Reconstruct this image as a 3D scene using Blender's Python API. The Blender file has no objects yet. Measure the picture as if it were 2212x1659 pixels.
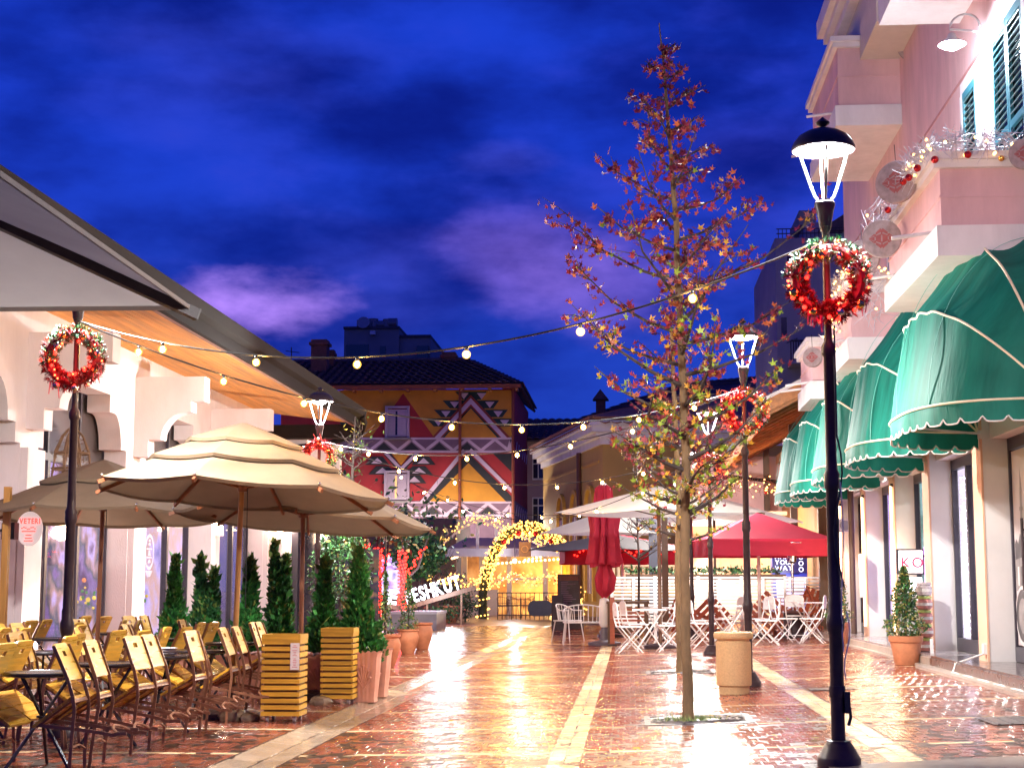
import bpy, math, random
import numpy as np
from mathutils import Vector, Matrix, noise as mnoise
rnd = random.Random(7)
PI = math.pi
R = math.radians
S = bpy.context.scene
COL = S.collection

# ---------------------------------------------------------------- camera
F, CX, CY, EYE = 3400.0, 1106.0, 829.5, 1.2
TH = math.atan((1265 - CY) / F)
PSI = math.atan((1360 - CX) / F * math.cos(TH))
cam_d = bpy.data.cameras.new('camera')
cam = bpy.data.objects.new('camera', cam_d)
COL.objects.link(cam)
cam.location = (0, 0, EYE)
cam.rotation_euler = (PI / 2 + TH, 0, PSI)
cam_d.sensor_width = 36
cam_d.lens = 36 * F / 2212
cam_d.clip_start = .1
cam_d.clip_end = 3000
S.camera = cam
CR = cam.rotation_euler.to_matrix()

# ---------------------------------------------------------------- world, exposure
S.view_settings.view_transform = 'Standard'
S.view_settings.look = 'None'
S.view_settings.exposure = 0.8
S.view_settings.gamma = 1
S.view_settings.use_curve_mapping = False
S.render.engine = 'CYCLES'
cy = S.cycles
cy.use_denoising = True
cy.use_adaptive_sampling = True
cy.adaptive_threshold = .02
cy.max_bounces = 7
cy.diffuse_bounces = 3
cy.glossy_bounces = 3
cy.transparent_max_bounces = 10
cy.sample_clamp_indirect = 4
cy.sample_clamp_direct = 0
cy.caustics_reflective = False
cy.caustics_refractive = False

def pix_dir(px, py):
    return CR @ Vector(((px - CX) / F, (CY - py) / F, -1))

def make_world():
    w = bpy.data.worlds.new('World')
    S.world = w
    w.use_nodes = True
    nt = w.node_tree
    nt.nodes.clear()
    N, L = nt.nodes.new, nt.links.new
    out = N('ShaderNodeOutputWorld')
    bg = N('ShaderNodeBackground')
    L(bg.outputs[0], out.inputs[0])
    tc = N('ShaderNodeTexCoord')
    sep = N('ShaderNodeSeparateXYZ')
    L(tc.outputs['Generated'], sep.inputs[0])
    def math_(op, a, b=None, c=None, clamp=False):
        n = N('ShaderNodeMath'); n.operation = op; n.use_clamp = clamp
        for i, x in enumerate((a, b, c)):
            if x is None: continue
            if isinstance(x, (int, float)): n.inputs[i].default_value = x
            else: L(x, n.inputs[i])
        return n.outputs[0]
    def mixc(f, a, b, mode='MIX'):
        n = N('ShaderNodeMix'); n.data_type = 'RGBA'; n.blend_type = mode
        for s, x in ((0, f), (6, a), (7, b)):
            if isinstance(x, (int, float)): n.inputs[s].default_value = x
            elif isinstance(x, tuple): n.inputs[s].default_value = (*x, 1)
            else: L(x, n.inputs[s])
        return n.outputs[2]
    def ramp(x, pts):
        n = N('ShaderNodeValToRGB'); cr = n.color_ramp
        cr.interpolation = 'EASE'
        while len(cr.elements) < len(pts): cr.elements.new(.5)
        for e, (p, c) in zip(cr.elements, pts):
            e.position = p; e.color = (*c, 1) if isinstance(c, tuple) else (c, c, c, 1)
        L(x, n.inputs[0]); return n.outputs[0]
    def noise(scale, det, rough, zs, off=(0, 0, 0)):
        mp = N('ShaderNodeMapping'); mp.inputs['Scale'].default_value = (1, 1, zs)
        mp.inputs['Location'].default_value = off
        L(tc.outputs['Generated'], mp.inputs[0])
        n = N('ShaderNodeTexNoise'); n.inputs['Scale'].default_value = scale
        n.inputs['Detail'].default_value = det; n.inputs['Roughness'].default_value = rough
        L(mp.outputs[0], n.inputs[0]); return n.outputs[0]
    # dusk sky: a low Sky Texture under a deep blue gradient
    sky = N('ShaderNodeTexSky'); sky.sky_type = 'NISHITA'; sky.sun_disc = False
    sky.sun_elevation = R(-3); sky.sun_rotation = R(200)
    elev = sep.outputs[2]
    base = ramp(elev, [(0.0, (.006, .05, .32)), (.12, (.012, .048, .46)), (.30, (.007, .042, .56)), (.7, (.003, .017, .28))])
    skyc = mixc(.04, base, sky.outputs[0], 'ADD')
    n1 = noise(3.6, 7, .50, 2.4, (.3, .2, .62))
    n2 = noise(8.5, 8, .55, 2.3, (1.3, .4, .15))
    n3 = noise(2.9, 7, .58, 2.2, (4.1, 2.0, 1.7))
    # heavy dark cloud bands and paler blue gaps
    lum = ramp(math_('ADD', math_('MULTIPLY', n1, .72), math_('MULTIPLY', n2, .28)), [(.38, 0.0), (.60, 1.0)])
    c1 = mixc(lum, (.0028, .0105, .20), skyc)
    hi = ramp(math_('ADD', math_('MULTIPLY', n3, .55), math_('MULTIPLY', n2, .45)), [(.50, 0.0), (.68, 1.0)])
    col = mixc(math_('MULTIPLY', hi, .42), c1, (.035, .050, .56))
    # town-lit lavender cloud banks, mostly unseen behind the camera, for ambient light
    band = ramp(elev, [(.02, 0.0), (.10, 1.0), (.19, .9), (.30, .12), (.6, .05)])
    bank = math_('MULTIPLY', band, ramp(math_('ADD', math_('MULTIPLY', n3, .6), math_('MULTIPLY', n2, .4)), [(.47, 0.0), (.62, 1.0)]))
    back = ramp(sep.outputs[1], [(.45, 1.0), (.88, .0)])
    col = mixc(math_('MULTIPLY', bank, math_('ADD', .03, math_('MULTIPLY', back, .75))), col, (.36, .22, .72))
    front = N('ShaderNodeMath'); front.operation = 'GREATER_THAN'; L(sep.outputs[1], front.inputs[0]); front.inputs[1].default_value = 0
    for (px, py, sx, sy, k, cc) in ((555, 655, .064, .027, .95, (.62, .33, 1.15)), (1130, 570, .055, .036, .36, (.33, .19, .85)), (1290, 640, .07, .036, .42, (.33, .19, .82)), (760, 640, .12, .05, .08, (.20, .13, .7)), (470, 170, .12, .05, .30, (.05, .06, .5)), (1080, 345, .04, .012, .35, (.10, .10, .65))):
        d = pix_dir(px, py).normalized()
        vm = N('ShaderNodeVectorMath'); vm.operation = 'SUBTRACT'
        L(tc.outputs['Generated'], vm.inputs[0]); vm.inputs[1].default_value = d
        sp = N('ShaderNodeSeparateXYZ'); L(vm.outputs[0], sp.inputs[0])
        q = math_('ADD', math_('POWER', math_('ABSOLUTE', math_('DIVIDE', sp.outputs[0], sx)), 2), math_('POWER', math_('ABSOLUTE', math_('DIVIDE', sp.outputs[2], sy)), 2))
        q = math_('MULTIPLY', math_('SUBTRACT', math_('SUBTRACT', math_('MULTIPLY', n2, 4.2), .95), q), .5, clamp=True)
        a = math_('MULTIPLY', math_('MULTIPLY', ramp(q, [(.0, 0.0), (1, 1.0)]), k), front.outputs[0])
        col = mixc(a, col, cc)
    L(col, bg.inputs[0])
    bg.inputs[1].default_value = .68
make_world()

# ---------------------------------------------------------------- helpers
C0 = Vector((0, 0, EYE))
def W(px, py, Y):
    d = pix_dir(px, py); return C0 + d * (Y / d.y)
def gz(x):
    if x < -2.82: return 0.0
    if x < -2.37: return -.022 * math.sin((x + 2.82) / .45 * PI)
    if x < -.45: return .02 * (x + 2.37)
    return .0384 + .033 * (min(x, 3.9) + .45)
def G(px, py):
    d = pix_dir(px, py); t = EYE / -d.z; z = 0
    for _ in range(8):
        t = (EYE - z) / -d.z; z = gz(d.x * t)
    p = C0 + d * t; return Vector((p.x, p.y, z))
def X2(px, Y, py=1265):
    return W(px, py, Y).x
def ZZ(py, Y, px=1360):
    return W(px, py, Y).z

class MB:
    def __init__(s): s.v = []; s.f = []; s.mi = []; s.m = 0
    def add(s, vs, fs):
        b = len(s.v); s.v += [tuple(x) for x in vs]; s.f += [tuple(i + b for i in f) for f in fs]; s.mi += [s.m] * len(fs); return s
    def box(s, x0, x1, y0, y1, z0, z1, M=None):
        vs = [Vector(p) for p in ((x0,y0,z0),(x1,y0,z0),(x1,y1,z0),(x0,y1,z0),(x0,y0,z1),(x1,y0,z1),(x1,y1,z1),(x0,y1,z1))]
        if M is not None: vs = [M @ p for p in vs]
        return s.add(vs, [(3,2,1,0),(4,5,6,7),(0,1,5,4),(1,2,6,5),(2,3,7,6),(3,0,4,7)])
    def cbox(s, c, d, M=None):
        m = Matrix.Translation(c) @ (M.to_4x4() if M is not None else Matrix.Identity(4))
        return s.box(-d[0]/2, d[0]/2, -d[1]/2, d[1]/2, -d[2]/2, d[2]/2, m)
    def beam(s, a, b, w, h, up=(0, 0, 1)):
        a, b = Vector(a), Vector(b); d = (b - a).normalized(); up = Vector(up)
        x = d.cross(up)
        if x.length < 1e-4: x = d.cross(Vector((1, 0, 0)))
        x.normalize(); z = x.cross(d)
        vs = []
        for p in (a, b):
            for i, j in ((-1,-1),(1,-1),(1,1),(-1,1)): vs.append(p + x*(i*w/2) + z*(j*h/2))
        return s.add(vs, [(3,2,1,0),(4,5,6,7),(0,1,5,4),(1,2,6,5),(2,3,7,6),(3,0,4,7)])
    def tube(s, pts, r, n=8, cap=True):
        pts = [Vector(p) for p in pts]
        k = len(pts); rs = r if isinstance(r, (list, tuple)) else [r]*k
        vs = []; ref = None
        for i, p in enumerate(pts):
            d = (pts[min(i+1,k-1)] - pts[max(i-1,0)]).normalized()
            if ref is None: ref = Vector((0,0,1)) if abs(d.z) < .9 else Vector((1,0,0))
            x = d.cross(ref)
            if x.length < 1e-4: x = d.orthogonal()
            x.normalize(); y = d.cross(x).normalized(); ref = x.cross(d) if False else ref
            for j in range(n):
                a = 2*PI*j/n; vs.append(p + x*(math.cos(a)*rs[i]) + y*(math.sin(a)*rs[i]))
        fs = [(i*n+j, i*n+(j+1)%n, (i+1)*n+(j+1)%n, (i+1)*n+j) for i in range(k-1) for j in range(n)]
        if cap: fs += [tuple(range(n))[::-1], tuple(range((k-1)*n, k*n))]
        return s.add(vs, fs)
    def lathe(s, prof, c=(0,0,0), n=24, cap=True, M=None, wob=None):
        vs = []; k = len(prof)
        for i, (r, z) in enumerate(prof):
            for j in range(n):
                a = 2*PI*j/n; rr = r if wob is None else r*wob(a, i)
                p = Vector((rr*math.cos(a), rr*math.sin(a), z))
                if M is not None: p = M @ p
                vs.append(p + Vector(c))
        fs = [(i*n+j, i*n+(j+1)%n, (i+1)*n+(j+1)%n, (i+1)*n+j) for i in range(k-1) for j in range(n)]
        if cap: fs += [tuple(range(n))[::-1], tuple(range((k-1)*n, k*n))]
        return s.add(vs, fs)
    def prism(s, poly, ext):
        poly = [Vector(p) for p in poly]; e = Vector(ext); n = len(poly)
        nn = Vector((0,0,0))
        for i in range(n): nn += poly[i].cross(poly[(i+1)%n])
        if nn.dot(e) > 0: poly.reverse()
        vs = poly + [p + e for p in poly]
        return s.add(vs, [tuple(range(n)), tuple(range(2*n-1, n-1, -1))] + [(i, i+n, (i+1)%n+n, (i+1)%n) for i in range(n)])
    def sphere(s, c, r, n=10, m=6, sc=(1,1,1)):
        prof = [(max(r*math.sin(PI*i/m), 1e-4), -r*math.cos(PI*i/m)) for i in range(m+1)]
        b = len(s.v); s.lathe(prof, (0,0,0), n)
        for i in range(b, len(s.v)):
            p = s.v[i]; s.v[i] = (p[0]*sc[0]+c[0], p[1]*sc[1]+c[1], p[2]*sc[2]+c[2])
        return s
    def grid(s, fn, nu, nv, thick=0):
        vs = [fn(i/nu, j/nv) for j in range(nv+1) for i in range(nu+1)]
        fs = [(j*(nu+1)+i, j*(nu+1)+i+1, (j+1)*(nu+1)+i+1, (j+1)*(nu+1)+i) for j in range(nv) for i in range(nu)]
        return s.add(vs, fs)
    def torus(s, c, Rr, r, n=24, m=8, M=None):
        vs = []
        for i in range(n):
            a = 2*PI*i/n
            for j in range(m):
                b = 2*PI*j/m; q = Rr + r*math.cos(b)
                p = Vector((q*math.cos(a), q*math.sin(a), r*math.sin(b)))
                if M is not None: p = M @ p
                vs.append(p + Vector(c))
        return s.add(vs, [(i*m+j, ((i+1)%n)*m+j, ((i+1)%n)*m+(j+1)%m, i*m+(j+1)%m) for i in range(n) for j in range(m)])
    def mesh(s, name, mats, off=(0,0,0), ang=38):
        me = bpy.data.meshes.new(name)
        v = np.array(s.v, dtype=np.float64) - np.array(off)
        me.from_pydata(v.tolist(), [], s.f)
        mats = mats if isinstance(mats, (list, tuple)) else [mats]
        for m in mats: me.materials.append(m)
        if len(mats) > 1: me.polygons.foreach_set('material_index', s.mi)
        me.polygons.foreach_set('use_smooth', [True]*len(s.f))
        me.set_sharp_from_angle(angle=R(ang))
        me.update(); return me

def wloc(o):
    p = Vector((0,0,0))
    while o is not None: p += Vector(o.location); o = o.parent
    return p
def ob(name, data, parent=None):
    o = bpy.data.objects.new(name, data); COL.objects.link(o); o.parent = parent; return o
def part(name, mb, mats, parent, world=False, label=None, kind=None, ang=38):
    off = wloc(parent) if (world and parent is not None) else (0,0,0)
    o = ob(name, mb.mesh(name, mats, off, ang), parent)
    if label: o['label'] = label
    if kind: o['kind'] = kind
    return o
def thing(name, label, cat, loc=(0,0,0), group=None, rz=0):
    o = ob(name, None); o.location = loc; o.rotation_euler = (0,0,rz); o.empty_display_size = .2
    o['label'] = label; o['category'] = cat
    if group: o['group'] = group
    return o
def solo(name, mb, mats, label, cat, loc=(0,0,0), group=None, world=True):
    o = ob(name, mb.mesh(name, mats, loc if world else (0,0,0))); o.location = loc
    o['label'] = label; o['category'] = cat
    if group: o['group'] = group
    return o
def struct(name, mb, mats, parent=None):
    o = ob(name, mb.mesh(name, mats), parent)
    o['kind'] = 'structure'; return o
def kids(o): return [c for c in ALLK.get(o.name, ())] if False else list(o.children)
def dup(root, loc, rot=(0,0,0), label=None, scale=None):
    r = root.copy(); COL.objects.link(r); r.location = loc; r.rotation_euler = rot
    if label: r['label'] = label
    if scale: r.scale = scale
    for ch in kids(root):
        c = ch.copy(); COL.objects.link(c); c.parent = r
        for g in kids(ch):
            d = g.copy(); COL.objects.link(d); d.parent = c
    return r
def inst(name, me, parent, loc=(0,0,0), rot=(0,0,0), sc=None):
    o = ob(name, me, parent); o.location = loc; o.rotation_euler = rot
    if sc: o.scale = sc
    return o

# ---------------------------------------------------------------- materials
def M(name, col, rough=.6, metal=0, var=.14, scale=6, bump=0, bscale=60, emit=None, es=0, rand=0, spec=.5, stretch=(1,1,1), coat=0, rvar=0, sub=0, dirt=0, dirtcol=(.05,.04,.03), wet=None):
    m = bpy.data.materials.new(name); m.use_nodes = True
    nt = m.node_tree; N, L = nt.nodes.new, nt.links.new
    b = nt.nodes['Principled BSDF']
    b.inputs['Roughness'].default_value = rough; b.inputs['Metallic'].default_value = metal
    b.inputs['Specular IOR Level'].default_value = spec
    if coat: b.inputs['Coat Weight'].default_value = coat; b.inputs['Coat Roughness'].default_value = .08
    tc = N('ShaderNodeTexCoord'); mp = N('ShaderNodeMapping'); mp.inputs['Scale'].default_value = stretch
    L(tc.outputs['Object'], mp.inputs[0])
    nz = N('ShaderNodeTexNoise'); nz.inputs['Scale'].default_value = scale; nz.inputs['Detail'].default_value = 5; nz.inputs['Roughness'].default_value = .6
    L(mp.outputs[0], nz.inputs[0])
    mr = N('ShaderNodeMapRange'); mr.inputs[1].default_value = .25; mr.inputs[2].default_value = .75
    mr.inputs[3].default_value = 1-var; mr.inputs[4].default_value = 1+var
    L(nz.outputs[0], mr.inputs[0]); val = mr.outputs[0]
    if rand:
        gi = N('ShaderNodeNewGeometry'); oi = N('ShaderNodeObjectInfo')
        ad = N('ShaderNodeMath'); ad.operation = 'ADD'; L(gi.outputs['Random Per Island'], ad.inputs[0]); L(oi.outputs['Random'], ad.inputs[1])
        fr = N('ShaderNodeMath'); fr.operation = 'FRACT'; L(ad.outputs[0], fr.inputs[0])
        m2 = N('ShaderNodeMapRange'); m2.inputs[3].default_value = 1-rand; m2.inputs[4].default_value = 1+rand
        L(fr.outputs[0], m2.inputs[0])
        mu = N('ShaderNodeMath'); mu.operation = 'MULTIPLY'; L(val, mu.inputs[0]); L(m2.outputs[0], mu.inputs[1]); val = mu.outputs[0]
    vs = N('ShaderNodeVectorMath'); vs.operation = 'SCALE'; vs.inputs[0].default_value = col[:3]; L(val, vs.inputs['Scale'])
    cout = vs.outputs[0]
    if dirt:
        n2 = N('ShaderNodeTexNoise'); n2.inputs['Scale'].default_value = scale*.35; n2.inputs['Detail'].default_value = 8; n2.inputs['Roughness'].default_value = .7
        L(mp.outputs[0], n2.inputs[0])
        r2 = N('ShaderNodeMapRange'); r2.inputs[1].default_value = .5; r2.inputs[2].default_value = .75; r2.inputs[4].default_value = dirt; L(n2.outputs[0], r2.inputs[0])
        mx = N('ShaderNodeMix'); mx.data_type = 'RGBA'; L(r2.outputs[0], mx.inputs[0]); L(cout, mx.inputs[6]); mx.inputs[7].default_value = (*dirtcol, 1); cout = mx.outputs[2]
    L(cout, b.inputs['Base Color'])
    if rvar:
        r3 = N('ShaderNodeMapRange'); r3.inputs[1].default_value = .3; r3.inputs[2].default_value = .7
        r3.inputs[3].default_value = max(rough-rvar, .02); r3.inputs[4].default_value = rough+rvar; L(nz.outputs[0], r3.inputs[0]); L(r3.outputs[0], b.inputs['Roughness'])
    if wet:
        gp_ = N('ShaderNodeNewGeometry'); n4 = N('ShaderNodeTexNoise'); n4.inputs['Scale'].default_value = .85; n4.inputs['Detail'].default_value = 7; n4.inputs['Roughness'].default_value = .62
        L(gp_.outputs['Position'], n4.inputs[0]); r4 = N('ShaderNodeMapRange'); r4.inputs[1].default_value = .40; r4.inputs[2].default_value = .62; r4.inputs[3].default_value = wet[0]; r4.inputs[4].default_value = wet[1]
        L(n4.outputs[0], r4.inputs[0]); L(r4.outputs[0], b.inputs['Roughness'])
    if bump:
        nb = N('ShaderNodeTexNoise'); nb.inputs['Scale'].default_value = bscale; nb.inputs['Detail'].default_value = 4; L(mp.outputs[0], nb.inputs[0])
        bp = N('ShaderNodeBump'); bp.inputs['Strength'].default_value = bump; bp.inputs['Distance'].default_value = .01; L(nb.outputs[0], bp.inputs['Height']); L(bp.outputs[0], b.inputs['Normal'])
    if emit is not None:
        b.inputs['Emission Color'].default_value = (*emit, 1); b.inputs['Emission Strength'].default_value = es
    if sub:
        tr = N('ShaderNodeBsdfTranslucent'); L(cout, tr.inputs[0]); mxs = N('ShaderNodeMixShader'); mxs.inputs[0].default_value = sub
        L(b.outputs[0], mxs.inputs[1]); L(tr.outputs[0], mxs.inputs[2]); L(mxs.outputs[0], nt.nodes['Material Output'].inputs[0])
    return m
def wood(name, col, dark, rough=.5, scale=3, ax=(1,14,14), rand=.2):
    m = M(name, col, rough, var=.3, scale=scale, stretch=ax, bump=.25, bscale=scale*6, rand=rand, dirt=.75, dirtcol=dark, rvar=.12); return m
def glass(name, tint=(1,1,1), refl=1.0):
    m = bpy.data.materials.new(name); m.use_nodes = True; nt = m.node_tree; nt.nodes.clear(); N, L = nt.nodes.new, nt.links.new
    o = N('ShaderNodeOutputMaterial'); t = N('ShaderNodeBsdfTransparent'); t.inputs[0].default_value = (*tint,1)
    g = N('ShaderNodeBsdfGlossy'); g.inputs['Roughness'].default_value = .03
    lw = N('ShaderNodeLayerWeight'); lw.inputs[0].default_value = .5
    pw = N('ShaderNodeMath'); pw.operation = 'POWER'; pw.inputs[1].default_value = 4.0; L(lw.outputs['Facing'], pw.inputs[0])
    mu = N('ShaderNodeMath'); mu.operation = 'MULTIPLY_ADD'; mu.inputs[1].default_value = .55*refl; mu.inputs[2].default_value = .03; mu.use_clamp = True; L(pw.outputs[0], mu.inputs[0])
    x = N('ShaderNodeMixShader'); L(mu.outputs[0], x.inputs[0]); L(t.outputs[0], x.inputs[1]); L(g.outputs[0], x.inputs[2]); L(x.outputs[0], o.inputs[0]); return m
def lit(name, cols, es, scale=3, det=3):
    """a lit shop interior: coloured emission in soft patches"""
    m = bpy.data.materials.new(name); m.use_nodes = True; nt = m.node_tree; N, L = nt.nodes.new, nt.links.new
    b = nt.nodes['Principled BSDF']; tc = N('ShaderNodeTexCoord'); nz = N('ShaderNodeTexNoise'); nz.inputs['Scale'].default_value = scale; nz.inputs['Detail'].default_value = det
    L(tc.outputs['Object'], nz.inputs[0]); cr = N('ShaderNodeValToRGB'); k = len(cols)
    while len(cr.color_ramp.elements) < k: cr.color_ramp.elements.new(.5)
    for i, (e, c) in enumerate(zip(cr.color_ramp.elements, cols)): e.position = .3+.4*i/max(k-1,1); e.color = (*c,1)
    L(nz.outputs[0], cr.inputs[0]); L(cr.outputs[0], b.inputs['Base Color']); L(cr.outputs[0], b.inputs['Emission Color']); b.inputs['Emission Strength'].default_value = es; b.inputs['Roughness'].default_value = .8
    return m
def glow(name, col, es):
    return M(name, col, .5, var=.02, emit=col, es=es)

iron = M('painted_iron', (.050,.033,.038), .36, var=.3, scale=9, bump=.15, bscale=90, spec=.25)
iron2 = M('table_iron', (.03,.025,.03), .25, var=.3, scale=12, spec=.6)
brownmetal = M('rusty_brown_metal', (.23,.10,.055), .36, metal=.15, var=.3, scale=14, bump=.15)
chairwood = wood('chair_wood', (.66,.37,.05), (.27,.13,.02), .34, 2.2, (16,1.2,16), .16)
seatwood = wood('seat_wood', (.58,.30,.03), (.2,.1,.02), .3, 2.2, (16,1.2,16), .2)
crate = wood('crate_wood', (.68,.37,.04), (.22,.11,.02), .42, 2.4, (1,12,12), .2)
cratein = M('crate_inner_board', (.16,.07,.025), .6)
poolwood = wood('umbrella_pole_wood', (.42,.2,.05), (.15,.06,.02), .4, 2, (12,12,1), .1)
ribwood = wood('umbrella_rib_wood', (.25,.085,.035), (.1,.03,.02), .45, 2, (10,10,1), .1)
soffw = wood('soffit_wood', (.72,.34,.09), (.52,.22,.06), .7, 1.0, (9,.8,9), .13)
timber = wood('pergola_wood', (.40,.17,.06), (.2,.07,.03), .5, 1.0, (8,.8,8), .18)
redwood = wood('red_table_wood', (.33,.075,.035), (.15,.03,.02), .4, 2, (1,10,10), .15)
darkwood = wood('dark_post_wood', (.11,.055,.03), (.05,.02,.01), .5, 2, (10,10,1), .1)
canvas = M('beige_canvas', (.24,.172,.115), .85, var=.1, scale=4, bump=.15, bscale=160, sub=.2, dirt=.25, dirtcol=(.155,.11,.075))
canvas_g = M('grey_canvas', (.36,.32,.31), .85, var=.12, scale=1.2, bump=.25, bscale=30, sub=.5, dirt=.4, dirtcol=(.26,.23,.23))
canvas_w = M('white_canvas', (.82,.78,.70), .8, var=.05, scale=3, bump=.1, bscale=150, sub=.5)
canvas_r = M('red_canvas', (.44,.016,.05), .75, var=.1, scale=4, bump=.12, bscale=150, sub=.25)
canvas_k = M('dark_grey_canvas', (.11,.075,.07), .8, var=.1, scale=4)
awngreen = M('green_awning_canvas', (.010,.165,.120), .62, var=.35, scale=1.6, bump=.5, bscale=9, sub=.22, stretch=(1,6,.6), dirt=.7, dirtcol=(.03,.22,.165), spec=.2)
piping = M('cream_piping', (.80,.72,.5), .5, var=.05)
whitep = M('white_paint', (.74,.72,.72), .45, var=.08, scale=5, dirt=.2, dirtcol=(.5,.47,.45))
whitechair = M('white_chair_plastic', (.76,.73,.72), .35, var=.06, scale=9)
plaster = M('white_plaster', (.75,.66,.665), .8, var=.10, scale=2, bump=.25, bscale=60, dirt=.45, dirtcol=(.54,.43,.41), stretch=(1,1,.4))
pink = M('pink_plaster', (.70,.44,.44), .8, var=.16, scale=2.2, bump=.4, bscale=50, dirt=.8, dirtcol=(.50,.28,.28), stretch=(1,1,.3))
trimw = M('white_trim', (.74,.69,.68), .6, var=.1, scale=3, bump=.15, dirt=.5, dirtcol=(.50,.44,.42), stretch=(1,1,.35))
pierw = M('shop_pier_plaster', (.70,.66,.65), .65, var=.06, scale=2, bump=.1, dirt=.2, dirtcol=(.5,.45,.44))
salmon = M('salmon_render', (.74,.44,.30), .7, var=.07, scale=2, bump=.12)
frame_d = M('dark_window_frame', (.035,.028,.042), .35, var=.15, spec=.6)
stepstone = M('dark_step_stone', (.10,.075,.075), .14, var=.3, scale=6, bump=.08, rvar=.08)
stepface = M('step_riser_stone', (.38,.30,.25), .45, var=.25, scale=5, bump=.2, dirt=.4, dirtcol=(.16,.12,.1))
tileroof = M('dark_roof_tile', (.12,.075,.085), .7, spec=.2, var=.3, scale=4, rand=.25)
tilered = M('terracotta_roof_tile', (.30,.11,.06), .6, var=.3, scale=4, rand=.3)
fasciab = M('brown_fascia', (.014,.009,.009), .75, spec=.12, var=.25, scale=2, stretch=(4,.5,4))
terra = M('terracotta', (.50,.185,.085), .6, var=.22, scale=7, bump=.2, bscale=50, dirt=.4, dirtcol=(.34,.15,.09))
terrap = M('pink_terracotta', (.60,.27,.185), .65, var=.18, scale=6, bump=.2, bscale=45, dirt=.4, dirtcol=(.42,.2,.15))
soil = M('soil', (.04,.025,.015), .9, var=.4, scale=20, bump=.8)
sandst = M('sand_coloured_concrete', (.60,.39,.19), .75, var=.16, scale=60, bump=.5, bscale=120)
bark = M('tree_bark', (.145,.085,.040), .85, var=.45, scale=10, stretch=(1,1,.35), bump=1.0, bscale=36)
barkd = M('dark_bark', (.045,.03,.028), .8, var=.4, scale=12, bump=.6)
darkplaster = M('dark_tower_plaster', (.34,.28,.34), .8, var=.12, scale=.5, bump=.2, bscale=30, dirt=.4, dirtcol=(.14,.12,.14))
concr = M('weathered_concrete', (.26,.24,.24), .85, var=.15, scale=.6, dirt=.5, dirtcol=(.15,.13,.13))
greyrose = M('grey_rose_plaster', (.40,.27,.28), .8, var=.08, scale=.6, bump=.15)
ochre = M('ochre_plaster', (.50,.30,.075), .8, var=.1, scale=.5, bump=.15, dirt=.3, dirtcol=(.38,.22,.05))
gold = M('gold_bauble', (.85,.52,.12), .14, metal=1, var=.1)
silver = M('champagne_bauble', (.75,.55,.42), .2, metal=1, var=.1)
redb = M('red_bauble', (.45,.015,.02), .15, metal=.6, var=.1)
chrome = M('steel', (.55,.55,.58), .25, metal=1, var=.1)
rubber = M('caster_grey', (.35,.3,.3), .4)
cablem = M('black_cable', (.02,.018,.02), .4, var=.2)
cablew = M('white_cable', (.7,.66,.64), .4)
teal = M('teal_shutter', (.045,.20,.24), .45, var=.12, scale=5)
drumhide = M('drum_hide', (.36,.28,.28), .75, var=.3, scale=14, dirt=.5, dirtcol=(.22,.17,.18))
drumred = M('drum_red_paint', (.36,.10,.10), .7, var=.2, scale=20)
twig = M('silver_twig', (.55,.52,.58), .4, metal=.3, var=.3, scale=20)
branch_b = M('brown_twig', (.20,.11,.06), .8, var=.4, scale=15)
winglass = glass('window_glass', (.93,.93,.97), .8)
pane_d = M('dark_pane', (.02,.02,.035), .06, var=.2, spec=.8)
e_lamp = glow('lamp_light', (.93,1,.95), 60)
e_arm = M('lit_lamp_arm', (.85,.86,.84), .25, emit=(.9,1,.97), es=1.1)  # white glow puts the lamplight on the side arms into their material
e_bulb = glow('warm_bulb', (1,.55,.13), 1300)
e_fairy = glow('fairy_light', (1,.52,.12), 6)
e_red = glow('red_led', (1,.014,.008), 7)
e_redhot = glow('red_led_core', (1,.045,.015), 14)
e_white = glow('white_letter_light', (.90,.93,1), 1.6)
e_warm = glow('warm_wall_light', (1,.72,.46), 22)
e_led = glow('white_led', (.88,.9,1), 9)

# ---------------------------------------------------------------- lights that belong to lamps
def point(name, loc, power, col=(1,1,1), r=.08, parent=None):
    d = bpy.data.lights.new(name, 'POINT'); d.energy = power; d.color = col; d.shadow_soft_size = r
    o = ob(name, d, parent); o.location = loc; return o

# ================================================================ SETTING: ground and paving
mortar = M('wet_mortar', (.03,.016,.012), .3, var=.3, scale=8, rvar=.1)
def paver_far():
    m = M('far_brick_paving', (.16,.05,.025), .34, var=.25, scale=3, spec=.4)
    m.node_tree.nodes['Principled BSDF'].inputs['Roughness'].default_value = .36
    nt = m.node_tree; N, L = nt.nodes.new, nt.links.new; b = nt.nodes['Principled BSDF']
    tc = N('ShaderNodeTexCoord'); br = N('ShaderNodeTexBrick')
    br.inputs['Scale'].default_value = 1; br.inputs['Brick Width'].default_value = .2; br.inputs['Row Height'].default_value = .1; br.inputs['Mortar Size'].default_value = .006
    br.inputs['Color1'].default_value = (.17,.05,.025,1); br.inputs['Color2'].default_value = (.12,.036,.018,1); br.inputs['Mortar'].default_value = (.06,.035,.03,1)
    L(tc.outputs['Object'], br.inputs[0]); L(br.outputs[0], b.inputs['Base Color'])
    bp = N('ShaderNodeBump'); bp.inputs['Distance'].default_value = .004; bp.inputs['Strength'].default_value = .5
    L(br.outputs['Fac'], bp.inputs['Height']); bp.invert = True; L(bp.outputs[0], b.inputs['Normal'])
    return m
brickm = M('wet_brick', (.22,.060,.034), .16, var=.22, scale=3.5, rand=.34, bump=.25, bscale=45, wet=(.06,.25), spec=.45)
settm = M('wet_pale_sett', (.62,.45,.26), .2, var=.15, scale=4, rand=.14, bump=.2, bscale=50, wet=(.12,.30), spec=.4)
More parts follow.
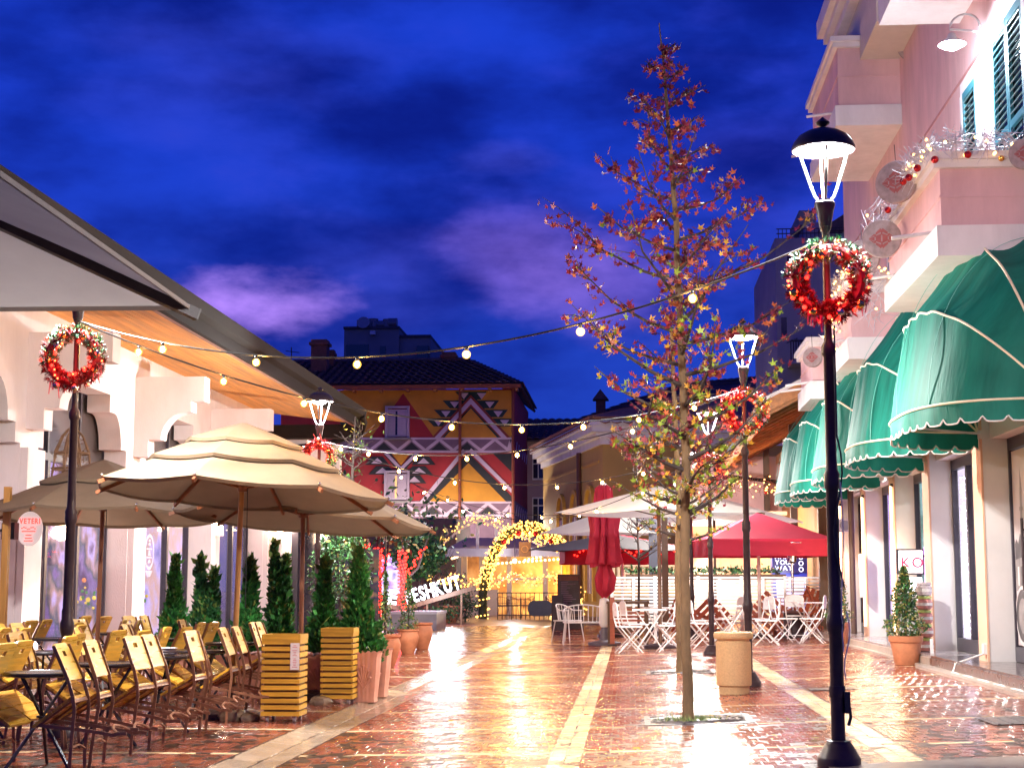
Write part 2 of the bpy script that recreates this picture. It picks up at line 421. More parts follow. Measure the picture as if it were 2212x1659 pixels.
gutm = M('wet_gutter_stone', (.34,.255,.185), .16, var=.2, scale=2.5, rand=.12, bump=.15, bscale=40, wet=(.10,.28), spec=.4, dirt=.3, dirtcol=(.3,.22,.16))
asph = M('wet_asphalt', (.05,.045,.045), .25, var=.3, scale=5, rvar=.1)

xs = [-300,-60,-20,-9.2,-2.82,-2.76,-2.70,-2.65,-2.595,-2.54,-2.49,-2.43,-2.37,-1.4,-.45,.6,1.7,2.8,3.9,20,60,300]
ys = [-30,0,8,9.0,48.0,48.4,60,140,320]
m_ = MB()
vs = [(x, y, gz(x) - (.012 if 9.0 < y < 48.2 else .0) - (0 if -9.2 < x < 3.91 else 0)) for y in ys for x in xs]
nx = len(xs)
for j in range(len(ys)-1):
    for i in range(nx-1):
        m_.m = 0 if (xs[i] >= -9.3 and xs[i+1] <= 3.95 and ys[j] >= 8.9 and ys[j+1] <= 48.1) else (1 if ys[j] > 30 and xs[i] > -21 and xs[i+1] < 21 else 2)
        m_.add([], []); m_.f.append((j*nx+i, j*nx+i+1, (j+1)*nx+i+1, (j+1)*nx+i)); m_.mi.append(m_.m)
m_.v = vs
ground = struct('ground', m_, [mortar, paver_far(), asph])

paving = ground

def paver_mesh(lx, ly, h=.03, ch=.006, name='paver', mat=None):
    b = MB(); x, y = lx/2, ly/2
    b.add([(-x,-y,-h),(x,-y,-h),(x,y,-h),(-x,y,-h),(-x,-y,-ch),(x,-y,-ch),(x,y,-ch),(-x,y,-ch),(-x+ch,-y+ch,0),(x-ch,-y+ch,0),(x-ch,y-ch,0),(-x+ch,y-ch,0)],
          [(0,1,5,4),(1,2,6,5),(2,3,7,6),(3,0,4,7),(4,5,9,8),(5,6,10,9),(6,7,11,10),(7,4,8,11),(8,9,10,11)])
    return b.mesh(name, mat, ang=20)
def bulk(name, items, lx, ly, mat, h=.03, ch=.006):
    """items: x, y, z, slope-x, tilt-x, tilt-y, scale-x, scale-y -> one mesh"""
    if not len(items): return None
    A = np.array(items); n = len(A); x, y = lx/2, ly/2
    T = np.array([(-x,-y,-ch),(x,-y,-ch),(x,y,-ch),(-x,y,-ch),(-x+ch,-y+ch,0),(x-ch,-y+ch,0),(x-ch,y-ch,0),(-x+ch,y-ch,0),(-x,-y,-h),(x,-y,-h),(x,y,-h),(-x,y,-h)])
    V = np.repeat(T[None], n, 0)
    V[:, :, 0] *= A[:, 6:7]; V[:, :, 1] *= A[:, 7:8]
    V[:, :, 2] += V[:, :, 0]*(A[:, 3:4]+A[:, 4:5]) + V[:, :, 1]*A[:, 5:6]
    V += A[:, None, :3]
    Fq = np.array([(0,1,5,4),(1,2,6,5),(2,3,7,6),(3,0,4,7),(4,5,6,7),(8,9,1,0),(9,10,2,1),(11,8,0,3)])
    FF = (Fq[None] + (np.arange(n)*12)[:, None, None]).reshape(-1, 4)
    me = bpy.data.meshes.new(name); me.from_pydata(V.reshape(-1, 3).tolist(), [], FF.tolist()); me.materials.append(mat); me.update()
    return me

SLOPE = lambda x: (gz(x+.01)-gz(x-.01))/.02
def tilt(s=.011): return rnd.gauss(0, s), rnd.gauss(0, s)
bricks, setts, gutters = [], [], []
FIELDS = [(-9.0,-2.83), (-2.36,-.56), (-.345,1.615), (1.855,3.82)]
GRATES = [(.565, 13.7, .45), (.66, 21.2, .45)]
STRIPE0, PITCH = 11.30, 1.93
def in_grate(x, y): return any(abs(x-a) < w+.03 and abs(y-b) < w+.03 for a, b, w in GRATES)
for (xa, xb) in FIELDS:
    n = max(1, round((xb-xa)/.1)); w = (xb-xa)/n
    so = .14 if xa < -5 else 0
    for k in range(-1, 19):
        y0 = STRIPE0 + so + k*PITCH + .05; rows = 9; d = (PITCH-.1)/rows
        ns = max(1, round((xb-xa)/.2)); sw = (xb-xa)/ns
        for i in range(ns):
            x = xa + (i+.5)*sw; y = y0-.05
            if y < 9.6 or in_grate(x, y): continue
            t = tilt(.006); setts.append((x, y, gz(x)+rnd.uniform(-.001,.0015), SLOPE(x), t[0], t[1], sw/.2, 1, 'X'))
        for r in range(rows):
            y = y0 + (r+.5)*d
            if y < 9.6: continue
            for i in range(n + (r % 2)):
                x = xa + (i+.5)*w - (w/2 if r % 2 else 0); sx = 1
                if r % 2 and i == 0: x = xa + w/4; sx = .5
                elif r % 2 and i == n: x = xb - w/4; sx = .5
                if in_grate(x, y): continue
                if abs(x*3400/y) > 1500: continue
                t = tilt(); bricks.append((x, y, gz(x)+rnd.uniform(-.0018,.0018), SLOPE(x), t[0], t[1], sx*w/.1, d/.2033))
for (xa, cnt) in ((-.5575, 2), (1.62, 2)):
    for c in range(cnt):
        x = xa + .055 + c*.11
        y = 9.6 + rnd.random()*.1
        while y < 48.3:
            t = tilt(.006); setts.append((x, y, gz(x)+rnd.uniform(-.001,.001), SLOPE(x), t[0], t[1], .105/.2, .2/.1, 'Y')); y += .205
y = 9.6
while y < 48.3:
    for c in range(2):
        x = -2.82 + .1125 + c*.225
        t = tilt(.003); gutters.append((x, y, gz(x)+.004, (gz(x+.1)-gz(x-.1))/.2, t[0], t[1], 1, 1))
    y += .60
def near(it, n, keep=lambda q: True):
    sel = [q for q in it if 10.3 < q[1] and -1360*q[1]/3400-.05 < q[0] < 850*q[1]/3400 and keep(q)]
    sel.sort(key=lambda q: q[1]); s = set(map(id, sel[:n])); return sel[:n], [q for q in it if id(q) not in s]
def place_pavers(items, me, name):
    for q in items:
        o = ob(name, me, paving); o.location = q[:3]
        o.rotation_euler = (math.atan(q[5]), -math.atan(q[3]+q[4]), 0); k_ = .985 if name != 'brick' else .955; o.scale = (q[6]*k_, q[7]*(.985 if name != 'brick' else .975), 1)
nb, rest = near(bricks, 300)
place_pavers(nb, paver_mesh(.1, .2033, mat=brickm, name='brick', ch=.005), 'brick')
A = [(q[0],q[1],q[2],q[3],q[4],q[5],q[6]*.94,q[7]*.97) for q in rest]
o = ob('brick_field', bulk('brick_field', A, .1, .2033, brickm, ch=.005), paving); o['kind'] = 'stuff'
ns_, rest = near(setts, 300)
place_pavers([q for q in ns_], paver_mesh(.2, .1, mat=settm, name='sett', ch=.004), 'sett')
o = ob('sett_rows', bulk('sett_rows', [q[:6]+(q[6]*.975, q[7]*.975) for q in rest], .2, .1, settm, ch=.004), paving); o['kind'] = 'stuff'
ng, rest = near(gutters, 150)
place_pavers(ng, paver_mesh(.225, .60, mat=gutm, name='gutter_stone', ch=.003), 'gutter_stone')
o = ob('gutter_far', bulk('gutter_far', [q[:6]+(.992, .992) for q in rest], .225, .60, gutm, ch=.003), paving); o['kind'] = 'stuff'

# concrete apron at the lower right corner of the paving
b = MB()
for i in range(9):
    x0 = 1.2 + i*.5
    b.add([(x0, 9.0, gz(x0)+.012), (x0+.5, 9.0, gz(x0+.5)+.012), (x0+.5, 10.02+.11*(i+1), gz(x0+.5)+.012), (x0, 10.02+.11*i, gz(x0)+.012)], [(0,1,2,3)])
struct('concrete_apron', b, M('worn_concrete', (.22,.17,.14), .35, var=.3, scale=2.5, bump=.3, bscale=18, rvar=.12, dirt=.6, dirtcol=(.1,.07,.06)))
# access covers set into the right-hand paving
for i, (px, py, sx, sy, lab) in enumerate(((1800, 1488, .5, .35, 'dull grey utility cover in the paving near the potted conifer'), (2195, 1556, .5, .7, 'grey utility cover in the paving at the lower right below the step'))):
    p = G(px, py); s = SLOPE(p.x); b = MB()
    b.add([(dx, dy, gz(p.x+dx)-gz(p.x)+.006) for dx, dy in ((-sx/2,-sy/2),(sx/2,-sy/2),(sx/2,sy/2),(-sx/2,sy/2))], [(0,1,2,3)])
    for k in range(5):
        u = -sx/2 + sx*(k+.5)/5; b.box(u-.01, u+.01, -sy/2+.03, sy/2-.03, s*u+.004, s*u+.010)
    solo('utility_cover', b, M('cover_metal%d' % i, (.13,.12,.12), .3, metal=.4, var=.25, scale=12), lab, 'access cover', p, 'utility covers in the paving', world=False)

# ================================================================ STREET LAMPS
def star_ring(b, pts): pass
def make_lamp(label):
    t = thing('street_lamp', label, 'street lamp', (0,0,0), 'street lamps along the pedestrian street')
    part('base', MB().lathe([(.134,0),(.134,.05),(.128,.06),(.118,.075),(.10,.11),(.085,.135),(.075,.145),(.073,.155),(.055,.16)], n=28), iron, t)
    pole = [(.046,.15),(.043,.2),(.0425,.80),(.052,.83),(.057,.86),(.057,.90),(.046,.93),(.046,1.0),(.040,1.02),(.0385,1.70),(.047,1.715),(.051,1.745),(.047,1.775),(.052,1.80),(.037,1.83),(.0345,1.9),(.033,2.55),(.044,2.565),(.047,2.59),(.044,2.62),(.028,2.65),(.0245,2.7),(.0235,3.36),(.034,3.38),(.037,3.40)]
    part('pole', MB().lathe(pole, n=20), iron, t)
    part('lantern_neck', MB().lathe([(.040,3.395),(.043,3.41),(.044,3.43),(.056,3.5),(.066,3.535),(.066,3.555),(.058,3.562),(.058,3.572),(.02,3.575)], n=20), iron, t)
    for k in range(4):
        a = PI/4*0 + k*PI/2
        pts = [(.045,3.575),(.062,3.60),(.085,3.66),(.11,3.74),(.135,3.82),(.158,3.90)]
        b = MB().tube([(r*math.cos(a), r*math.sin(a), z) for r, z in pts], .0085, 8)
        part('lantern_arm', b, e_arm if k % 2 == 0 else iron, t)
    part('lantern_cap', MB().lathe([(.125,3.905),(.20,3.90),(.205,3.91),(.203,3.925),(.19,3.955),(.16,3.995),(.11,4.025),(.055,4.045),(.03,4.05)], n=32), iron, t)
    part('finial', MB().lathe([(.016,4.048),(.016,4.06),(.042,4.078),(.046,4.088),(.03,4.103),(.012,4.118),(.004,4.125)], n=16), iron, t)
    part('lamp_disc', MB().lathe([(.004,3.872),(.07,3.876),(.105,3.888),(.11,3.899),(.10,3.902)], n=28), e_lamp, t)
    d = bpy.data.lights.new('lamp_light', 'AREA'); d.shape = 'DISK'; d.size = .2; d.energy = LAMP_W*.16; d.color = (1,.985,.93)
    o = ob('lamp_light', d, t); o.location = (0,0,3.862)
    point('lamp_glow', (0,0,3.83), LAMP_W*.36, (1,.985,.94), .09, t)
    return t
LAMP_W = 1250
LX, RX = -4.55, 1.28
RL = [(RX, 10.06), (1.31, 17.85), (1.31, 25.8)]
LL = [(LX, 12.6), (LX, 22.9)]
lampR = make_lamp('black street lamp nearest on the right, lit lantern in front of the pink building')
lampR.location = (RL[0][0], RL[0][1], gz(RL[0][0]))
bpy.context.view_layer.update()
for (x, y), lab in zip(RL[1:] + LL, ('black street lamp behind the sand coloured litter bin', 'black street lamp behind the autumn tree, farthest of the right row', 'black street lamp at the far left with its lantern behind the grey parasol', 'black street lamp between the beige umbrellas and the painted house')):
    dup(lampR, (x, y, gz(x)), (0, 0, 0), lab)

for (x, y, lab) in ((1.31, 33.65, 'black street lamp hidden behind the autumn tree trunk, fourth of the right row'), (1.31, 41.5, 'black street lamp far back on the right, lantern just beside the trunk')): dup(lampR, (x, y, gz(x)), (0, 0, 0), lab)
for (x, y, lab, pw) in ((-4.75, 74.0, 'added street lamp beyond the lit archway, lighting the painted house', 600), (-8.6, 74.5, 'added unseen street lamp behind the dark low house, right one', 1350), (-12.0, 74.5, 'added unseen street lamp behind the dark low house, left one', 1200)):  # lamps added to light the painted house, two of them out of sight
    o = dup(lampR, (x, y, 0), (0, 0, 0), lab)
    for c in list(o.children):
        if c.type == 'LIGHT': c.data = c.data.copy(); c.data.energy = 100 if c.data.type == 'AREA' else pw; c.data.color = (1,.86,.72)
# ---------------------------------------------------------------- wreaths hung on the lamp posts
def needle_tuft(b, c, d, n, ln, w, r_):
    for _ in range(n):
        v = Vector((r_.gauss(0,1), r_.gauss(0,1), r_.gauss(0,1))).normalized()*.75 + d
        v.normalize(); u = v.cross(Vector((r_.gauss(0,1), r_.gauss(0,1), r_.gauss(0,1)))).normalized()*w; e = Vector(c) + v*ln*r_.uniform(.6, 1.2)
        b.add([Vector(c)-u, Vector(c)+u, e+u*.4, e-u*.4], [(0,1,2,3)])
w_red = M('red_tinsel_needles', (.16,.008,.012), .45, var=.5, scale=30, rand=.5)
w_grn = M('green_wreath_needles', (.03,.14,.06), .5, var=.5, scale=30, rand=.5)
w_frost = M('frosted_wreath_needles', (.35,.60,.48), .45, var=.3, scale=30, rand=.4)
w_pink = M('pink_wreath_bow', (.62,.10,.13), .45, var=.4, scale=30, rand=.3)
led_me = MB().sphere((0,0,0), .0085, 8, 5).mesh('led', e_redhot)
led_big = MB().sphere((0,0,0), .014, 8, 5).mesh('led_cap', e_red)
ball_g = MB().sphere((0,0,0), .032, 16, 10).mesh('bauble', gold)
ball_s = MB().sphere((0,0,0), .032, 16, 10).mesh('bauble', silver)
def make_wreath(seed, label, Rm=.205, rm=.062):
    rr = random.Random(seed)
    t = thing('christmas_wreath', label, 'wreath', (0,0,0), 'lit wreaths on the lamp posts')
    part('wreath_ring', MB().torus((0,0,0), Rm, rm*.55, 32, 8, Matrix.Rotation(PI/2, 3, 'X')), w_red, t)
    b = MB()
    for i in range(520):
        a = rr.uniform(0, 2*PI); ph = rr.uniform(0, 2*PI); q = rm*rr.uniform(.45, .95)
        ctr = Vector((math.cos(a)*(Rm+q*math.cos(ph)), q*math.sin(ph), math.sin(a)*(Rm+q*math.cos(ph))))
        d = Vector((math.cos(a)*math.cos(ph), math.sin(ph), math.sin(a)*math.cos(ph)))
        up = math.sin(a)
        if up > .15 and rr.random() < .75: b.m = rr.choice((1,1,2))
        elif up > -.2 and rr.random() < .4: b.m = 1
        else: b.m = 3 if rr.random() < .08 else 0
        needle_tuft(b, ctr, d, 7, .042, .0055, rr)
    part('wreath_needles', b, [w_red, w_grn, w_frost, w_pink], t, kind='stuff')
    for i in range(30):
        a = 2*PI*i/30 + rr.uniform(-.1, .1); ph = rr.uniform(-1.3, 1.3); q = rm*1.12
        p = (math.cos(a)*(Rm+q*math.sin(ph)), -q*math.cos(ph), math.sin(a)*(Rm+q*math.sin(ph)))
        o = inst('led', led_me if rr.random() < .6 else led_big, t, p)
    for i in range(8):
        a = 2*PI*(i+.3)/8 + rr.uniform(-.25,.25); ph = rr.uniform(-1.2, 1.2); q = rm*1.05
        inst('bauble', ball_g if rr.random() < .6 else ball_s, t, (math.cos(a)*(Rm+q*math.sin(ph)), -q*math.cos(ph), math.sin(a)*(Rm+q*math.sin(ph))), sc=(rr.uniform(.75,1.1),)*3)
    bt = MB()
    for i in range(9):
        a = rr.choice((-.5,-.7,-2.2,-.3,-1.9)); x = math.cos(a)*(Rm+.04)+rr.uniform(-.03,.03); z = math.sin(a)*(Rm+.04)
        bt.beam((x, -.05, z), (x+rr.uniform(-.02,.02), -.05, z-rr.uniform(.05,.11)), .008, .002, (0,1,0))
    part('ribbon_tail', bt, w_pink, t, kind='stuff')
    return t
for i, ((x, y), zc, lab) in enumerate(((RL[0], 3.03, 'round wreath of red lights and gold baubles on the nearest right lamp post'), (LL[0], 3.06, 'red lit wreath on the lamp post at the far left, under the grey parasol'),
        (RL[1], 3.05, 'red lit wreath on the lamp post behind the bin, partly behind autumn leaves'), (LL[1], 3.07, 'red lit wreath on the lamp post beside the tallest beige umbrella'), (RL[2], 2.98, 'small red lit wreath on the farthest right lamp post beside the trunk'))):
    if i < 2: wr = make_wreath(11+i, lab)
    else: wr = dup(wr, (0,0,0), (0, .9*i, 0), lab)
    wr.location = (x, y-.085, zc+gz(x)-.0); bpy.context.view_layer.update()
    point('wreath_light', (0, -.16, -.05), 5, (1,.05,.03), .12, wr)

# cords and tape on the nearest lamp post
px_, py_ = RL[0]; g0 = gz(px_)
b = MB()
b.tube([(px_+.035, py_-.03, g0+z) for z in (2.75, 2.4, 2.05)], .006, 6)
b.tube([(px_+.03+.03*math.sin(k*.9), py_-.05, g0+2.05-k*.12) for k in range(9)], .006, 6)
solo('black_cord', b, cablem, 'thin black cord running down the nearest right lamp post', 'cord', (px_, py_, g0+.5))
b = MB()
b.tube([(px_+.045+.012*math.sin(k*.6), py_-.045-.01*math.cos(k), g0+1.75-k*.105) for k in range(11)], .0045, 6)
b.tube([(px_+.062+.02*math.sin(k*.8), py_-.04, g0+.95-k*.06) for k in range(8)], .0045, 6)
solo('power_cable', b, cablew, 'white cord taped along the right side of the nearest lamp post', 'cord', (px_, py_, g0+.5))
t = thing('plug_box', 'black plug socket strapped low on the nearest right lamp post', 'plug', (px_, py_, g0+.42))
part('strap', MB().lathe([(.049,0),(.051,.01),(.051,.06),(.049,.07)], n=18), iron, t)
part('plug', MB().cbox((.055,-.03,-.03), (.035,.04,.13)), rubber if False else cablem, t)
part('hook', MB().tube([(.07,-.03,-.06),(.075,-.03,-.12),(.06,-.03,-.17)], .01, 8), cablem, t)

# ================================================================ STRING LIGHTS ACROSS THE STREET
def amber():
    m = bpy.data.materials.new('amber_bulb_glass'); m.use_nodes = True; nt = m.node_tree; nt.nodes.clear(); N, L = nt.nodes.new, nt.links.new
    o = N('ShaderNodeOutputMaterial'); t = N('ShaderNodeBsdfTransparent'); e = N('ShaderNodeEmission'); e.inputs[0].default_value = (1,.50,.07,1); e.inputs[1].default_value = 1.0
    a = N('ShaderNodeAddShader'); L(t.outputs[0], a.inputs[0]); L(e.outputs[0], a.inputs[1]); L(a.outputs[0], o.inputs[0]); return m
bulb_me = MB().sphere((0,0,-.055), .031, 14, 9).mesh('bulb', amber())
core_me = MB().sphere((0,0,-.055), .016, 10, 6, (1,1,1.3)).mesh('bulb_filament', e_bulb)
sock_me = MB().lathe([(.008,0),(.013,-.006),(.013,-.03),(.010,-.034)], n=8).mesh('bulb_socket', cablem)
def string_light(A_, B_, sag, ts, label, extra=()):
    A_, B_ = Vector(A_), Vector(B_)
    def P_(t): p = A_.lerp(B_, t); p.z -= sag*4*t*(1-t); return p
    t0 = thing('string_lights', label, 'string lights', A_, 'warm bulb strings over the street')
    part('cable', MB().tube([P_(i/36) for i in range(37)], .0075, 6), cablem, t0, world=True)
    for t in ts:
        p = P_(t) - A_
        s_ = inst('bulb_socket', sock_me, t0, p); g_ = inst('bulb', bulb_me, t0, p); inst('bulb_filament', core_me, g_)
def top(L, z=3.33): return (L[0], L[1]-.03, gz(L[0])+z)
def tpx(A_, B_, px):
    k = pix_dir(px, 900); k = k.x/k.y
    return (k*A_[1]-A_[0]) / ((B_[0]-A_[0]) - k*(B_[1]-A_[1]))
def strand(A_, B_, sag, pxs, label): string_light(A_, B_, sag, [tpx(A_, B_, p) for p in pxs], label)
R1, R2, R3, L1, L2 = top(RL[0], 3.32), top(RL[1], 3.32), top(RL[2], 3.32), top(LL[0], 3.38), top(LL[1], 3.32)
strand(R1, L1, .52, (1762, 1500, 1255, 1007, 770, 551, 347), 'warm bulb string from the nearest right lamp to the far left lamp')
strand(L1, R2, .62, (295, 481, 656, 824, 976, 1127, 1260, 1380, 1500), 'warm bulb string sagging from the far left lamp towards the lamp behind the bin')
strand(L2, R2, .45, (737, 797, 898, 1009, 1117, 1232, 1366, 1480), 'warm bulb string crossing in front of the painted house at its middle band')
strand(L2, R3, .62, (863, 983, 1090, 1203, 1300, 1388, 1450), 'lower warm bulb string from the second left lamp to the farthest right lamp')
L3 = (LX, 33.0, 3.35); R4 = (1.31, 33.6, 3.5)
strand(R3, L3, .95, (868, 917, 1001, 1071, 1189, 1287, 1387), 'lowest warm bulb string in front of the yellow building')
strand(L3, R4, .75, (968, 1096, 1170, 1250), 'farthest warm bulb string hanging above the lit archway')
# ================================================================ LEFT ARCADE BUILDING
XW, HW = -7.5, 4.73
PY = [14.9, 19.2, 23.5, 27.9, 32.3]
arc = thing('arcade_building', 'white plastered cafe arcade with stepped arches and a timber soffit on the left', 'building', (XW, 23.0, 0))
def arch_profile(w):
    """stepped ogee half arch, (u, z) from the pier edge to the crown"""
    pts = [(0,2.95),(.17,2.95),(.17,3.2),(.42,3.2)]
    for k in range(7):
        a = PI/2*k/6; pts.append((.42+.34*(1-math.cos(a)), 3.2+.5*math.sin(a)))
    pts += [(.98,3.7),(.98,3.95)]
    return pts
for i in range(len(PY)-1):
    y0, y1 = PY[i], PY[i+1]; p = .3
    half = arch_profile(0); l = [(y0+p+u, z) for u, z in half]; r = [(y1-p-u, z) for u, z in reversed(half)]
    poly = [(y0,0),(y0+p,0)] + l + r + [(y1-p,0),(y1,0),(y1,HW-.01),(y0,HW-.01)]
    part('arch_wall', MB().prism([(XW, y, z) for y, z in poly], (-.34,0,0)), plaster, arc, True)
    part('pier', MB().box(XW-.02, XW+.10, y1-.29, y1+.29, 0, 2.9), plaster, arc, True)
    part('plinth', MB().box(XW-.03, XW+.13, y1-.31, y1+.31, 0, .22), trimw, arc, True)
for i, y in enumerate(PY):
    th = .3
    pts = [(XW+.0,4.36),(-6.42,4.36),(-6.42,3.98),(-6.62,3.98),(-6.62,3.82),(-6.68,3.82)]
    for k in range(7):
        a = PI/2*k/6; pts.append((-6.68-.36*math.sin(a), 3.40+.42*math.cos(a)) if False else (-6.68-.40*(1-math.cos(a)) if False else -6.68-.40*math.sin(a)*1.0, 3.82-.42*(1-math.cos(a))))
    pts += [(-7.12,3.40),(-7.27,3.40),(-7.27,3.14),(XW,3.14)]
    part('arch_bracket', MB().prism([(x, y-.15, z) for x, z in pts], (0, th, 0)), plaster, arc, True)
# recessed shopfronts
XG = XW-.36
inner1 = lit('pale_lit_interior', [(.75,.52,.52),(.95,.74,.70),(.85,.62,.66)], .75, .9)
inner2 = lit('busy_lit_interior', [(.05,.03,.09),(.16,.11,.28),(.05,.07,.10),(.30,.19,.20),(.40,.33,.62),(.10,.05,.13)], .8, 1.3, 4)
inner3 = lit('violet_lit_interior', [(.22,.2,.48),(.5,.43,.75),(.55,.36,.32),(.5,.45,.8)], .85, 1.2, 3)
spand = M('dark_spandrel', (.055,.04,.03), .35, var=.3, scale=1)
for i, (inner, nm) in enumerate(((inner1, 0), (inner1, 0), (inner2, 1), (inner3, 1))):
    y0, y1 = PY[i]+.3, PY[i+1]-.3
    part('back_room', MB().box(XG-1.3, XG-1.2, y0, y1, .1, 3.3), inner, arc, True)
    part('room_ceiling', MB().box(XG-1.2, XG-.06, y0, y1, 3.3, 3.36), plaster, arc, True)
    part('spandrel', MB().box(XG-.09, XG-.05, y0-.1, y1+.1, 2.98, 4.0), spand, arc, True)
    nb_ = 3
    fr = MB().box(XG-.05, XG+.05, y0-.08, y1+.08, 2.88, 2.98).box(XG-.05, XG+.05, y0-.08, y1+.08, 0.02, .16)
    for k in range(nb_+1):
        y = y0+(y1-y0)*k/nb_; fr.box(XG-.05, XG+.05, y-.045, y+.045, .16, 2.88)
    part('window_frame', fr, frame_d, arc, True)
    for k in range(nb_+1):
        y = y0+(y1-y0)*k/nb_; part('fanlight_bar', MB().box(XG-.03, XG+.03, y-.03, y+.03, 2.98, 3.98), frame_d, arc, True)
    for k in range(nb_):
        a, c = y0+(y1-y0)*k/nb_+.045, y0+(y1-y0)*(k+1)/nb_-.045
        part('pane', MB().box(XG-.008, XG+.008, a, c, .16, 2.88), winglass, arc, True)
        part('fanlight_pane', MB().box(XG-.006, XG+.006, a, c, 2.98, 3.96), winglass, arc, True)
# door pulls in the first bay
for y in (20.3, 20.42):
    b = MB().tube([(XG+.11,y,.75),(XG+.11,y,1.55)], .018, 8)
    for z in (.85, 1.45): b.beam((XG+.05,y,z),(XG+.11,y,z),.02,.02)
    part('door_handle', b, iron, arc, True)
# soffit boards slope down to the eave; beam, gutter, roof
EX, EZ, WZ = -5.5, 4.46, 4.72
sz = lambda x: EZ+(x-EX)/(-7.5-EX)*(WZ-EZ)
sof = part('soffit', MB().prism([(-7.9,9,sz(-7.9)+.03),(EX+.02,9,sz(EX+.02)+.03),(EX+.02,9,sz(EX+.02)+.06),(-7.9,9,sz(-7.9)+.06)], (0,22.5,0)), timber, arc, True)
npl = 18
for k in range(npl):
    x = -7.52 + 2.02*(k+.5)/npl; h = 2.02/npl*.465
    for (ya, yb) in ((9.0, 16.1+(k%3)*.6), (16.12+(k%3)*.6, 24.0-(k%4)*.5), (24.02-(k%4)*.5, 31.5)):
        part('soffit_board', MB().prism([(x-h,ya,sz(x-h)),(x+h,ya,sz(x+h)),(x+h,ya,sz(x+h)+.026),(x-h,ya,sz(x-h)+.026)], (0,yb-ya,0)), soffw, sof, True)
part('fascia', MB().box(EX, EX+.07, 9.0, 31.55, EZ-.06, EZ+.17), fasciab, arc, True)
part('gutter', MB().prism([(EX+.072,9.0,EZ+.10),(EX+.17,9.0,EZ+.14),(EX+.20,9.0,EZ+.29),(EX+.17,9.0,EZ+.29),(EX+.14,9.0,EZ+.18),(EX+.072,9.0,EZ+.14)], (0,22.6,0)), fasciab, arc, True)
part('soffit_trim', MB().box(EX-.08, EX-.002, 9.0, 31.53, EZ-.05, EZ-.005), ribwood, arc, True)
rf = part('roof', MB().prism([(EX+.12,9.0,EZ+.25),(EX+.12,9.0,EZ+.31),(-9.5,9.0,EZ+1.35),(-9.5,9.0,EZ+1.25)], (0,22.6,0)), tileroof, arc, True)
b = MB()
for k in range(75):
    y = 9.1+k*.3; b.tube([(EX-.15,y,EZ+.35),(-7.4,y,EZ+.82),(-9.45,y,EZ+1.36)], .06, 8)
part('roof_tile', b, tileroof, arc, True, kind='stuff')
part('end_beam', MB().box(-7.4, -5.45, 31.56, 31.8, 4.18, 4.46), fasciab, arc, True)
part('downpipe', MB().tube([(-5.36,31.3,4.6),(-5.36,31.62,4.5),(-5.45,31.9,4.3),(-6.2,32.0,4.1),(-7.2,32.05,4.0)], .06, 10), fasciab, arc, True)
# end wall that faces the camera, with its lower shop window
part('end_wall', MB().box(-7.45, -5.98, 32.25, 32.5, 3.0, 4.10), plaster, arc, True)
part('end_pier', MB().box(-7.42, -6.95, 32.2, 32.55, 0, 3.0), plaster, arc, True)
part('end_post', MB().box(-6.93, -6.80, 32.15, 32.3, 0, 3.0), frame_d, arc, True)
part('end_window', MB().box(-6.80, -5.98, 32.38, 32.42, .1, 3.0), pane_d, arc, True)
part('end_shop_room', MB().box(-6.8, -5.4, 33.9, 34.0, .1, 2.0), lit('dim_shop', [(.02,.015,.03),(.10,.06,.04),(.02,.02,.05),(.35,.2,.08)], .5, 1.6, 4), arc, True)

# wall lights on the piers
for i, (px, py, X, lab) in enumerate(((445, 1128, XW+.16, 'glowing box wall light on the third white pier'), (570, 1140, XW+.17, 'glowing box wall light on the end pier beside the dark window'))):
    Y = PY[3] if i == 0 else PY[4]-.15
    z = W(px, py, Y).z
    t = thing('wall_light', lab, 'wall light', (X if i == 0 else -7.15, Y-(.0 if i == 0 else .12), z), 'box wall lights on the arcade piers')
    part('light_box', MB().box(-.05,.05,-.06,.06,-.16,.13), e_warm, t)
    part('bracket', MB().box(-.065,.065,-.07,.07,-.24,-.165), trimw, t)
    point('wall_light_lamp', (.12,-.12,0), 26, (1,.78,.6), .06, t)
# shallow uplights that wash the arches (their fittings stand on the plinths)
for i, y in enumerate(PY[1:4]):
    t = thing('uplight', ('small uplight at the foot of the first white pier', 'small uplight at the foot of the second white pier', 'small uplight at the foot of the third white pier')[i], 'uplight', (XW+.28, y, 0), 'uplights at the arcade piers')
    part('uplight_body', MB().lathe([(.05,0),(.055,.02),(.055,.1),(.05,.11)], n=14), iron, t)
    part('uplight_lens', MB().lathe([(.045,.108),(.044,.114),(.002,.116)], n=14), e_warm, t)
    d = bpy.data.lights.new('uplight_lamp', 'SPOT'); d.energy = 85; d.color = (1,.80,.72); d.spot_size = R(110); d.spot_blend = .8; d.shadow_soft_size = .04
    o = ob('uplight_lamp', d, t); o.location = (0,0,.13); o.rotation_euler = (0, R(180-10), 0)

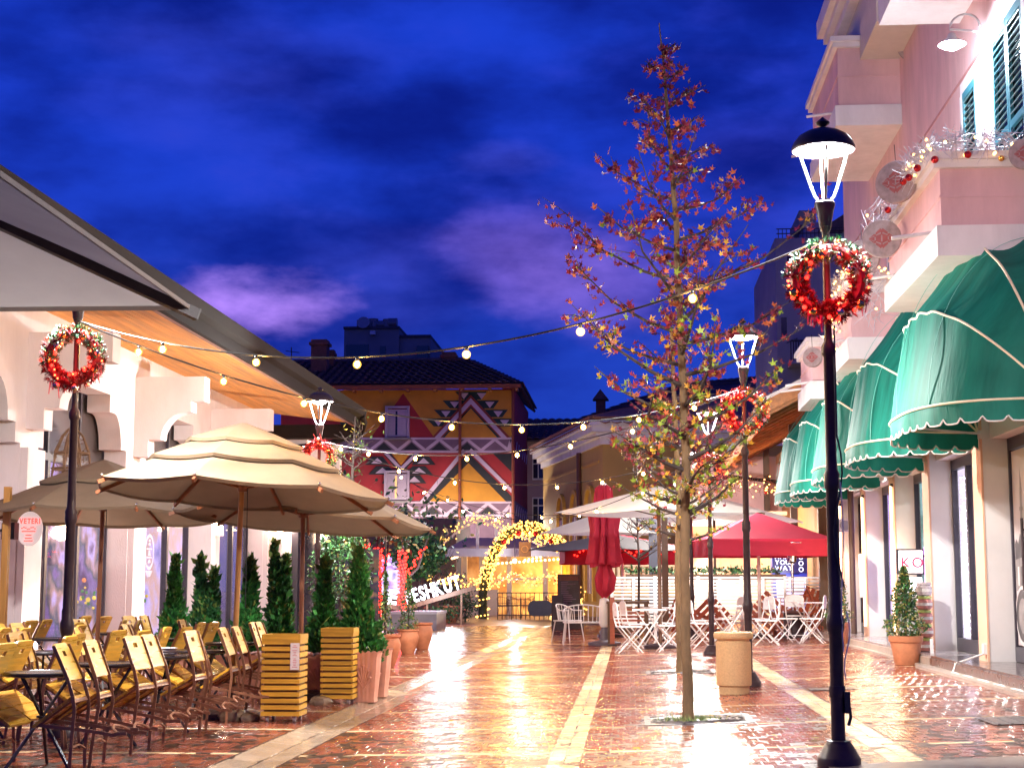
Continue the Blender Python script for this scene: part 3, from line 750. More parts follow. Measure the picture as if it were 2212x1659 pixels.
# signs and fittings in the first bay
t = thing('oval_sign', 'oval pale hanging sign with red lettering beside the cafe door', 'sign', W(64, 1142, 17.9))
part('sign_board', MB().lathe([(.002,-.02),(.9,-.02),(1,-.012),(1,.012),(.9,.02),(.002,.02)], n=36, M=Matrix.Diagonal((.10,.20,1)).to_3x3().lerp(Matrix.Diagonal((.10,.20,1)).to_3x3(),0) if False else (Matrix.Rotation(PI/2,3,'X') @ Matrix.Diagonal((.155,.20,1)))), M('pale_sign_face', (.70,.6,.6), .4, emit=(1,.8,.78), es=.35), t)
e_redtxt = M('red_sign_letter', (.8,.05,.04), .5, emit=(1,.06,.05), es=1.6)
def text(s, size, mat, parent, loc, rot=(PI/2,0,0), ext=.004, name='letter', world=False, bold=0, sx=1):
    """each character its own mesh part"""
    x = 0; out = []
    for ch in s:
        cu = bpy.data.curves.new(name, 'FONT'); cu.body = ch; cu.size = size; cu.extrude = ext; cu.offset = bold
        o = bpy.data.objects.new(name, cu); COL.objects.link(o); bpy.context.view_layer.update()
        dg = bpy.context.evaluated_depsgraph_get()
        me = bpy.data.meshes.new_from_object(o.evaluated_get(dg)); wd = o.dimensions.x
        bpy.data.objects.remove(o)
        if ch == ' ' or not len(me.vertices): x += size*.3*sx; continue
        v0 = min(v.co.x for v in me.vertices)
        me.materials.clear(); me.materials.append(mat)
        for v in me.vertices: v.co.x = (v.co.x-v0)*sx
        m = Matrix.Identity(4)
        p = Vector(loc) + (Matrix.Rotation(rot[2],3,'Z') @ Matrix.Rotation(rot[1],3,'Y')) @ Vector((x,0,0))
        k = ob(name, me, parent); k.location = p; k.rotation_euler = rot; out.append(k); x += wd*sx + size*.09
    return x, out
text('VETERI', .085, e_redtxt, t, (-.115,-.03,.06), bold=.003, sx=.8)
b = MB()
for (u, v, w) in ((0,-.03,.16),(0,-.075,.07),(0,-.11,.08),(0,-.14,.10)): b.cbox((u,-.028,v), (w,.008,.013))
for k in range(8): b.cbox((-.08+k*.022,-.028,.005+.012*math.sin(k*1.4)), (.02,.008,.012))
part('sign_ornament', b, e_redtxt, t)
part('sign_arm', MB().tube([(0,0,.2),(0,.0,.28),(-.35,.05,.28)], .012, 8), iron, t)
p = W(22, 1147, 17.6)
t = thing('wall_speaker', 'small black wall speaker beside the oval sign', 'speaker', p)
part('speaker_cabinet', MB().cbox((0,0,0), (.15,.14,.19)), iron, t); part('speaker_grille', MB().cbox((0,-.073,0), (.125,.006,.165)), cablem, t)
part('speaker_bracket', MB().beam((0,.07,.0),(-.25,.12,.02),.03,.03), iron, t)
p = G(10, 1390); p.y = 17.2; p.x = X2(9, 17.2); p.z = 0
solo('wooden_post', MB().box(-.035,.035,-.035,.035,0,2.3), poolwood, 'brown wooden post at the left edge under the umbrella', 'post', p, world=False)
# wicker pendant hanging in the first arch
p = W(158, 925, 18.7)
t = thing('wicker_lantern', 'brown twig lantern cage hanging in the first arch', 'lantern', p)
rr = random.Random(5)
for k in range(8):
    a = 2*PI*k/8; b = MB()
    for q in range(3):
        j = rr.uniform(-.02,.02)
        b.tube([(.02*math.cos(a),.02*math.sin(a),.02),(.12*math.cos(a)+j,.12*math.sin(a),-.1),(.2*math.cos(a)+j,.2*math.sin(a)+j,-.3),(.245*math.cos(a)-j,.245*math.sin(a)+j,-.52),(.25*math.cos(a)+j,.25*math.sin(a),-.66)], .009, 5)
    part('twig_rib', b, branch_b, t)
b = MB()
for z, r_ in ((-.3,.2),(-.5,.24),(-.65,.25)):
    for q in range(3): b.torus((rr.uniform(-.01,.01),rr.uniform(-.01,.01),z+rr.uniform(-.015,.015)), r_, .008, 20, 5)
part('twig_hoop', b, branch_b, t)
b = MB()
for q in range(160):
    k = rr.random(); r_ = .05+.2*k**.6; a = rr.uniform(0,2*PI); c = Vector((r_*math.cos(a), r_*math.sin(a), -.66*k)); d = Vector((rr.gauss(0,1),rr.gauss(0,1),rr.gauss(0,.6))).normalized()
    b.tube([c, c+d*rr.uniform(.04,.1)], .003, 3, cap=False)
part('loose_twigs', b, branch_b, t, kind='stuff')
part('hanger', MB().tube([(0,0,0),(0,0,1.0)], .006, 6), cablem, t)
# decal on the second shopfront and things seen through the glass
p = W(311, 1192, 25.42); p.x = XG+.02
t = thing('window_emblem', 'grey oval emblem printed on the cafe window', 'emblem', p)
dec = M('emblem_print', (.45,.40,.48), .5, emit=(.6,.55,.7), es=.25)
ell = lambda ry, rz, n=36: [(0, ry*math.cos(2*PI*k/n), rz*math.sin(2*PI*k/n)) for k in range(n)]
b = MB(); o1, i1 = ell(.25,.29), ell(.21,.245)
b.add(o1+i1, [(k,(k+1)%36,36+(k+1)%36,36+k) for k in range(36)])
part('emblem_ring', b, dec, t)
b = MB()
for z, h, w in ((.13,.04,.13),(.05,.02,.3),(-.02,.08,.13),(-.09,.015,.34),(-.15,.05,.17),(.19,.03,.08)): b.add([(0,-w/2,z-h/2),(0,w/2,z-h/2),(0,w/2*(.4 if h>.035 else 1),z+h/2),(0,-w/2*(.4 if h>.035 else 1),z+h/2)], [(0,1,2,3)])
for k in range(5):
    z = -.36-.02*k; b.add([(0,-.2+.03*k,z+.04),(0,.2-.03*k,z+.04),(0,.19-.03*k,z+.055),(0,-.19+.03*k,z+.055)], [(0,1,2,3)])
part('emblem_mark', b, dec, t)
for i, (px, py, Y) in enumerate(((405, 1133, 25.6), (392, 1139, 26.6), (498, 1130, 29.4), (500, 1146, 30.2), (318, 1131, 25.0))):
    Y = (XG-.75)*3400/(px-1360); p = W(px, py, Y)
    t = thing('pendant_lamp', 'glowing flat pendant lamp seen through the cafe window, number %s from the left' % ('first', 'second', 'third', 'fourth', 'fifth')[i] if False else ('glowing disc pendant lamp left of two behind the middle cafe window', 'glowing disc pendant lamp right of two behind the middle cafe window', 'upper glowing pendant lamp behind the third cafe window', 'lower glowing pendant lamp behind the third cafe window', 'glowing pendant lamp behind the emblem window')[i], 'pendant lamp', p, 'pendant lamps inside the cafe')
    part('shade', MB().lathe([(.02,.05),(.06,.04),(.115,.015),(.12,.0),(.002,.005)], n=20), M('cream_shade%d'%i, (.8,.7,.45), .5, emit=(1,.85,.5), es=2.5), t)
    part('flex', MB().tube([(0,0,.06),(0,0,.5)], .006, 5), cablem, t)
b = MB(); rr = random.Random(9)
for k in range(80):
    y = rr.choice((24.2,24.9,26.9,28.9,29.6,31.2))+rr.gauss(0,.22); z = rr.choice((.95,1.08))+rr.gauss(0,.10); b.m = rr.choice((0,0,1,2,2)); b.sphere((XG-.5+rr.gauss(0,.12), y, z), rr.uniform(.018,.04), 6, 4)
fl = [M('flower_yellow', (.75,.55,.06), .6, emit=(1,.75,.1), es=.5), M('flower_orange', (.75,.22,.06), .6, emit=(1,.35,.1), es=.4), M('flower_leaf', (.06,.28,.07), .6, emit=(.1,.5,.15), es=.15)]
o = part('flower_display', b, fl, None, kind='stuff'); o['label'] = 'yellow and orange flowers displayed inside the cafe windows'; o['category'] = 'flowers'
b = MB()
for k in range(46):
    y = 24+k*.09; b.sphere((XG-.2, y if y < 27.3 else y+1.3, 2.62-.12*abs(math.sin(k*.45))), .016, 6, 4)
o = part('violet_fairy_lights', b, glow('violet_fairy', (.35,.1,1), 7), None, kind='stuff'); o['label'] = 'violet fairy lights strung inside the cafe windows'; o['category'] = 'fairy lights'

# ================================================================ LARGE GREY PARASOL (upper left)
cn = Vector((-2.86, 10.0, 3.02)); hs = 1.85
pc = Vector((cn.x-hs, cn.y-hs, 3.78))
t = thing('large_parasol', 'large grey square parasol filling the upper left corner', 'parasol', (pc.x, pc.y, 0))
cor = [Vector((pc.x+sx*hs, pc.y+sy*hs, 3.02)) for sx, sy in ((1,1),(-1,1),(-1,-1),(1,-1))]
_r = Matrix.Rotation(R(1.6),3,'Z'); cor = [cn+_r @ (p-cn) for p in cor]; pc = cn+_r @ (pc-cn)
for k in range(4):
    a, c = cor[k], cor[(k+1)%4]
    def fn(u, v, a=a, c=c):
        e = a.lerp(c, u); p = e.lerp(pc, v); p.z -= .05*math.sin(PI*u)*(1-v)*0 + .07*math.sin(PI*v)*math.sin(PI*u); return p
    part('canopy_panel', MB().grid(fn, 10, 10), canvas_g, t, True)
    hm = MB()
    for q in range(12):
        e0, e1 = fn(q/12,0), fn((q+1)/12,0); hm.beam(e0+Vector((0,0,-.012)), e1+Vector((0,0,-.012)), .012, .028)
    part('canopy_hem', hm, canvas_g, t, True)
    part('canopy_rib', MB().beam(a+Vector((0,0,-.035))+(a-pc).normalized()*.05, pc+Vector((0,0,-.03)), .05, .075), iron, t, True)
    part('rib_end', MB().beam(a+Vector((0,0,-.035))+(a-pc).normalized()*.05, a+Vector((0,0,-.036))+(a-pc).normalized()*.062, .052, .077), M('rib_cap%d'%k, (.06,.05,.05), .5), t, True)
part('parasol_pole', MB().lathe([(.04,0),(.04,3.7)], (pc.x,pc.y,0), 14), iron, t, True)
part('parasol_base', MB().lathe([(.35,0),(.35,.06),(.06,.1)], (pc.x,pc.y,0), 24), iron, t, True)

ventshade = M('vent_shadow', (.05,.035,.025), .9)  # dark strip standing in for the shadow between canopy tiers
# ================================================================ BEIGE UMBRELLAS
def umbrella(loc, label, Rr=1.39, ztop=2.63, zed=2.06, tiers=3, phi0=-3, polem=poolwood, seed=1, lean=(0,0), sl=(-.05,-.05)):
    rr = random.Random(seed)
    t = thing('market_umbrella', label, 'umbrella', (loc[0], loc[1], 0), 'beige tiered umbrellas over the cafe tables')
    fr = {3: [0.0,.40,.66,1.0], 2: [0.0,.52,1.0]}[tiers]
    def surf(r, a):   # height and sagging edges
        k = ((a-R(phi0))/(PI/4)) % 1.0; sag = math.sin(PI*k)
        rr_ = r*(1-.06*sag*r)                                  # scalloped edge
        z = ztop-(ztop-zed)*(r**1.12) - .055*sag*r*(1-r*.45)
        x, y = Rr*rr_*math.sin(a), -Rr*rr_*math.cos(a)
        return Vector((x, y, z+x*sl[0]+y*sl[1]))
    for i in range(tiers):
        r0, r1 = fr[i], fr[i+1]; lo = max(0, r0-.07) if i else 0
        def fn(u, v): 
            r = max(.012, lo+(r1-lo)*v); p = surf(r, 2*PI*u+R(phi0)); p.z += .045*(tiers-1-i) - (.03 if i and v < .05 else 0); return p
        b = MB().grid(fn, 64, 6)
        # a short hem hanging at the edge of each tier
        def hem(u, v):
            p = surf(r1, 2*PI*u+R(phi0)); p.z += .045*(tiers-1-i) - v*.03; q = 1-v*.012; p.x *= q; p.y *= q; return p
        b.grid(hem, 64, 1)
        ct = part('canopy_tier', b, canvas, t)
        if i < tiers-1:
            def vent(u, v):
                p = surf(r1-.01, 2*PI*u+R(phi0)); p.z += .045*(tiers-1-i)-.012-.042*v; p.x *= .985; p.y *= .985; return p
            part('tier_shadow', MB().grid(vent, 64, 1), ventshade, ct)
    for k in range(8):
        a = R(phi0)+k*PI/4
        b = MB(); pts = [surf(r, a)+Vector((0,0,-.035)) for r in (.04,.3,.6,.85,1.03)]
        for p, q in zip(pts, pts[1:]): b.beam(p, q, .024, .034)
        part('rib', b, ribwood, t)
        p = surf(.55, a); part('strut', MB().beam((.03*math.sin(a),-.03*math.cos(a),ztop-.52), p+Vector((0,0,-.05)), .02, .026), ribwood, t)
        e = surf(1.0, a); part('grommet', MB().sphere(e+Vector((0,0,.012)), .014, 8, 5), chrome, t)
    b = MB(); b.tube([(lean[0], lean[1], 0),(lean[0]*.5,lean[1]*.5,1.2),(0,0,ztop-.03)], [.026,.026,.024], 14); part('pole', b, polem, t)
    part('hub', MB().lathe([(.045,ztop-.56),(.055,ztop-.53),(.055,ztop-.47),(.03,ztop-.45)], n=14), ribwood, t)
    part('crown_hub', MB().lathe([(.03,ztop-.14),(.05,ztop-.1),(.05,ztop-.04),(.02,ztop-.02)], n=14), ribwood, t)
    part('pull_cord', MB().tube([(.05,-.02,ztop-.5),(.055,-.03,1.0)], .004, 5), cablem, t)
    part('umbrella_base', MB().lathe([(.26,0),(.26,.05),(.22,.07),(.05,.08),(.04,.3)], (lean[0],lean[1],0), 24), iron, t)
    t.name = 'market_umbrella'; return t
U1 = umbrella((X2(520,14.5), 14.5), 'tallest beige umbrella with three tiers on a yellow pole behind the crate planter', lean=(-.06,0))
umbrella((X2(217,18.0), 18.0), 'beige umbrella on the left, behind the far left lamp post', 1.42, 2.62, 2.02, 2, -12, seed=2, lean=(-.02,0), polem=ribwood, sl=(.0,-.04))
umbrella((X2(652,17.2), 17.2), 'beige umbrella on the brown pole, right of and behind the tallest one', 1.42, 2.50, 1.93, 2, 9, ribwood, 3, sl=(-.06,-.06))

# ================================================================ BISTRO TABLES AND TIPPED FOLDING CHAIRS
def make_table(label):
    t = thing('bistro_table', label, 'table', (0,0,0), 'round iron bistro tables')
    part('tabletop', MB().lathe([(.004,.600),(.245,.600),(.258,.606),(.26,.622),(.252,.630),(.245,.626),(.004,.625)], n=36), iron2, t)
    for k in range(3):
        a = k*2*PI/3+.5
        part('leg', MB().beam((.19*math.cos(a),.19*math.sin(a),.60), (-.24*math.cos(a),-.24*math.sin(a),.0), .018, .018), iron2, t)
    part('leg_ring', MB().torus((0,0,.335), .035, .008, 14, 6), iron2, t)
    return t
def make_chair(label):
    """faces +X, origin on the ground under the front feet"""
    t = thing('folding_chair', label, 'chair', (0,0,0), 'wooden folding chairs tipped against the bistro tables')
    w = .165; zb0, zb1 = .50, .755
    bx = lambda z: -.30 - (z-.40)*.20
    # backrest board with a hand slot, made of four butted pieces
    b = MB(); th = (.016,0,.003)
    def quad(y0, y1, z0, z1, c=0):
        pl = [(bx(z0),y0,z0),(bx(z0),y1,z0)]
        if c > 0:
            pl += [(bx(z1-c),y1,z1-c),(bx(z1-c*.3),y1-c*.3,z1-c*.3),(bx(z1),y1-c,z1),(bx(z1),y0+c,z1),(bx(z1-c*.3),y0+c*.3,z1-c*.3),(bx(z1-c),y0,z1-c)]
        else: pl += [(bx(z1),y1,z1),(bx(z1),y0,z1)]
        b.prism(pl, th)
    quad(-w+.012, w-.012, zb0, .665); quad(-w+.012, -.035, .665, .70); quad(.035, w-.012, .665, .70); quad(-w+.012, w-.012, .70, zb1, .04)
    part('backrest', b, chairwood, t, ang=20)
    for s in (-1, 1):
        pts = [(bx(.75),s*w,.74),(bx(.50),s*w,.50),(-.285,s*w,.40),(-.25,s*w,.33),(-.14,s*w,.20),(-.04,s*w,.08),(-.005,s*w,.03),(.02,s*w,.0)]
        bb = MB()
        for p, q in zip(pts, pts[1:]): bb.beam(p, q, .007, .022, (0,0,1) if False else (1,0,.3))
        part('front_leg', bb, brownmetal, t)
        pts = [(.0,s*(w-.016),.385),(-.06,s*(w-.016),.33),(-.20,s*(w-.016),.20),(-.30,s*(w-.016),.10),(-.345,s*(w-.016),.05),(-.39,s*(w-.016),.03),(-.425,s*(w-.016),.0)]
        bb = MB()
        for p, q in zip(pts, pts[1:]): bb.beam(p, q, .007, .022, (1,0,.3))
        part('rear_leg', bb, brownmetal, t)
    # bent hoop that joins the rear feet, cross bars
    part('foot_hoop', MB().tube([(-.38,-w+.016,.035),(-.36,-w*.6,.085),(-.355,0,.105),(-.36,w*.6,.085),(-.38,w-.016,.035)], .009, 6), brownmetal, t)
    part('crossbar', MB().beam((-.262,-w,.37),(-.262,w,.37),.014,.014), brownmetal, t)
    part('crossbar', MB().tube([(-.07,-w,.115),(-.075,-w*.5,.15),(-.075,w*.5,.15),(-.07,w,.115)], .008, 6), brownmetal, t)
    seat = part('seat', MB().tube([(.02,-w+.02,.382),(-.27,-w+.02,.382),(-.27,w-.02,.382),(.02,w-.02,.382)], .008, 6), brownmetal, t)
    for k in range(4):
        x = -.235+k*.078
        part('slat', MB().box(x-.037, x+.037, -w+.005, w-.005, .39, .408), seatwood, seat)
    return t
table0 = make_table('x'); chair0 = make_chair('x')
bpy.context.view_layer.update()
first = {'c': True, 't': True}
def put_table(x, y, lab):
    if first['t']: first['t'] = False; table0.location = (x,y,0); table0['label'] = lab; table0.rotation_euler = (0,0,.2)
    else: dup(table0, (x,y,0), (0,0,rnd.uniform(0,2)), lab)
def put_chair(x, y, face, tip, lab, z=0, scale=1):
    """face: heading of the chair's front; tip: forward tilt"""
    rot = (Matrix.Rotation(face,3,'Z') @ Matrix.Rotation(tip,3,'Y')).to_euler()
    if first['c']: first['c'] = False; o = chair0; o.location = (x,y,z); o.rotation_euler = rot; o['label'] = lab
    else: o = dup(chair0, (x,y,z), rot, lab)
    return o
ordw = ['first','second','third','fourth','fifth','sixth']
def table_set(x, y, name, spread=.19, sides=(1,-1), skew=0.0, facing=0.0):
    put_table(x, y, 'round black iron bistro table with tipped chairs, '+name)
    for s in sides:
        sd = 'street' if s > 0 else 'wall'
        for j, dy in enumerate((-spread, spread)):
            f = (PI if s > 0 else 0) + facing + rnd.uniform(-.11,.11)
            tip = R(33)+rnd.uniform(-.09,.07)
            d = .335+rnd.uniform(-.012,.012)
            cx = x+s*d*math.cos(facing)-dy*math.sin(facing); cy_ = y+dy*math.cos(facing)+s*d*math.sin(facing)+skew
            lb = '%s wooden chair, %s side of the %s' % ('nearer' if j == 0 else 'farther', sd, name)
            put_chair(cx, cy_, f, tip, lb)
XA, XB = -3.93, -5.15
rowA = [10.45, 11.72, 12.95, 14.15, 16.0]
nmA = ['frontmost gutter row table', 'second gutter row table', 'third gutter row table', 'gutter table behind the planters', 'gutter row table by the brown pole']
for y, nm in zip(rowA, nmA): table_set(XA+.02*(y-10) - (.0 if y < 15 else .25), y, nm)
rowB = [12.3, 13.7, 15.3, 17.0]
nmB = ['middle row table by the lamp', 'second middle row table', 'third middle row table', 'last middle row table']
for y, nm in zip(rowB, nmB): table_set(XB, y, nm, facing=.12)
rowC = [15.2, 17.2, 19.2]
nmC = ['wall row table by the cafe door', 'second wall row table', 'wall row table by the emblem window']
for y, nm in zip(rowC, nmC): table_set(-6.35, y, nm, facing=-.1)
# folded napkins / plates left on a table
p = Vector((XA+.06, 12.95, .632))
for k in range(3): solo('plate', MB().lathe([(.004,.0),(.06,.0),(.085,.016),(.083,.019),(.06,.006),(.004,.006)], (0,0,.021*k), 20), whitep, ('lowest','middle','topmost')[k]+' white ashtray plate stacked on the third gutter row table', 'plate', (p.x+.05,p.y,p.z), 'plates stacked on a bistro table', world=False)

# ================================================================ SLATTED CRATE PLANTERS ON CASTERS
def crate_planter(loc, w, h, label, sign):
    x, y = loc
    t = thing('crate_planter', label, 'planter', (x, y, 0), 'slatted wooden planters on casters')
    part('inner_box', MB().box(-w/2+.022, w/2-.022, -w/2+.022, w/2-.022, .06, h-.03), cratein, t)
    n = 12; pit = (h-.055)/n
    for k in range(n):
        z0 = .055+k*pit; z1 = z0+pit*.66
        for s in range(4):
            a = s*PI/2; m = Matrix.Rotation(a,4,'Z'); e = .004*rnd.uniform(-1,1)
            part('slat', MB().box(-w/2+(.02 if s % 2 else 0), w/2-(.02 if s % 2 else 0), -w/2+e*.3, -w/2+.02, z0+e*.4, z1+e*.4, m), crate, t)
    rim = MB()
    for s in range(4):
        m = Matrix.Rotation(s*PI/2,4,'Z'); part('rim_slat', MB().box(-w/2-.002, w/2-.022, -w/2-.003, -w/2+.022, h-.02, h+.03, m), crate, t)
    part('soil', MB().box(-w/2+.03, w/2-.03, -w/2+.03, w/2-.03, h-.03, h-.01), soil, t)
    for sx in (-1,1):
        for sy in (-1,1):
            b = MB().lathe([(.004,-.012),(.026,-.012),(.03,-.006),(.03,.006),(.026,.012),(.004,.012)], (0,0,0), 14, M=Matrix.Rotation(PI/2,3,'Y'))
            o = part('caster', b, rubber, t); o.location = (sx*(w/2-.05), sy*(w/2-.05), .03)
            fk = part('caster_fork', MB().box(-.018,.018,-.014,.014,.012,.032), chrome, o)
    if sign:
        s_ = part('paper_notice', MB().box(w/2-.085, w/2-.004, -w/2-.006, -w/2-.003, h-.28, h-.045), M('notice_paper', (.75,.68,.66), .6), t)
        b = MB()
        for k in range(14):
            z = h-.065-k*.0145; l = rnd.uniform(.02,.05)
            if k in (2,7): continue
            b.box(w/2-.045-l/2, w/2-.045+l/2, -w/2-.0075, -w/2-.0065, z-.004, z)
        part('notice_print', b, M('notice_red_print', (.6,.08,.1), .6), s_, kind='stuff')
    return t
p = G(604, 1560); crate_planter((p.x, p.y+.17), .345, .74, 'slatted yellow wooden planter with a paper notice, nearer the gutter front', True)
p = G(726, 1521); crate_planter((p.x, p.y+.17), .335, .74, 'slatted yellow wooden planter farther back beside the fluted pots', False)
# boulders in the gutter edge
rk = M('wet_boulder', (.17,.11,.07), .35, var=.4, scale=9, bump=.6, bscale=22, rvar=.15)
for i, (px, py, r_) in enumerate(((500, 1555, .14), (540, 1556, .09), (690, 1522, .11))):
    p = G(px, py); rr = random.Random(i+3); ws = [rr.uniform(.8,1.2) for _ in range(12)]
    b = MB().lathe([(.01,0),(r_,.0),(r_*1.1,r_*.3),(r_*.95,r_*.62),(r_*.5,r_*.8),(.01,r_*.83)], n=12, wob=lambda a, i_: ws[int(a/2/PI*12) % 12]*(1+.1*math.sin(3*a+i_)))
    solo('boulder', b, rk, ('larger wet boulder under the chairs left of the first crate planter', 'smaller wet boulder touching the first crate planter', 'wet boulder between the two crate planters')[i], 'boulder', p, 'wet boulders on the paving', world=False)

# ================================================================ CEDARS AND FLUTED TERRACOTTA POTS
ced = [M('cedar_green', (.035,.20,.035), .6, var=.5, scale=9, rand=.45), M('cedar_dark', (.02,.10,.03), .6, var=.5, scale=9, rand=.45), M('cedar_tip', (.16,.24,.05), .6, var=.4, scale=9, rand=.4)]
def cedar_crown(b, h, rmax, rr, n, dark=.2, tips=1):
    for lob in range(tips):
        ox = 0 if tips == 1 else (-.16+.32*lob)*rmax*2; hh = h*(1 if lob == 0 else rr.uniform(.86,.97))
        for i in range(n//tips):
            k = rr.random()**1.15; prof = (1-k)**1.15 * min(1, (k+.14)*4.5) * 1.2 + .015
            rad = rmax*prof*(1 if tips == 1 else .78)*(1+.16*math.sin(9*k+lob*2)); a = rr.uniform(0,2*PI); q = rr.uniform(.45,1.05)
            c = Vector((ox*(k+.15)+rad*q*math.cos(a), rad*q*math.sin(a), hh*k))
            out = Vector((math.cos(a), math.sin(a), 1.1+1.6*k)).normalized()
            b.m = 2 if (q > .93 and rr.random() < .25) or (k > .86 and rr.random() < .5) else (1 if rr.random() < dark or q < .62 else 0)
            for _ in range(3):
                d = (out+Vector((rr.gauss(0,.4),rr.gauss(0,.4),rr.gauss(0,.3)))).normalized(); ln = rr.uniform(.03,.062)*(1+.3*h)*(1.9 if rr.random() < .03 else 1)
                s_ = d.cross(Vector((rr.gauss(0,1),rr.gauss(0,1),rr.gauss(0,1)))).normalized()*ln*.22
                b.add([c, c+d*ln*.55+s_, c+d*ln, c+d*ln*.55-s_], [(0,1,2,3)])
def cedar(px, y, ztop, rmax, zb, label, seed, dark=.2, tips=1, n=2600):
    rr = random.Random(seed); x = X2(px, y)
    t = thing('cedar_shrub', label, 'shrub', (x, y, zb), 'conical cedars by the cafe terrace')
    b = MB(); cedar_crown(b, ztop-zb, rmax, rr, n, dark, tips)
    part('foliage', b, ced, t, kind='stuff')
    part('trunk', MB().tube([(0,0,-.3),(0,0,(ztop-zb)*.7)], [.02,.006], 6), barkd, t)
CED = [(378, 19.6, 1.55, .17, .35, 'small slim cedar, leftmost of the row behind the chairs', 1, .15, 1),
       (447, 18.9, 1.53, .24, .30, 'dark twin tipped cedar left of the yellow umbrella pole', 2, .75, 2),
       (540, 18.0, 1.48, .16, .45, 'slim bright cedar right of the yellow umbrella pole', 3, .2, 1),
       (605, 18.9, 1.68, .21, .38, 'tall broad cedar left of the brown umbrella pole', 4, .45, 2),
       (700, 17.8, 1.48, .17, .45, 'slim cedar just right of the brown umbrella pole', 5, .25, 1),
       (775, 17.0, 1.58, .24, .36, 'largest bright green cedar, next to the second crate planter', 6, .1, 1)]
for c in CED: cedar(*c)
def fluted_pot(x, y, w, h, label, d=None, n=9):
    """square trough with a scalloped rim and shell fluting"""
    t = thing('fluted_pot', label, 'pot', (x, y, 0), 'pink terracotta pots under the cedars')
    b = MB(); d = d or w
    def fn(u, v):
        a = 2*PI*u; c, s = math.cos(a), math.sin(a); m = max(abs(c), abs(s))**.85
        fl = 1+.03*math.sin(a*n*2)*min(1,(1-abs(v-.55))*1.3); tp = .72+.28*v**.8+(.07 if v > .93 else 0)-(.0 if v > .06 else -.06)
        return Vector((w/2*c/m*tp*fl, d/2*s/m*tp*fl, h*v + (.018*abs(math.sin(a*n)) if v > .95 else 0)))
    b.grid(fn, 72, 14)
    part('pot_body', b, terrap, t)
    part('soil', MB().box(-w*.42,w*.42,-d*.42,d*.42,h*.86,h*.9), soil, t)
    b = MB()
    for k in range(7):
        a = R(-60+20*k); b.tube([(0,-d/2*.80,h*.28),(math.sin(a)*w*.18,-d/2*.92,h*(.28+.28*math.cos(a))),(math.sin(a)*w*.30,-d/2*1.0,h*(.28+.48*math.cos(a)))], [.007,.012,.014], 6)
    part('shell_relief', b, terrap, t)
    return t
for (px, y, w, h, lab) in ((792, 16.6, .30, .50, 'pink fluted pot with shell relief right of the second crate planter'), (812, 17.4, .34, .50, 'pink fluted pot behind the other, under the largest cedar'), (700, 17.5, .5, .42, 'pink fluted pot under the slim cedar by the brown pole'), (610, 18.5, .55, .40, 'pink fluted pot behind the first crate planter'), (540, 17.75, .6, .42, 'wide pink fluted pot behind the iron table near the yellow pole'), (447, 18.6, .5, .34, 'pink fluted pot under the dark twin cedar'), (378, 19.3, .4, .36, 'pink fluted pot under the leftmost cedar')):
    fluted_pot(X2(px, y), y, w, h, lab)

# ---------------------------------------------------------------- round terracotta pots with topiary
topi = [M('topiary_leaf', (.045,.16,.035), .45, var=.5, scale=12, rand=.5), M('topiary_dark', (.02,.075,.025), .45, var=.5, scale=12, rand=.5), M('topiary_olive', (.22,.20,.05), .5, var=.4, scale=12, rand=.5)]
def leaf_cloud(b, pts, ln, rr, mix=(.5,.35,.15)):
    for c in pts:
        v = Vector((rr.gauss(0,1),rr.gauss(0,1),rr.gauss(0,1)+.4)).normalized(); s_ = v.cross(Vector((rr.gauss(0,1),rr.gauss(0,1),rr.gauss(0,1)))).normalized()
        l = ln*rr.uniform(.6,1.25); b.m = rr.choices(range(len(mix)), mix)[0]; c = Vector(c)
        b.add([c, c+v*l*.5+s_*l*.27, c+v*l, c+v*l*.5-s_*l*.27], [(0,1,2,3)])
def blob(rr, n, f):
    out = []
    while len(out) < n:
        p = f(rr)
        if p is not None: out.append(p)
    return out
def round_pot(x, y, z, r_, h, label, mat=terra, style=0):
    t = thing('terracotta_pot', label, 'pot', (x, y, z), 'round terracotta pots in the street')
    if style == 0: prof = [(r_*.55,0),(r_*.62,.03),(r_*.9,h*.45),(r_*1.0,h*.68),(r_*.86,h*.86),(r_*.84,h*.89),(r_*.98,h*.93),(r_*.99,h*1.0),(r_*.9,h),(r_*.86,h*.95),(.01,h*.94)]
    else: prof = [(r_*.66,0),(r_*.68,.01),(r_*.91,h*.76),(r_*.905,h*.78),(r_*.985,h*.79),(r_,h*.82),(r_*1.01,h*.99),(r_*.98,h),(r_*.90,h),(r_*.87,h*.9),(.01,h*.88)]
    part('pot_body', MB().lathe(prof, n=32), mat, t)
    part('soil', MB().lathe([(.01,h*.90),(r_*.86,h*.90),(r_*.86,h*.895)], n=20), soil, t)
    return t
def topiary(x, y, z, h, f, n, label, ln=.05, seed=1, mix=(.5,.35,.15), stem=.02):
    rr = random.Random(seed); t = thing('topiary_shrub', label, 'shrub', (x,y,z), 'potted shrubs in the street')
    b = MB(); leaf_cloud(b, blob(rr, n, f), ln, rr, mix); part('foliage', b, topi, t, kind='stuff')
    part('stem', MB().tube([(0,0,-.15),(.01,0,h*.8)], [stem, stem*.4], 6), barkd, t)
def cone_f(h, r_, waves=0):
    def f(rr):
        k = rr.random(); w = r_*((1-k)**.8)*min(1,(k+.15)*4)*(1+.22*math.sin(k*waves)); a = rr.uniform(0,2*PI); q = rr.uniform(.4,1.05)
        return (w*q*math.cos(a), w*q*math.sin(a), h*k)
    return f
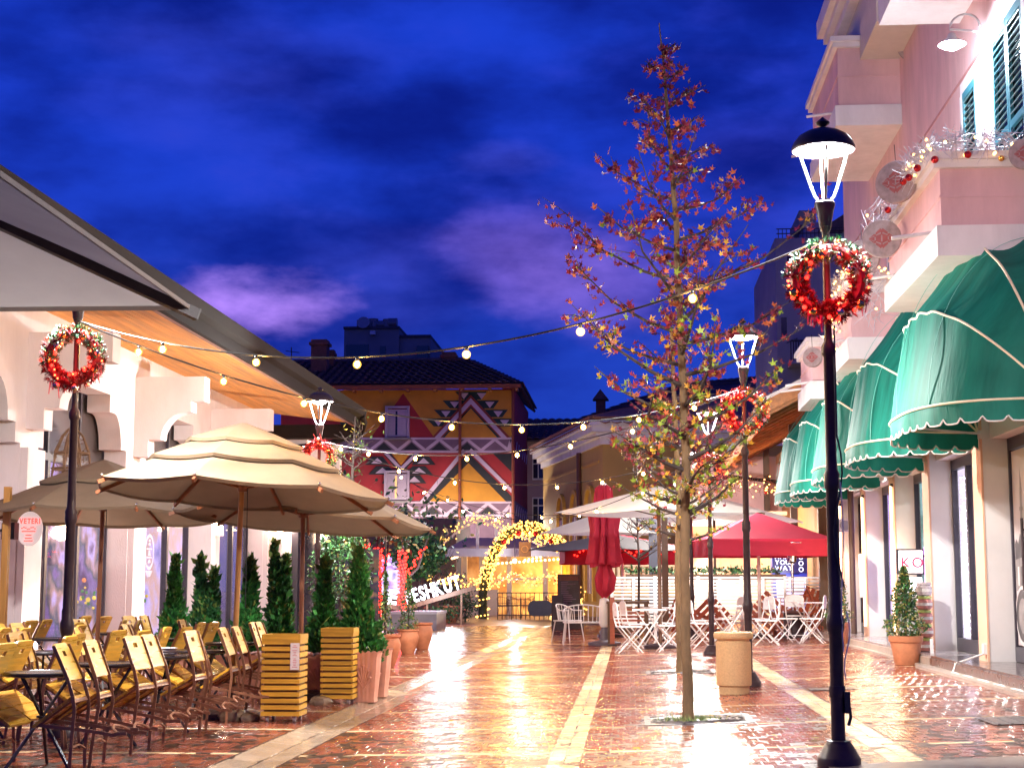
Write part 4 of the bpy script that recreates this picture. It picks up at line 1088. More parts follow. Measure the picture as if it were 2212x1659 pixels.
def ball_f(r_, zc, fl=1):
    def f(rr):
        v = Vector((rr.gauss(0,1),rr.gauss(0,1),rr.gauss(0,1))).normalized()*r_*rr.uniform(.55,1.06); return (v.x, v.y, zc+v.z*fl)
    return f
p = G(881, 1411); y = p.y
round_pot(p.x, y, 0, .20, .43, 'round terracotta pot with clipped yellow green shrub, frontmost of three beyond the gutter')
topiary(p.x, y, .40, .95, cone_f(.98, .20, 16), 900, 'clipped yellow green shrub in the frontmost round pot', .055, 21, (.45,.25,.3))
p = G(911, 1402); round_pot(p.x, p.y+.1, 0, .20, .50, 'round terracotta pot half hidden behind the frontmost one')
p = G(832, 1441); round_pot(p.x, p.y+.1, 0, .22, .48, 'round terracotta pot right of the pink fluted pots')
topiary(p.x-.02, p.y+.1, .45, 1.2, cone_f(.95, .13, 14), 600, 'thin pale topiary in the pot right of the pink fluted pots', .05, 22, (.35,.3,.35))
topiary(X2(735, 24), 24, .9, 1.0, ball_f(.50, .55, 1.15), 1700, 'dark round bush behind the largest cedar', .08, 23, (.25,.7,.05))

# ================================================================ RIGHT PINK BUILDING
XR = 4.2
pb = thing('pink_building', 'pink plastered building with white trimmed balconies and shops on the right', 'building', (XR, 22, 0))
part('upper_wall', MB().box(XR, XR+6, 12, 30.2, 3.35, 13.2), pink, pb, True)
part('back_wall', MB().box(XR+2.2, XR+2.3, 12, 33.0, 0, 3.35), plaster, pb, True)
part('lintel', MB().box(XR+.06, XR+.40, 12, 33.0, 2.92, 3.35), pierw, pb, True)
for z in (4.05, 5.75, 7.45): part('groove_band', MB().box(XR-.012, XR+.02, 12, 30.22, z, z+.03), M('groove_pink', (.5,.24,.23), .8), pb, True)
PRY = [15.55, 18.9, 22.2, 25.1, 28.2, 31.2]
for y in PRY:
    part('shop_pier', MB().box(XR-.03, XR+.42, y, y+.46, .15, 3.35), pierw, pb, True)
    part('pier_face', MB().box(XR-.055, XR-.031, y-.004, y+.464, .15, 3.34), salmon, pb, True)
for i, (y0, y1) in enumerate(((12, 20.55), (20.55, 33))):
    part('shop_step', MB().box(3.80, XR+2.2, y0, y1, -.1, .325), stepstone if i == 0 else M('pale_step_stone', (.34,.30,.30), .18, var=.3, scale=5, rvar=.08), pb, True)
    part('step_riser', MB().box(3.782, 3.799, y0, y1, -.1, .295), M('brown_riser', (.13,.075,.06), .3, var=.25, scale=5, rvar=.1) if i == 0 else stepface, pb, True)
    part('step_kerb', MB().box(3.60 if i == 0 else 3.70, 3.781, y0, y1, -.1, .205), stepface, pb, True)
# shop doors
violet_in = lit('violet_shop', [(.35,.22,.75),(.5,.38,.9),(.7,.6,.95)], .75, .8)
white_in = lit('white_shop', [(.8,.82,.9),(.55,.5,.6),(.95,.93,.95)], 1.0, 1.2)
teal_in = lit('teal_shop', [(.01,.10,.10),(.03,.25,.24),(.3,.6,.6),(.01,.08,.09)], .7, 2.2)
grey_in = lit('grey_shop', [(.35,.3,.3),(.55,.5,.5)], .35, 1)
XD = XR+.30
for i, (y0, y1, inn) in enumerate(((12.5,15.55,grey_in),(16.01,18.9,grey_in),(19.36,22.2,white_in),(22.66,25.1,teal_in),(25.56,28.2,violet_in),(28.66,31.2,violet_in))):
    part('shop_room', MB().box(XD+1.0, XD+1.06, y0, y1, .33, 3.2), inn, pb, True)
    part('shop_side', MB().box(XD+.05, XD+1.0, y1-.03, y1, .33, 3.2), inn, pb, True)
    fr = MB().box(XD-.04, XD+.04, y0, y1, 2.78, 2.92).box(XD-.04, XD+.04, y0, y1, .33, .50)
    n = 3
    for k in range(n+1):
        y = y0+(y1-y0)*k/n; fr.box(XD-.04, XD+.04, max(y-.045,y0), min(y+.045,y1), .50, 2.78)
    part('door_frame', fr, frame_d, pb, True)
    for k in range(n):
        a, c = y0+(y1-y0)*k/n+.045, y0+(y1-y0)*(k+1)/n-.045
        part('door_pane', MB().box(XD-.006, XD+.006, a, c, .50, 2.78), winglass, pb, True)
    if i in (1, 2):
        for yy in ((y0+(y1-y0)/3*(2 if i == 1 else 1))+.09, (y0+(y1-y0)/3*(2 if i == 1 else 1))-.09):
            b = MB().tube([(XD-.12,yy,1.15),(XD-.12,yy,1.95)], .018, 8)
            for z in (1.28, 1.82): b.beam((XD-.12,yy,z),(XD-.04,yy,z),.022,.022)
            part('door_handle', b, iron, pb, True)
# curtain of white leds in the second shop door
t = thing('led_curtain', 'curtain of white led strands hanging inside the glass shop door', 'led curtain', (XD+.06, 21.7, .4))
for s in range(7):
    b = MB(); y = 21.15+s*.15
    for k in range(24): b.sphere((XD+.06+rnd.uniform(-.015,.015), y+rnd.uniform(-.02,.02), .55+k*.092+rnd.uniform(-.02,.02)), .011, 6, 4)
    part('led_strand', b, e_led, t, True, kind='stuff')
# printed photograph on the nearest glass door (a mosque tower above trees and a round basin)
yp0, yp1 = 16.05, 18.83
t = thing('door_poster', 'large black and white photo print covering the nearest shop door', 'poster', (XD-.02, 17.4, .5))
part('print_sheet', MB().box(XD-.016, XD-.010, yp0, yp1, .52, 2.76), M('poster_sky_print', (.52,.45,.45), .35, var=.18, scale=1.2), t, True)
gd, gm, gl = M('poster_dark_print', (.06,.05,.055), .4, var=.6, scale=7), M('poster_mid_print', (.22,.19,.19), .4, var=.45, scale=6), M('poster_light_print', (.62,.56,.56), .4, var=.1, scale=6)
xq = XD-.0175
def flat(poly, mat, name='print_shape', x=0): part(name, MB().prism([(xq+x, y, z) for y, z in poly], (-.0008,0,0)), mat, t, True)
for yc in (18.45, 17.65, 16.75):
    flat([(yc-.32,1.55),(yc+.35,1.5),(yc+.35,1.68),(yc+.28,1.74),(yc+.2,1.68),(yc+.1,1.8),(yc,1.7),(yc-.14,1.77),(yc-.25,1.66),(yc-.32,1.7)], gd, x=-.001)
    flat([(yc-.34,1.18),(yc+.36,1.14),(yc+.36,1.54),(yc-.34,1.54)], gm, x=-.0005)
    flat([(yc-.06,1.5),(yc+.06,1.5),(yc+.05,2.05),(yc+.075,2.06),(yc+.075,2.1),(yc+.045,2.1),(yc+.04,2.3),(yc,2.55),(yc-.04,2.3),(yc-.045,2.1),(yc-.075,2.1),(yc-.075,2.06),(yc-.05,2.05)], gm, x=-.002)
    for k in range(4): flat([(yc-.26+.15*k,1.2),(yc-.19+.15*k,1.2),(yc-.19+.15*k,1.42),(yc-.26+.15*k,1.42)], gl if k % 2 else gd, x=-.002)
    for r0, r1, mt, xo in ((.30,.34,gl,-.0030),(.2,.30,gd,-.0020),(.1,.2,gm,-.0022)):
        pts = [(yc+.1+r1*math.cos(a*PI/12), .86+r1*math.sin(a*PI/12)) for a in range(24)]; flat(pts, mt, x=xo if mt is not gl else -.0012)
b = MB().cbox((XR-.07, 18.98, .47), (.05,.09,.12)); solo('junction_box', b, whitep, 'small white junction box at the foot of the nearest salmon pier', 'junction box', (XR-.07,18.98,.40))
b = MB().tube([(XR-.07,18.98,.42),(3.78,18.95,.30),(3.74,18.9,.21)], .012, 6).tube([(3.72,18.9-.25*k,.20+.01*math.sin(k*2.1)) for k in range(20)], .011, 6)
solo('ground_cable', b, cablew, 'white cable lying along the foot of the shop step', 'cable', (3.74,18.9,.2))
# balconies: parapet box, white cap, white slab, hangs off the facade
def balcony(y0, y1, zb, zt, xb=3.2, label=None):
    bal = part('balcony', MB().box(xb+.06, XR, y0+.06, y1-.06, zb+.32, zt-.16), pink, pb, True)
    part('balcony_slab', MB().box(xb, XR-.001, y0, y1, zb, zb+.32), trimw, bal, True)
    part('balcony_cap', MB().box(xb-.05, XR-.001, y0-.05, y1+.05, zt-.08, zt).box(xb-.01, XR-.002, y0-.01, y1+.01, zt-.16, zt-.08), trimw, bal, True)
    part('balcony_groove', MB().box(xb+.045, XR-.003, y0+.045, y1-.045, (zb+zt)/2+.08, (zb+zt)/2+.105), pink, bal, True)
    for y in (y0+.5, y1-.6): part('drain_spout', MB().tube([(xb+.1,y,zb+.36),(xb-.38,y,zb+.30)], .022, 8), trimw, bal, True)
    return bal
balcony(16.2, 19.6, 4.57, 5.66)
balcony(22.9, 25.4, 4.46, 5.60)
balcony(23.6, 27.0, 8.15, 9.55)
balcony(16.2, 19.4, 8.2, 9.4)
balcony(27.8, 29.8, 4.46, 5.55)
# top cornice seen beyond the upper balcony
for k, (dx, z0, z1) in enumerate(((.75, 10.45, 10.6), (.85, 10.6, 10.72), (.95, 10.72, 11.0))): part('cornice', MB().box(XR-dx, XR-.002, 18.0, 25.9+.06*k, z0-.35, z1-.35), trimw, pb, True)
part('cornice_wall', MB().box(XR-.6, XR-.003, 22.0, 25.8, 9.2, 10.10), M('cream_plaster', (.62,.56,.5), .8, var=.06), pb, True)
# shuttered windows
def shutter_window(y0, y1, z0, z1, leaves=2, closed=True):
    w = part('window', MB().box(XR-.05, XR-.001, y0-.14, y1+.14, z1, z1+.16).box(XR-.06, XR-.002, y0-.14, y0, z0, z1).box(XR-.06, XR-.002, y1, y1+.14, z0, z1).box(XR-.07, XR-.002, y0-.16, y1+.16, z0-.1, z0), trimw, pb, True)
    part('window_glass', MB().box(XR-.012, XR-.004, y0, y1, z0, z1), pane_d, w, True)
    lw = (y1-y0)/leaves
    for l in range(leaves):
        a = y0+l*lw+.01; c = y0+(l+1)*lw-.01
        part('shutter_frame', MB().box(XR-.06, XR-.02, a, a+.06, z0, z1).box(XR-.06, XR-.02, c-.06, c, z0, z1).box(XR-.06, XR-.02, a+.06, c-.06, z0, z0+.1).box(XR-.06, XR-.02, a+.06, c-.06, z1-.1, z1).box(XR-.06, XR-.02, a+.06, c-.06, (z0+z1)/2-.04, (z0+z1)/2+.04), teal, w, True)
        n = int((z1-z0)/.085)
        me = None
        for k in range(n):
            z = z0+.12+k*(z1-z0-.24)/(n-1)
            if abs(z-(z0+z1)/2) < .06: continue
            if me is None: me = MB().cbox((0,0,0), (.045,c-a-.12,.012), Matrix.Rotation(R(-38),3,'Y')).mesh('slat', teal)
            o = inst('slat', me, w, Vector((XR-.042,(a+c)/2,z))-wloc(w))
shutter_window(16.2, 17.55, 4.9, 7.35)
shutter_window(18.45, 19.15, 4.9, 7.2, 1)
shutter_window(21.3, 22.2, 5.5, 7.1, 1)
shutter_window(26.2, 27.2, 8.6, 10.6)
shutter_window(24.0, 24.9, 4.9, 6.9)
shutter_window(16.6, 17.8, 8.9, 11.2)
# gooseneck wall lamp, lit
t = thing('wall_lamp', 'bright gooseneck wall lamp between the teal shutters of the pink building', 'wall lamp', (XR, 17.95, 7.45))
part('wall_plate', MB().box(-.03,-.001,-.06,.06,-.35,-.05), trimw, t)
part('gooseneck', MB().tube([(-.03,0,-.2),(-.08,0,-.05),(-.12,-.02,.12)]+[(-.28-.16*math.cos(a), -.05-.05*(1-math.cos(a)), .14+.16*math.sin(a)) for a in [PI*k/8 for k in range(8,-1,-1)][::-1]][:9], .014, 8), trimw, t)
part('lamp_shade', MB().lathe([(.02,.06),(.04,.05),(.06,.0),(.15,-.07),(.155,-.08),(.15,-.075),(.05,-.01),(.02,.0)], (-.44,-.15,0), 24), trimw, t)
part('lamp_globe', MB().sphere((-.44,-.15,-.08), .11, 16, 10, (1,1,.55)), glow('cool_lamp', (.80,.93,1), 250), t)
point('wall_lamp_light', (-.46,-.18,-.2), 150, (.74,.87,1), .1, t)
# small warm globe at the very top balcony
t = thing('ceiling_lamp', 'small warm lamp under the topmost balcony at the upper edge', 'lamp', W(1885, 2, 24.2))
part('lamp_globe', MB().sphere((0,0,0), .05, 12, 8), e_warm, t); part('lamp_stem', MB().tube([(0,0,.05),(0,0,.4)], .01, 6), trimw, t)
point('ceiling_lamp_light', (0,-.1,-.1), 30, (1,.72,.5), .06, t)
# warm strips of light between the piers of the shops
for i, y in enumerate((25.1, 28.2, 31.2)):
    t = thing('pier_light', ('warm light tube beside the shop pier below the third green awning', 'warm light tube beside the shop pier below the fourth green awning', 'warm light tube beside the farthest shop pier')[i], 'light', (XR-.09, y+.05, 1.0), 'light tubes at the shop piers')
    part('light_tube', MB().tube([(0,0,-.5),(0,0,1.75)], .018, 8), M('warm_tube%d'%i, (1,.7,.45), .5, emit=(1,.62,.35), es=5), t); part('tube_clip', MB().cbox((.02,0,1.77),(.05,.04,.05)), frame_d, t)
    point('pier_light_lamp', (-.2,-.15,.7), 22, (1,.62,.36), .15, t)

# ================================================================ GREEN AWNINGS
AX, AR, AZ, AH = 4.14, 1.24, 3.00, 1.95
def awning(yc, a, label, seed):
    t = thing('green_awning', label, 'awning', (AX, yc, AZ), 'round hooded green awnings over the shops'); rr = random.Random(seed)
    p = 2.7
    def pl(u): return max(0, 1-abs(u)**p)**(1/p)
    us = [math.sin(PI/2*(-1+2*i/56)) for i in range(57)]
    def pt(u, th, k=1.0):
        r = pl(u); wr = 1+.012*math.sin(u*23+seed)*math.sin(th*2)
        return Vector((-AR*r*math.cos(th)*k*wr, a*u, AH*r*math.sin(th)*k*wr))
    hoops = [0, R(33), R(66), R(90)]
    for i in range(3):
        h0, h1 = hoops[i], hoops[i+1]
        def fn(u, v): 
            uu = us[int(round(u*56))]; th_ = h0+(h1-h0)*v; wn = mnoise.noise(Vector((uu*5+seed*3.1, th_*1.2+i, seed)))*.022+mnoise.noise(Vector((uu*16+seed, th_*.8, 7)))*.012; k_ = 1-(.045-.9*wn)*math.sin(PI*v); q = pt(uu, th_, k_); q.z = q.z if i else q.z; q.z -= .025*math.sin(PI*v)*(1+wn*20) if i else 0; return q
        part('canopy_panel', MB().grid(fn, 56, 8), awngreen, t)
    for h in hoops[:3]: part('piping', MB().tube([pt(u, h, 1.004) for u in us], .013, 6, False), piping, t)
    for us_ in (-.62, .0, .62):
        b = MB(); pts = [pt(us_, R(90)*k/16, 1.002) for k in range(17)]
        for q, r in zip(pts, pts[1:]): b.beam(q, r, .014, .004)
        part('seam', b, M('seam%d' % rr.randrange(10**6), (.12,.42,.35), .6), t)
    # scalloped valance all round the lowest hoop
    L_ = [0]
    fine = [math.sin(PI/2*(-1+2*i/260)) for i in range(261)]; P_ = [pt(u, 0) for u in fine]
    for q, r in zip(P_, P_[1:]): L_.append(L_[-1]+(r-q).length)
    def low(i): 
        f_ = (L_[i]/.235) % 1.0; return -.20+.045*max(0, 1-min(f_, 1-f_)/.17)-.012*math.sin(PI*f_)
    vs = []; fs = []
    for i, q in enumerate(P_):
        wv = .012*math.sin(L_[i]*9+seed); n_ = Vector((q.x, q.y*.4, 0)).normalized()*wv
        vs += [q+Vector((0,0,-.008)), q+n_*.6+Vector((0,0,-.1)), q+n_+Vector((0,0,low(i)))]
    for i in range(260): fs += [(3*i,3*i+3,3*i+4,3*i+1),(3*i+1,3*i+4,3*i+5,3*i+2)]
    part('valance', MB().add(vs, fs), awngreen, t)
    part('valance_edge', MB().tube([vs[3*i+2] for i in range(261)], .0095, 5, False), M('edge%d' % rr.randrange(10**6), (.66,.62,.58), .5), t)
    for s in (-1, 1):
        part('frame_bar', MB().beam((0,s*a*.96,-.02), (-AR*.86,s*a*.45,-.02), .022, .022), trimw, t)
        part('wall_hinge', MB().cbox((.02,s*a*.97,-.03),(.07,.06,.1)), trimw, t)
AWN = [(17.2,1.75,'nearest green awning with a scalloped white edge, above the photo print door'), (20.95,1.52,'second green awning, above the door with the led curtain'), (24.9,1.46,'third green awning from the camera, behind the lamp post'), (28.3,1.45,'fourth green awning from the camera, pale in the lamplight'), (31.4,1.4,'farthest green awning, beside the pergola roof')]
for i, (yc, a, lab) in enumerate(AWN): awning(yc, a, lab, i+1)

# ---------------------------------------------------------------- drum discs, garlands on the balconies
def disc(px, py, Y, r_, label, turn, pat=0):
    p = W(px, py, Y)
    t = thing('drum_disc', label, 'drum', p, 'round hide drums hung on the balconies')
    m = Matrix.Rotation(turn,3,'Z') @ Matrix.Rotation(PI/2,3,'X')
    part('drum_skin', MB().lathe([(.003,.02),(r_*.96,.02),(r_,.012),(r_,-.03),(r_*.97,-.035),(.003,-.03)], (0,0,0), 36, M=m), drumhide, t)
    b = MB(); n = 9
    for i in range(-n, n+1):
        h = (n+1-abs(i))/(n+1)*.58*r_; x = i/n*.6*r_
        segs = ((-1,-.62),(-.45,.45),(.62,1)) if i % 5 else ((-.8,-.3),(.3,.8))
        for s0, s1 in segs: b.box(x-.014*r_/.25*.6, x+.014*r_/.25*.6, h*s0, h*s1, .0205, .0225, m.to_4x4())
    part('drum_pattern', b, drumred, t, kind='stuff')
    part('drum_cord', MB().tube([(0,0,r_),(0,.05,r_+.2)], .004, 5), cablem, t)
disc(1936, 394, 17.3, .24, 'hide drum with red stripes at the corner of the lower balcony garland', -.55)
disc(1905, 516, 18.3, .225, 'pale hide drum with a red lozenge, lowest at the balcony end', -.2)
disc(1863, 556, 19.2, .215, 'brownish hide drum half behind the pale one', -.35)
disc(1755, 772, 23.5, .15, 'small pink lit hide drum beside the lamp wreath', -.5)
disc(1968, 103, 23.3, .20, 'hide drum with red lozenge hung on the upper balcony', -.3)
disc(2214, 333, 16.0, .16, 'cream hide drum cut by the right edge of the picture', -.3)
def garland(path, name, label, cat, n=420, spread=.11, ln=.22, lights=26, balls=0, seed=1, mat=None, lm=None):
    rr = random.Random(seed); t = thing(name, label, cat, path[0], 'garlands with small lights'); P = [Vector(p) for p in path]
    seg = [(q-p).length for p, q in zip(P, P[1:])]; T = sum(seg)
    def at(d):
        for p, q, s in zip(P, P[1:], seg):
            if d <= s: return p.lerp(q, d/s)
            d -= s
        return P[-1]
    b = MB()
    for i in range(n):
        d = rr.random()*T; c = at(d)+Vector((rr.gauss(0,spread*.5),rr.gauss(0,spread*.5),rr.gauss(0,spread*.5))); u = (at(min(T,d+.1))-at(max(0,d-.1))).normalized()
        v = (u*rr.uniform(-1,1)+Vector((rr.gauss(0,.55),rr.gauss(0,.55),rr.gauss(0,.55)))).normalized()*ln*rr.uniform(.4,1.2)
        b.tube([c-v*.5, c+Vector((rr.gauss(0,.01),rr.gauss(0,.01),rr.gauss(0,.01))), c+v*.5], [.004,.005,.002], 3, False)
    part('twigs', b, mat or twig, t, True, kind='stuff')
    for i in range(lights):
        o = inst('fairy_bulb', fairy_me if lm is None else lm, t, at(rr.random()*T)+Vector((rr.gauss(0,spread*.6),rr.gauss(0,spread*.6)-.03,rr.gauss(0,spread*.6)))-P[0])
    for i in range(balls):
        inst('bauble', rr.choice((ball_r, ball_g, ball_r)), t, at((i+.5)/balls*T)+Vector((-.08,-.06,-rr.uniform(.08,.2)))-P[0])
    return t
fairy_me = MB().sphere((0,0,0), .016, 6, 4).mesh('fairy_bulb', e_fairy)
ball_r = MB().sphere((0,0,0), .04, 14, 8).mesh('bauble', redb)
garland([(XR-.1,16.15,5.74),(3.25,16.1,5.74),(3.1,16.5,5.72),(3.1,17.6,5.68)], 'twig_garland', 'silver twig garland with warm lights and baubles on the nearest balcony cap', 'garland', 380, .10, .3, 28, 7, 3)
garland([(3.1,17.6,5.68),(3.1,18.8,5.6),(3.08,19.7,5.4),(3.12,20.0,5.0),(3.2,20.3,4.6)], 'twig_garland', 'silver twig garland drooping at the far end of the nearest balcony', 'garland', 190, .16, .36, 16, 3, 4)
garland([(XR-.1,22.85,5.68),(3.2,22.8,5.68),(3.12,23.2,5.66)], 'twig_garland', 'warm lit garland on the middle balcony behind the wreath', 'garland', 160, .1, .25, 44, 0, 5)
garland([(3.12,23.2,5.66),(3.1,23.6,5.2),(3.05,23.9,4.6)], 'twig_garland', 'drooping lit strands left of the middle balcony behind the wreath', 'garland', 120, .12, .25, 30, 0, 6)

# ---------------------------------------------------------------- potted shrubs and jars by the shops
def box_shrub(p, h, r_, seed, label, n):
    topiary(p.x, p.y, p.z, h, cone_f(h, r_, 12), n, label, .052, seed, (.3,.32,.38), .025)
p = G(1968, 1437); p.x = 3.48 if False else p.x
round_pot(p.x-.02, p.y+.22, p.z, .222, .375, 'large terracotta pot by the shop step, lit by a floor spot', style=1)
q = Vector((p.x-.02, p.y+.22, p.z+.36)); box_shrub(q, .90, .27, 31, 'bushy conical shrub in the large terracotta pot by the shop step', 2600)
p2 = G(1817, 1395)
round_pot(p2.x, p2.y+.2, p2.z, .19, .40, 'smaller terracotta pot behind the nearest right lamp post', style=1)
box_shrub(Vector((p2.x, p2.y+.2, p2.z+.38)), .95, .24, 32, 'conical shrub in the smaller pot behind the nearest right lamp post', 1900)
# small spot lamps at the foot of the large pot
t = thing('floor_spot', 'small glowing spot lamps on the ground behind the large terracotta pot', 'spot lamp', (p.x+.30, p.y+.12, p.z+.0))
part('spot_body', MB().box(-.04,.04,-.03,.05,0,.05), iron, t)
part('spot_lens', MB().sphere((0,-.03,.06), .032, 10, 6), e_warm, t); part('spot_lens', MB().sphere((-.12,-.02,.03), .022, 10, 6), e_warm, t)
part('spot_stand', MB().box(-.02,.02,.02,.05,.05,.34), trimw, t)
point('floor_spot_lamp', (0,-.12,.10), 16, (1,.62,.36), .04, t)
jg = M('clear_jar', (.55,.45,.45), .1, var=.3, scale=20, spec=.8); jr = M('jar_sweets_red', (.5,.2,.17), .35, var=.4, scale=30); jl = M('jar_lid_lime', (.45,.55,.15), .35)
jx, jy = 3.95, 21.75
for k in range(5):
    t = thing('sweet_jar', ('lowest', 'second', 'third', 'fourth', 'topmost empty clear')[k]+' sweet jar in the stack on the step beside the shrub', 'jar', (jx, jy, .325+k*.185), 'stacked sweet jars')
    part('jar_body', MB().lathe([(.06,0),(.10,.012),(.112,.05),(.112,.10),(.10,.135),(.085,.145)], n=20), jr if k < 4 else jg, t)
    part('jar_lid', MB().lathe([(.09,.145),(.10,.15),(.10,.175),(.085,.183),(.003,.183)], n=20), jl if k < 4 else jg, t)
    part('jar_label', MB().lathe([(.1135,.055),(.1135,.095)], n=20, cap=False), M('jar_label%d'%k, (.7,.65,.6), .5, var=.3, scale=25), t)
# lit shop sign box and violet panel
sp = W(1967, 1216, 22.75)
t = thing('light_box_sign', 'small lit shop sign with red letters above the bushy shrub', 'sign', sp)
part('sign_case', MB().box(-.19,.19,0,.1,-.16,.20), frame_d, t); part('sign_face', MB().box(-.165,.165,-.006,-.001,-.135,.175), M('lit_sign_face', (.9,.88,.9), .5, emit=(1,.95,.95), es=2.2), t)
text('KO', .2, M('red_sign_print', (.8,.03,.08), .5, emit=(1,.05,.12), es=.8), t, (-.13,-.010,-.06), bold=.004)
part('sign_bracket', MB().beam((.19,.05,.1),(.5,.05,.1),.03,.03), frame_d, t)
part('lower_light', MB().box(-.15,.15,.0,.06,-.45,-.2), M('lower_sign_light', (.95,.95,1), .5, emit=(.95,.97,1), es=3), t)
b = MB().box(XR-.02, XR+.02, 22.68, 22.9, .9, 1.75); solo('violet_light_panel', b, glow('violet_panel', (.5,.2,.95), 1.3), 'glowing violet panel beside the salmon pier right of the bushy shrub', 'light panel', (XR, 22.8, .9))
# down pipe, wall board and fan unit at the far end of the shops
solo('downpipe', MB().tube([(XR-.10,29.6,.2),(XR-.10,29.6,3.3)], .055, 10), M('brown_pipe', (.10,.055,.04), .5), 'brown downpipe at the far end of the shop row', 'pipe', (XR-.1,29.6,.2))
solo('wall_board', MB().box(XR-.16, XR-.12, 28.0, 28.35, 1.0, 1.75), whitep, 'small white board on the lit pier near the brown downpipe', 'board', (XR-.14,28.2,1.0))
t = thing('fan_unit', 'white fan unit on the wall under the farthest green awning', 'fan unit', W(1826, 1135, 31.0)); part('unit_case', MB().cbox((0,0,0),(.34,.2,.26)), trimw, t); part('fan_grille', MB().torus((-.02,-.105,0), .09, .008, 20, 6, Matrix.Rotation(PI/2,3,'X')).lathe([(.002,-.1),(.085,-.1),(.085,-.104),(.002,-.104)], (-.02,0,0), 16, M=Matrix.Rotation(PI/2,3,'X') if False else Matrix.Rotation(-PI/2,3,'X') @ Matrix.Identity(3)), M('fan_grey', (.35,.33,.33), .5), t)

# ================================================================ PAINTED HOUSE (far end of the street)
YM = 80.0
mus = lambda px, py, d=0: W(px, py, YM-d)
mcol = {k: M('mural_'+k, c, .75, var=.22, scale=.9, dirt=.5, dirtcol=tuple(x*.6+.03 for x in c), bump=.3, bscale=6) for k, c in dict(orange=(.55,.24,.02), red=(.34,.02,.025), black=(.018,.02,.024), white=(.55,.42,.52), mauve=(.17,.10,.15), brown=(.25,.04,.02), green=(.01,.035,.03)).items()}
mh = thing('painted_house', 'house front painted with zigzag and triangle patterns in orange, red and black', 'building', (X2(925, YM), YM+5, 0))
xl, xr = X2(600, YM), X2(1112, YM)
part('wall', MB().box(xl, xr, YM, YM+11, 0, ZZ(1080, YM)), mcol['mauve'], mh, True)
part('upper_wall', MB().box(xl, xr, YM, YM+11, ZZ(1080, YM), ZZ(838, YM)), mcol['red'], mh, True)
def mural(name, polys, mat, d):
    b = MB()
    for pl in polys: b.prism([mus(x, y, d) for x, y in pl], (0, d*.9, 0))
    part(name, b, mcol[mat], mh, True, kind='stuff')
# upper field
mural('painted_field', [[(735,843),(1110,843),(1110,945),(735,945)]], 'orange', .02)
mural('painted_triangle', [[(871,850),(801,945),(938,945)], [(735,900),(735,945),(770,945)]], 'red', .04)
stp = []
for i, (y0, y1, xa) in enumerate(((846,863,983),(865,882,956),(885,901,937),(904,921,921))):
    xe = 2*1017-xa
    stp.append([(xa,y0),(min(xe,1109),y0),(min(xe-12,1109),y1),(xa+16,y1)])
mural('painted_steps', stp+[[(1017,846),(1060,900),(1100,945),(935,945),(975,900)], [(735,870),(790,930),(770,945),(735,915)]], 'green', .05)
wt = []
for i, (y0, xs_) in enumerate(((849,(992,1030)),(868,(972,1048)),(888,(953,1066)),(907,(937,1080)))):
    for x in xs_: wt.append([(x,y0),(x+20,y0),(x+10,y0+13)])
mural('painted_small_triangle', wt, 'white', .07)
mural('painted_border', [[(1017,853),(1102,945),(1080,945),(1017,878),(955,945),(933,945)]], 'brown', .08)
mural('painted_chevron', [[(1017,860),(1095,945),(1083,945),(1017,873),(951,945),(939,945)]], 'white', .10)
mural('painted_inner_triangle', [[(1017,882),(1074,945),(960,945)]], 'orange', .12)
# zigzag band, drawn twice
for (ya, yb, x0) in ((945,978,735), (1083,1116,840)):
    mural('painted_band', [[(x0,ya),(1110,ya),(1110,yb),(x0,yb)]], 'mauve', .06)
    zz = [[(x0,ya),(1110,ya),(1110,ya+4),(x0,ya+4)], [(x0,yb-5),(1110,yb-5),(1110,yb),(x0,yb)]]
    x = x0+4
    while x < 1100:
        for (a, c) in ((x, x+30), (x+60, x+30)):
            c2 = min(c, 1106); a2 = min(a, 1106); zz.append([(a2-5,yb-5),(a2+5,yb-5),(c2+5,ya+4),(c2-5,ya+4)])
        x += 60
    mural('painted_zigzag', zz, 'white', .09)
    mural('painted_dark_triangle', [[(x0+16+60*k,yb-6),(x0+34+60*k,ya+11),(x0+52+60*k,yb-6)] for k in range(int((1090-x0)/60))], 'black', .075)
# lower field
mural('painted_field', [[(925,978),(1110,978),(1110,1083),(925,1083)]], 'red', .02)
mural('painted_wide_triangle', [[(1012,1000),(1093,1083),(928,1083)], [(866,1005),(847,980),(885,980)]], 'orange', .07)
mural('painted_dark_leg', [[(1012,978),(1108,1075),(1108,1083),(1088,1083),(1012,1005),(938,1083),(905,1083)], [(828,980),(866,1024),(907,980),(889,980),(866,1008),(845,980)], [(1065,980),(1108,980),(1108,1022)]], 'black', .05)
mural('painted_leg_line', [[(1012,975),(1108,1068),(1108,1058),(1018,968)], [(1006,975),(918,1083),(907,1083),(1000,970)], [(829,979),(866,1018),(905,979),(896,979),(866,1008),(838,979)]], 'white', .09)
bs, ws = [], []
for (x, y, w) in ((815,992,26),(826,1013,30),(845,1032,20),(915,992,26),(905,1013,30),(895,1032,26)):
    bs.append([(x-w,y+12),(x+w,y+12),(x+w*.45,y-6),(x-w*.45,y-6)]); ws.append([(x-w*.5,y+9),(x+w*.5,y+9),(x,y-3)])
mural('painted_steps', bs, 'black', .06); mural('painted_small_triangle', ws, 'white', .085)
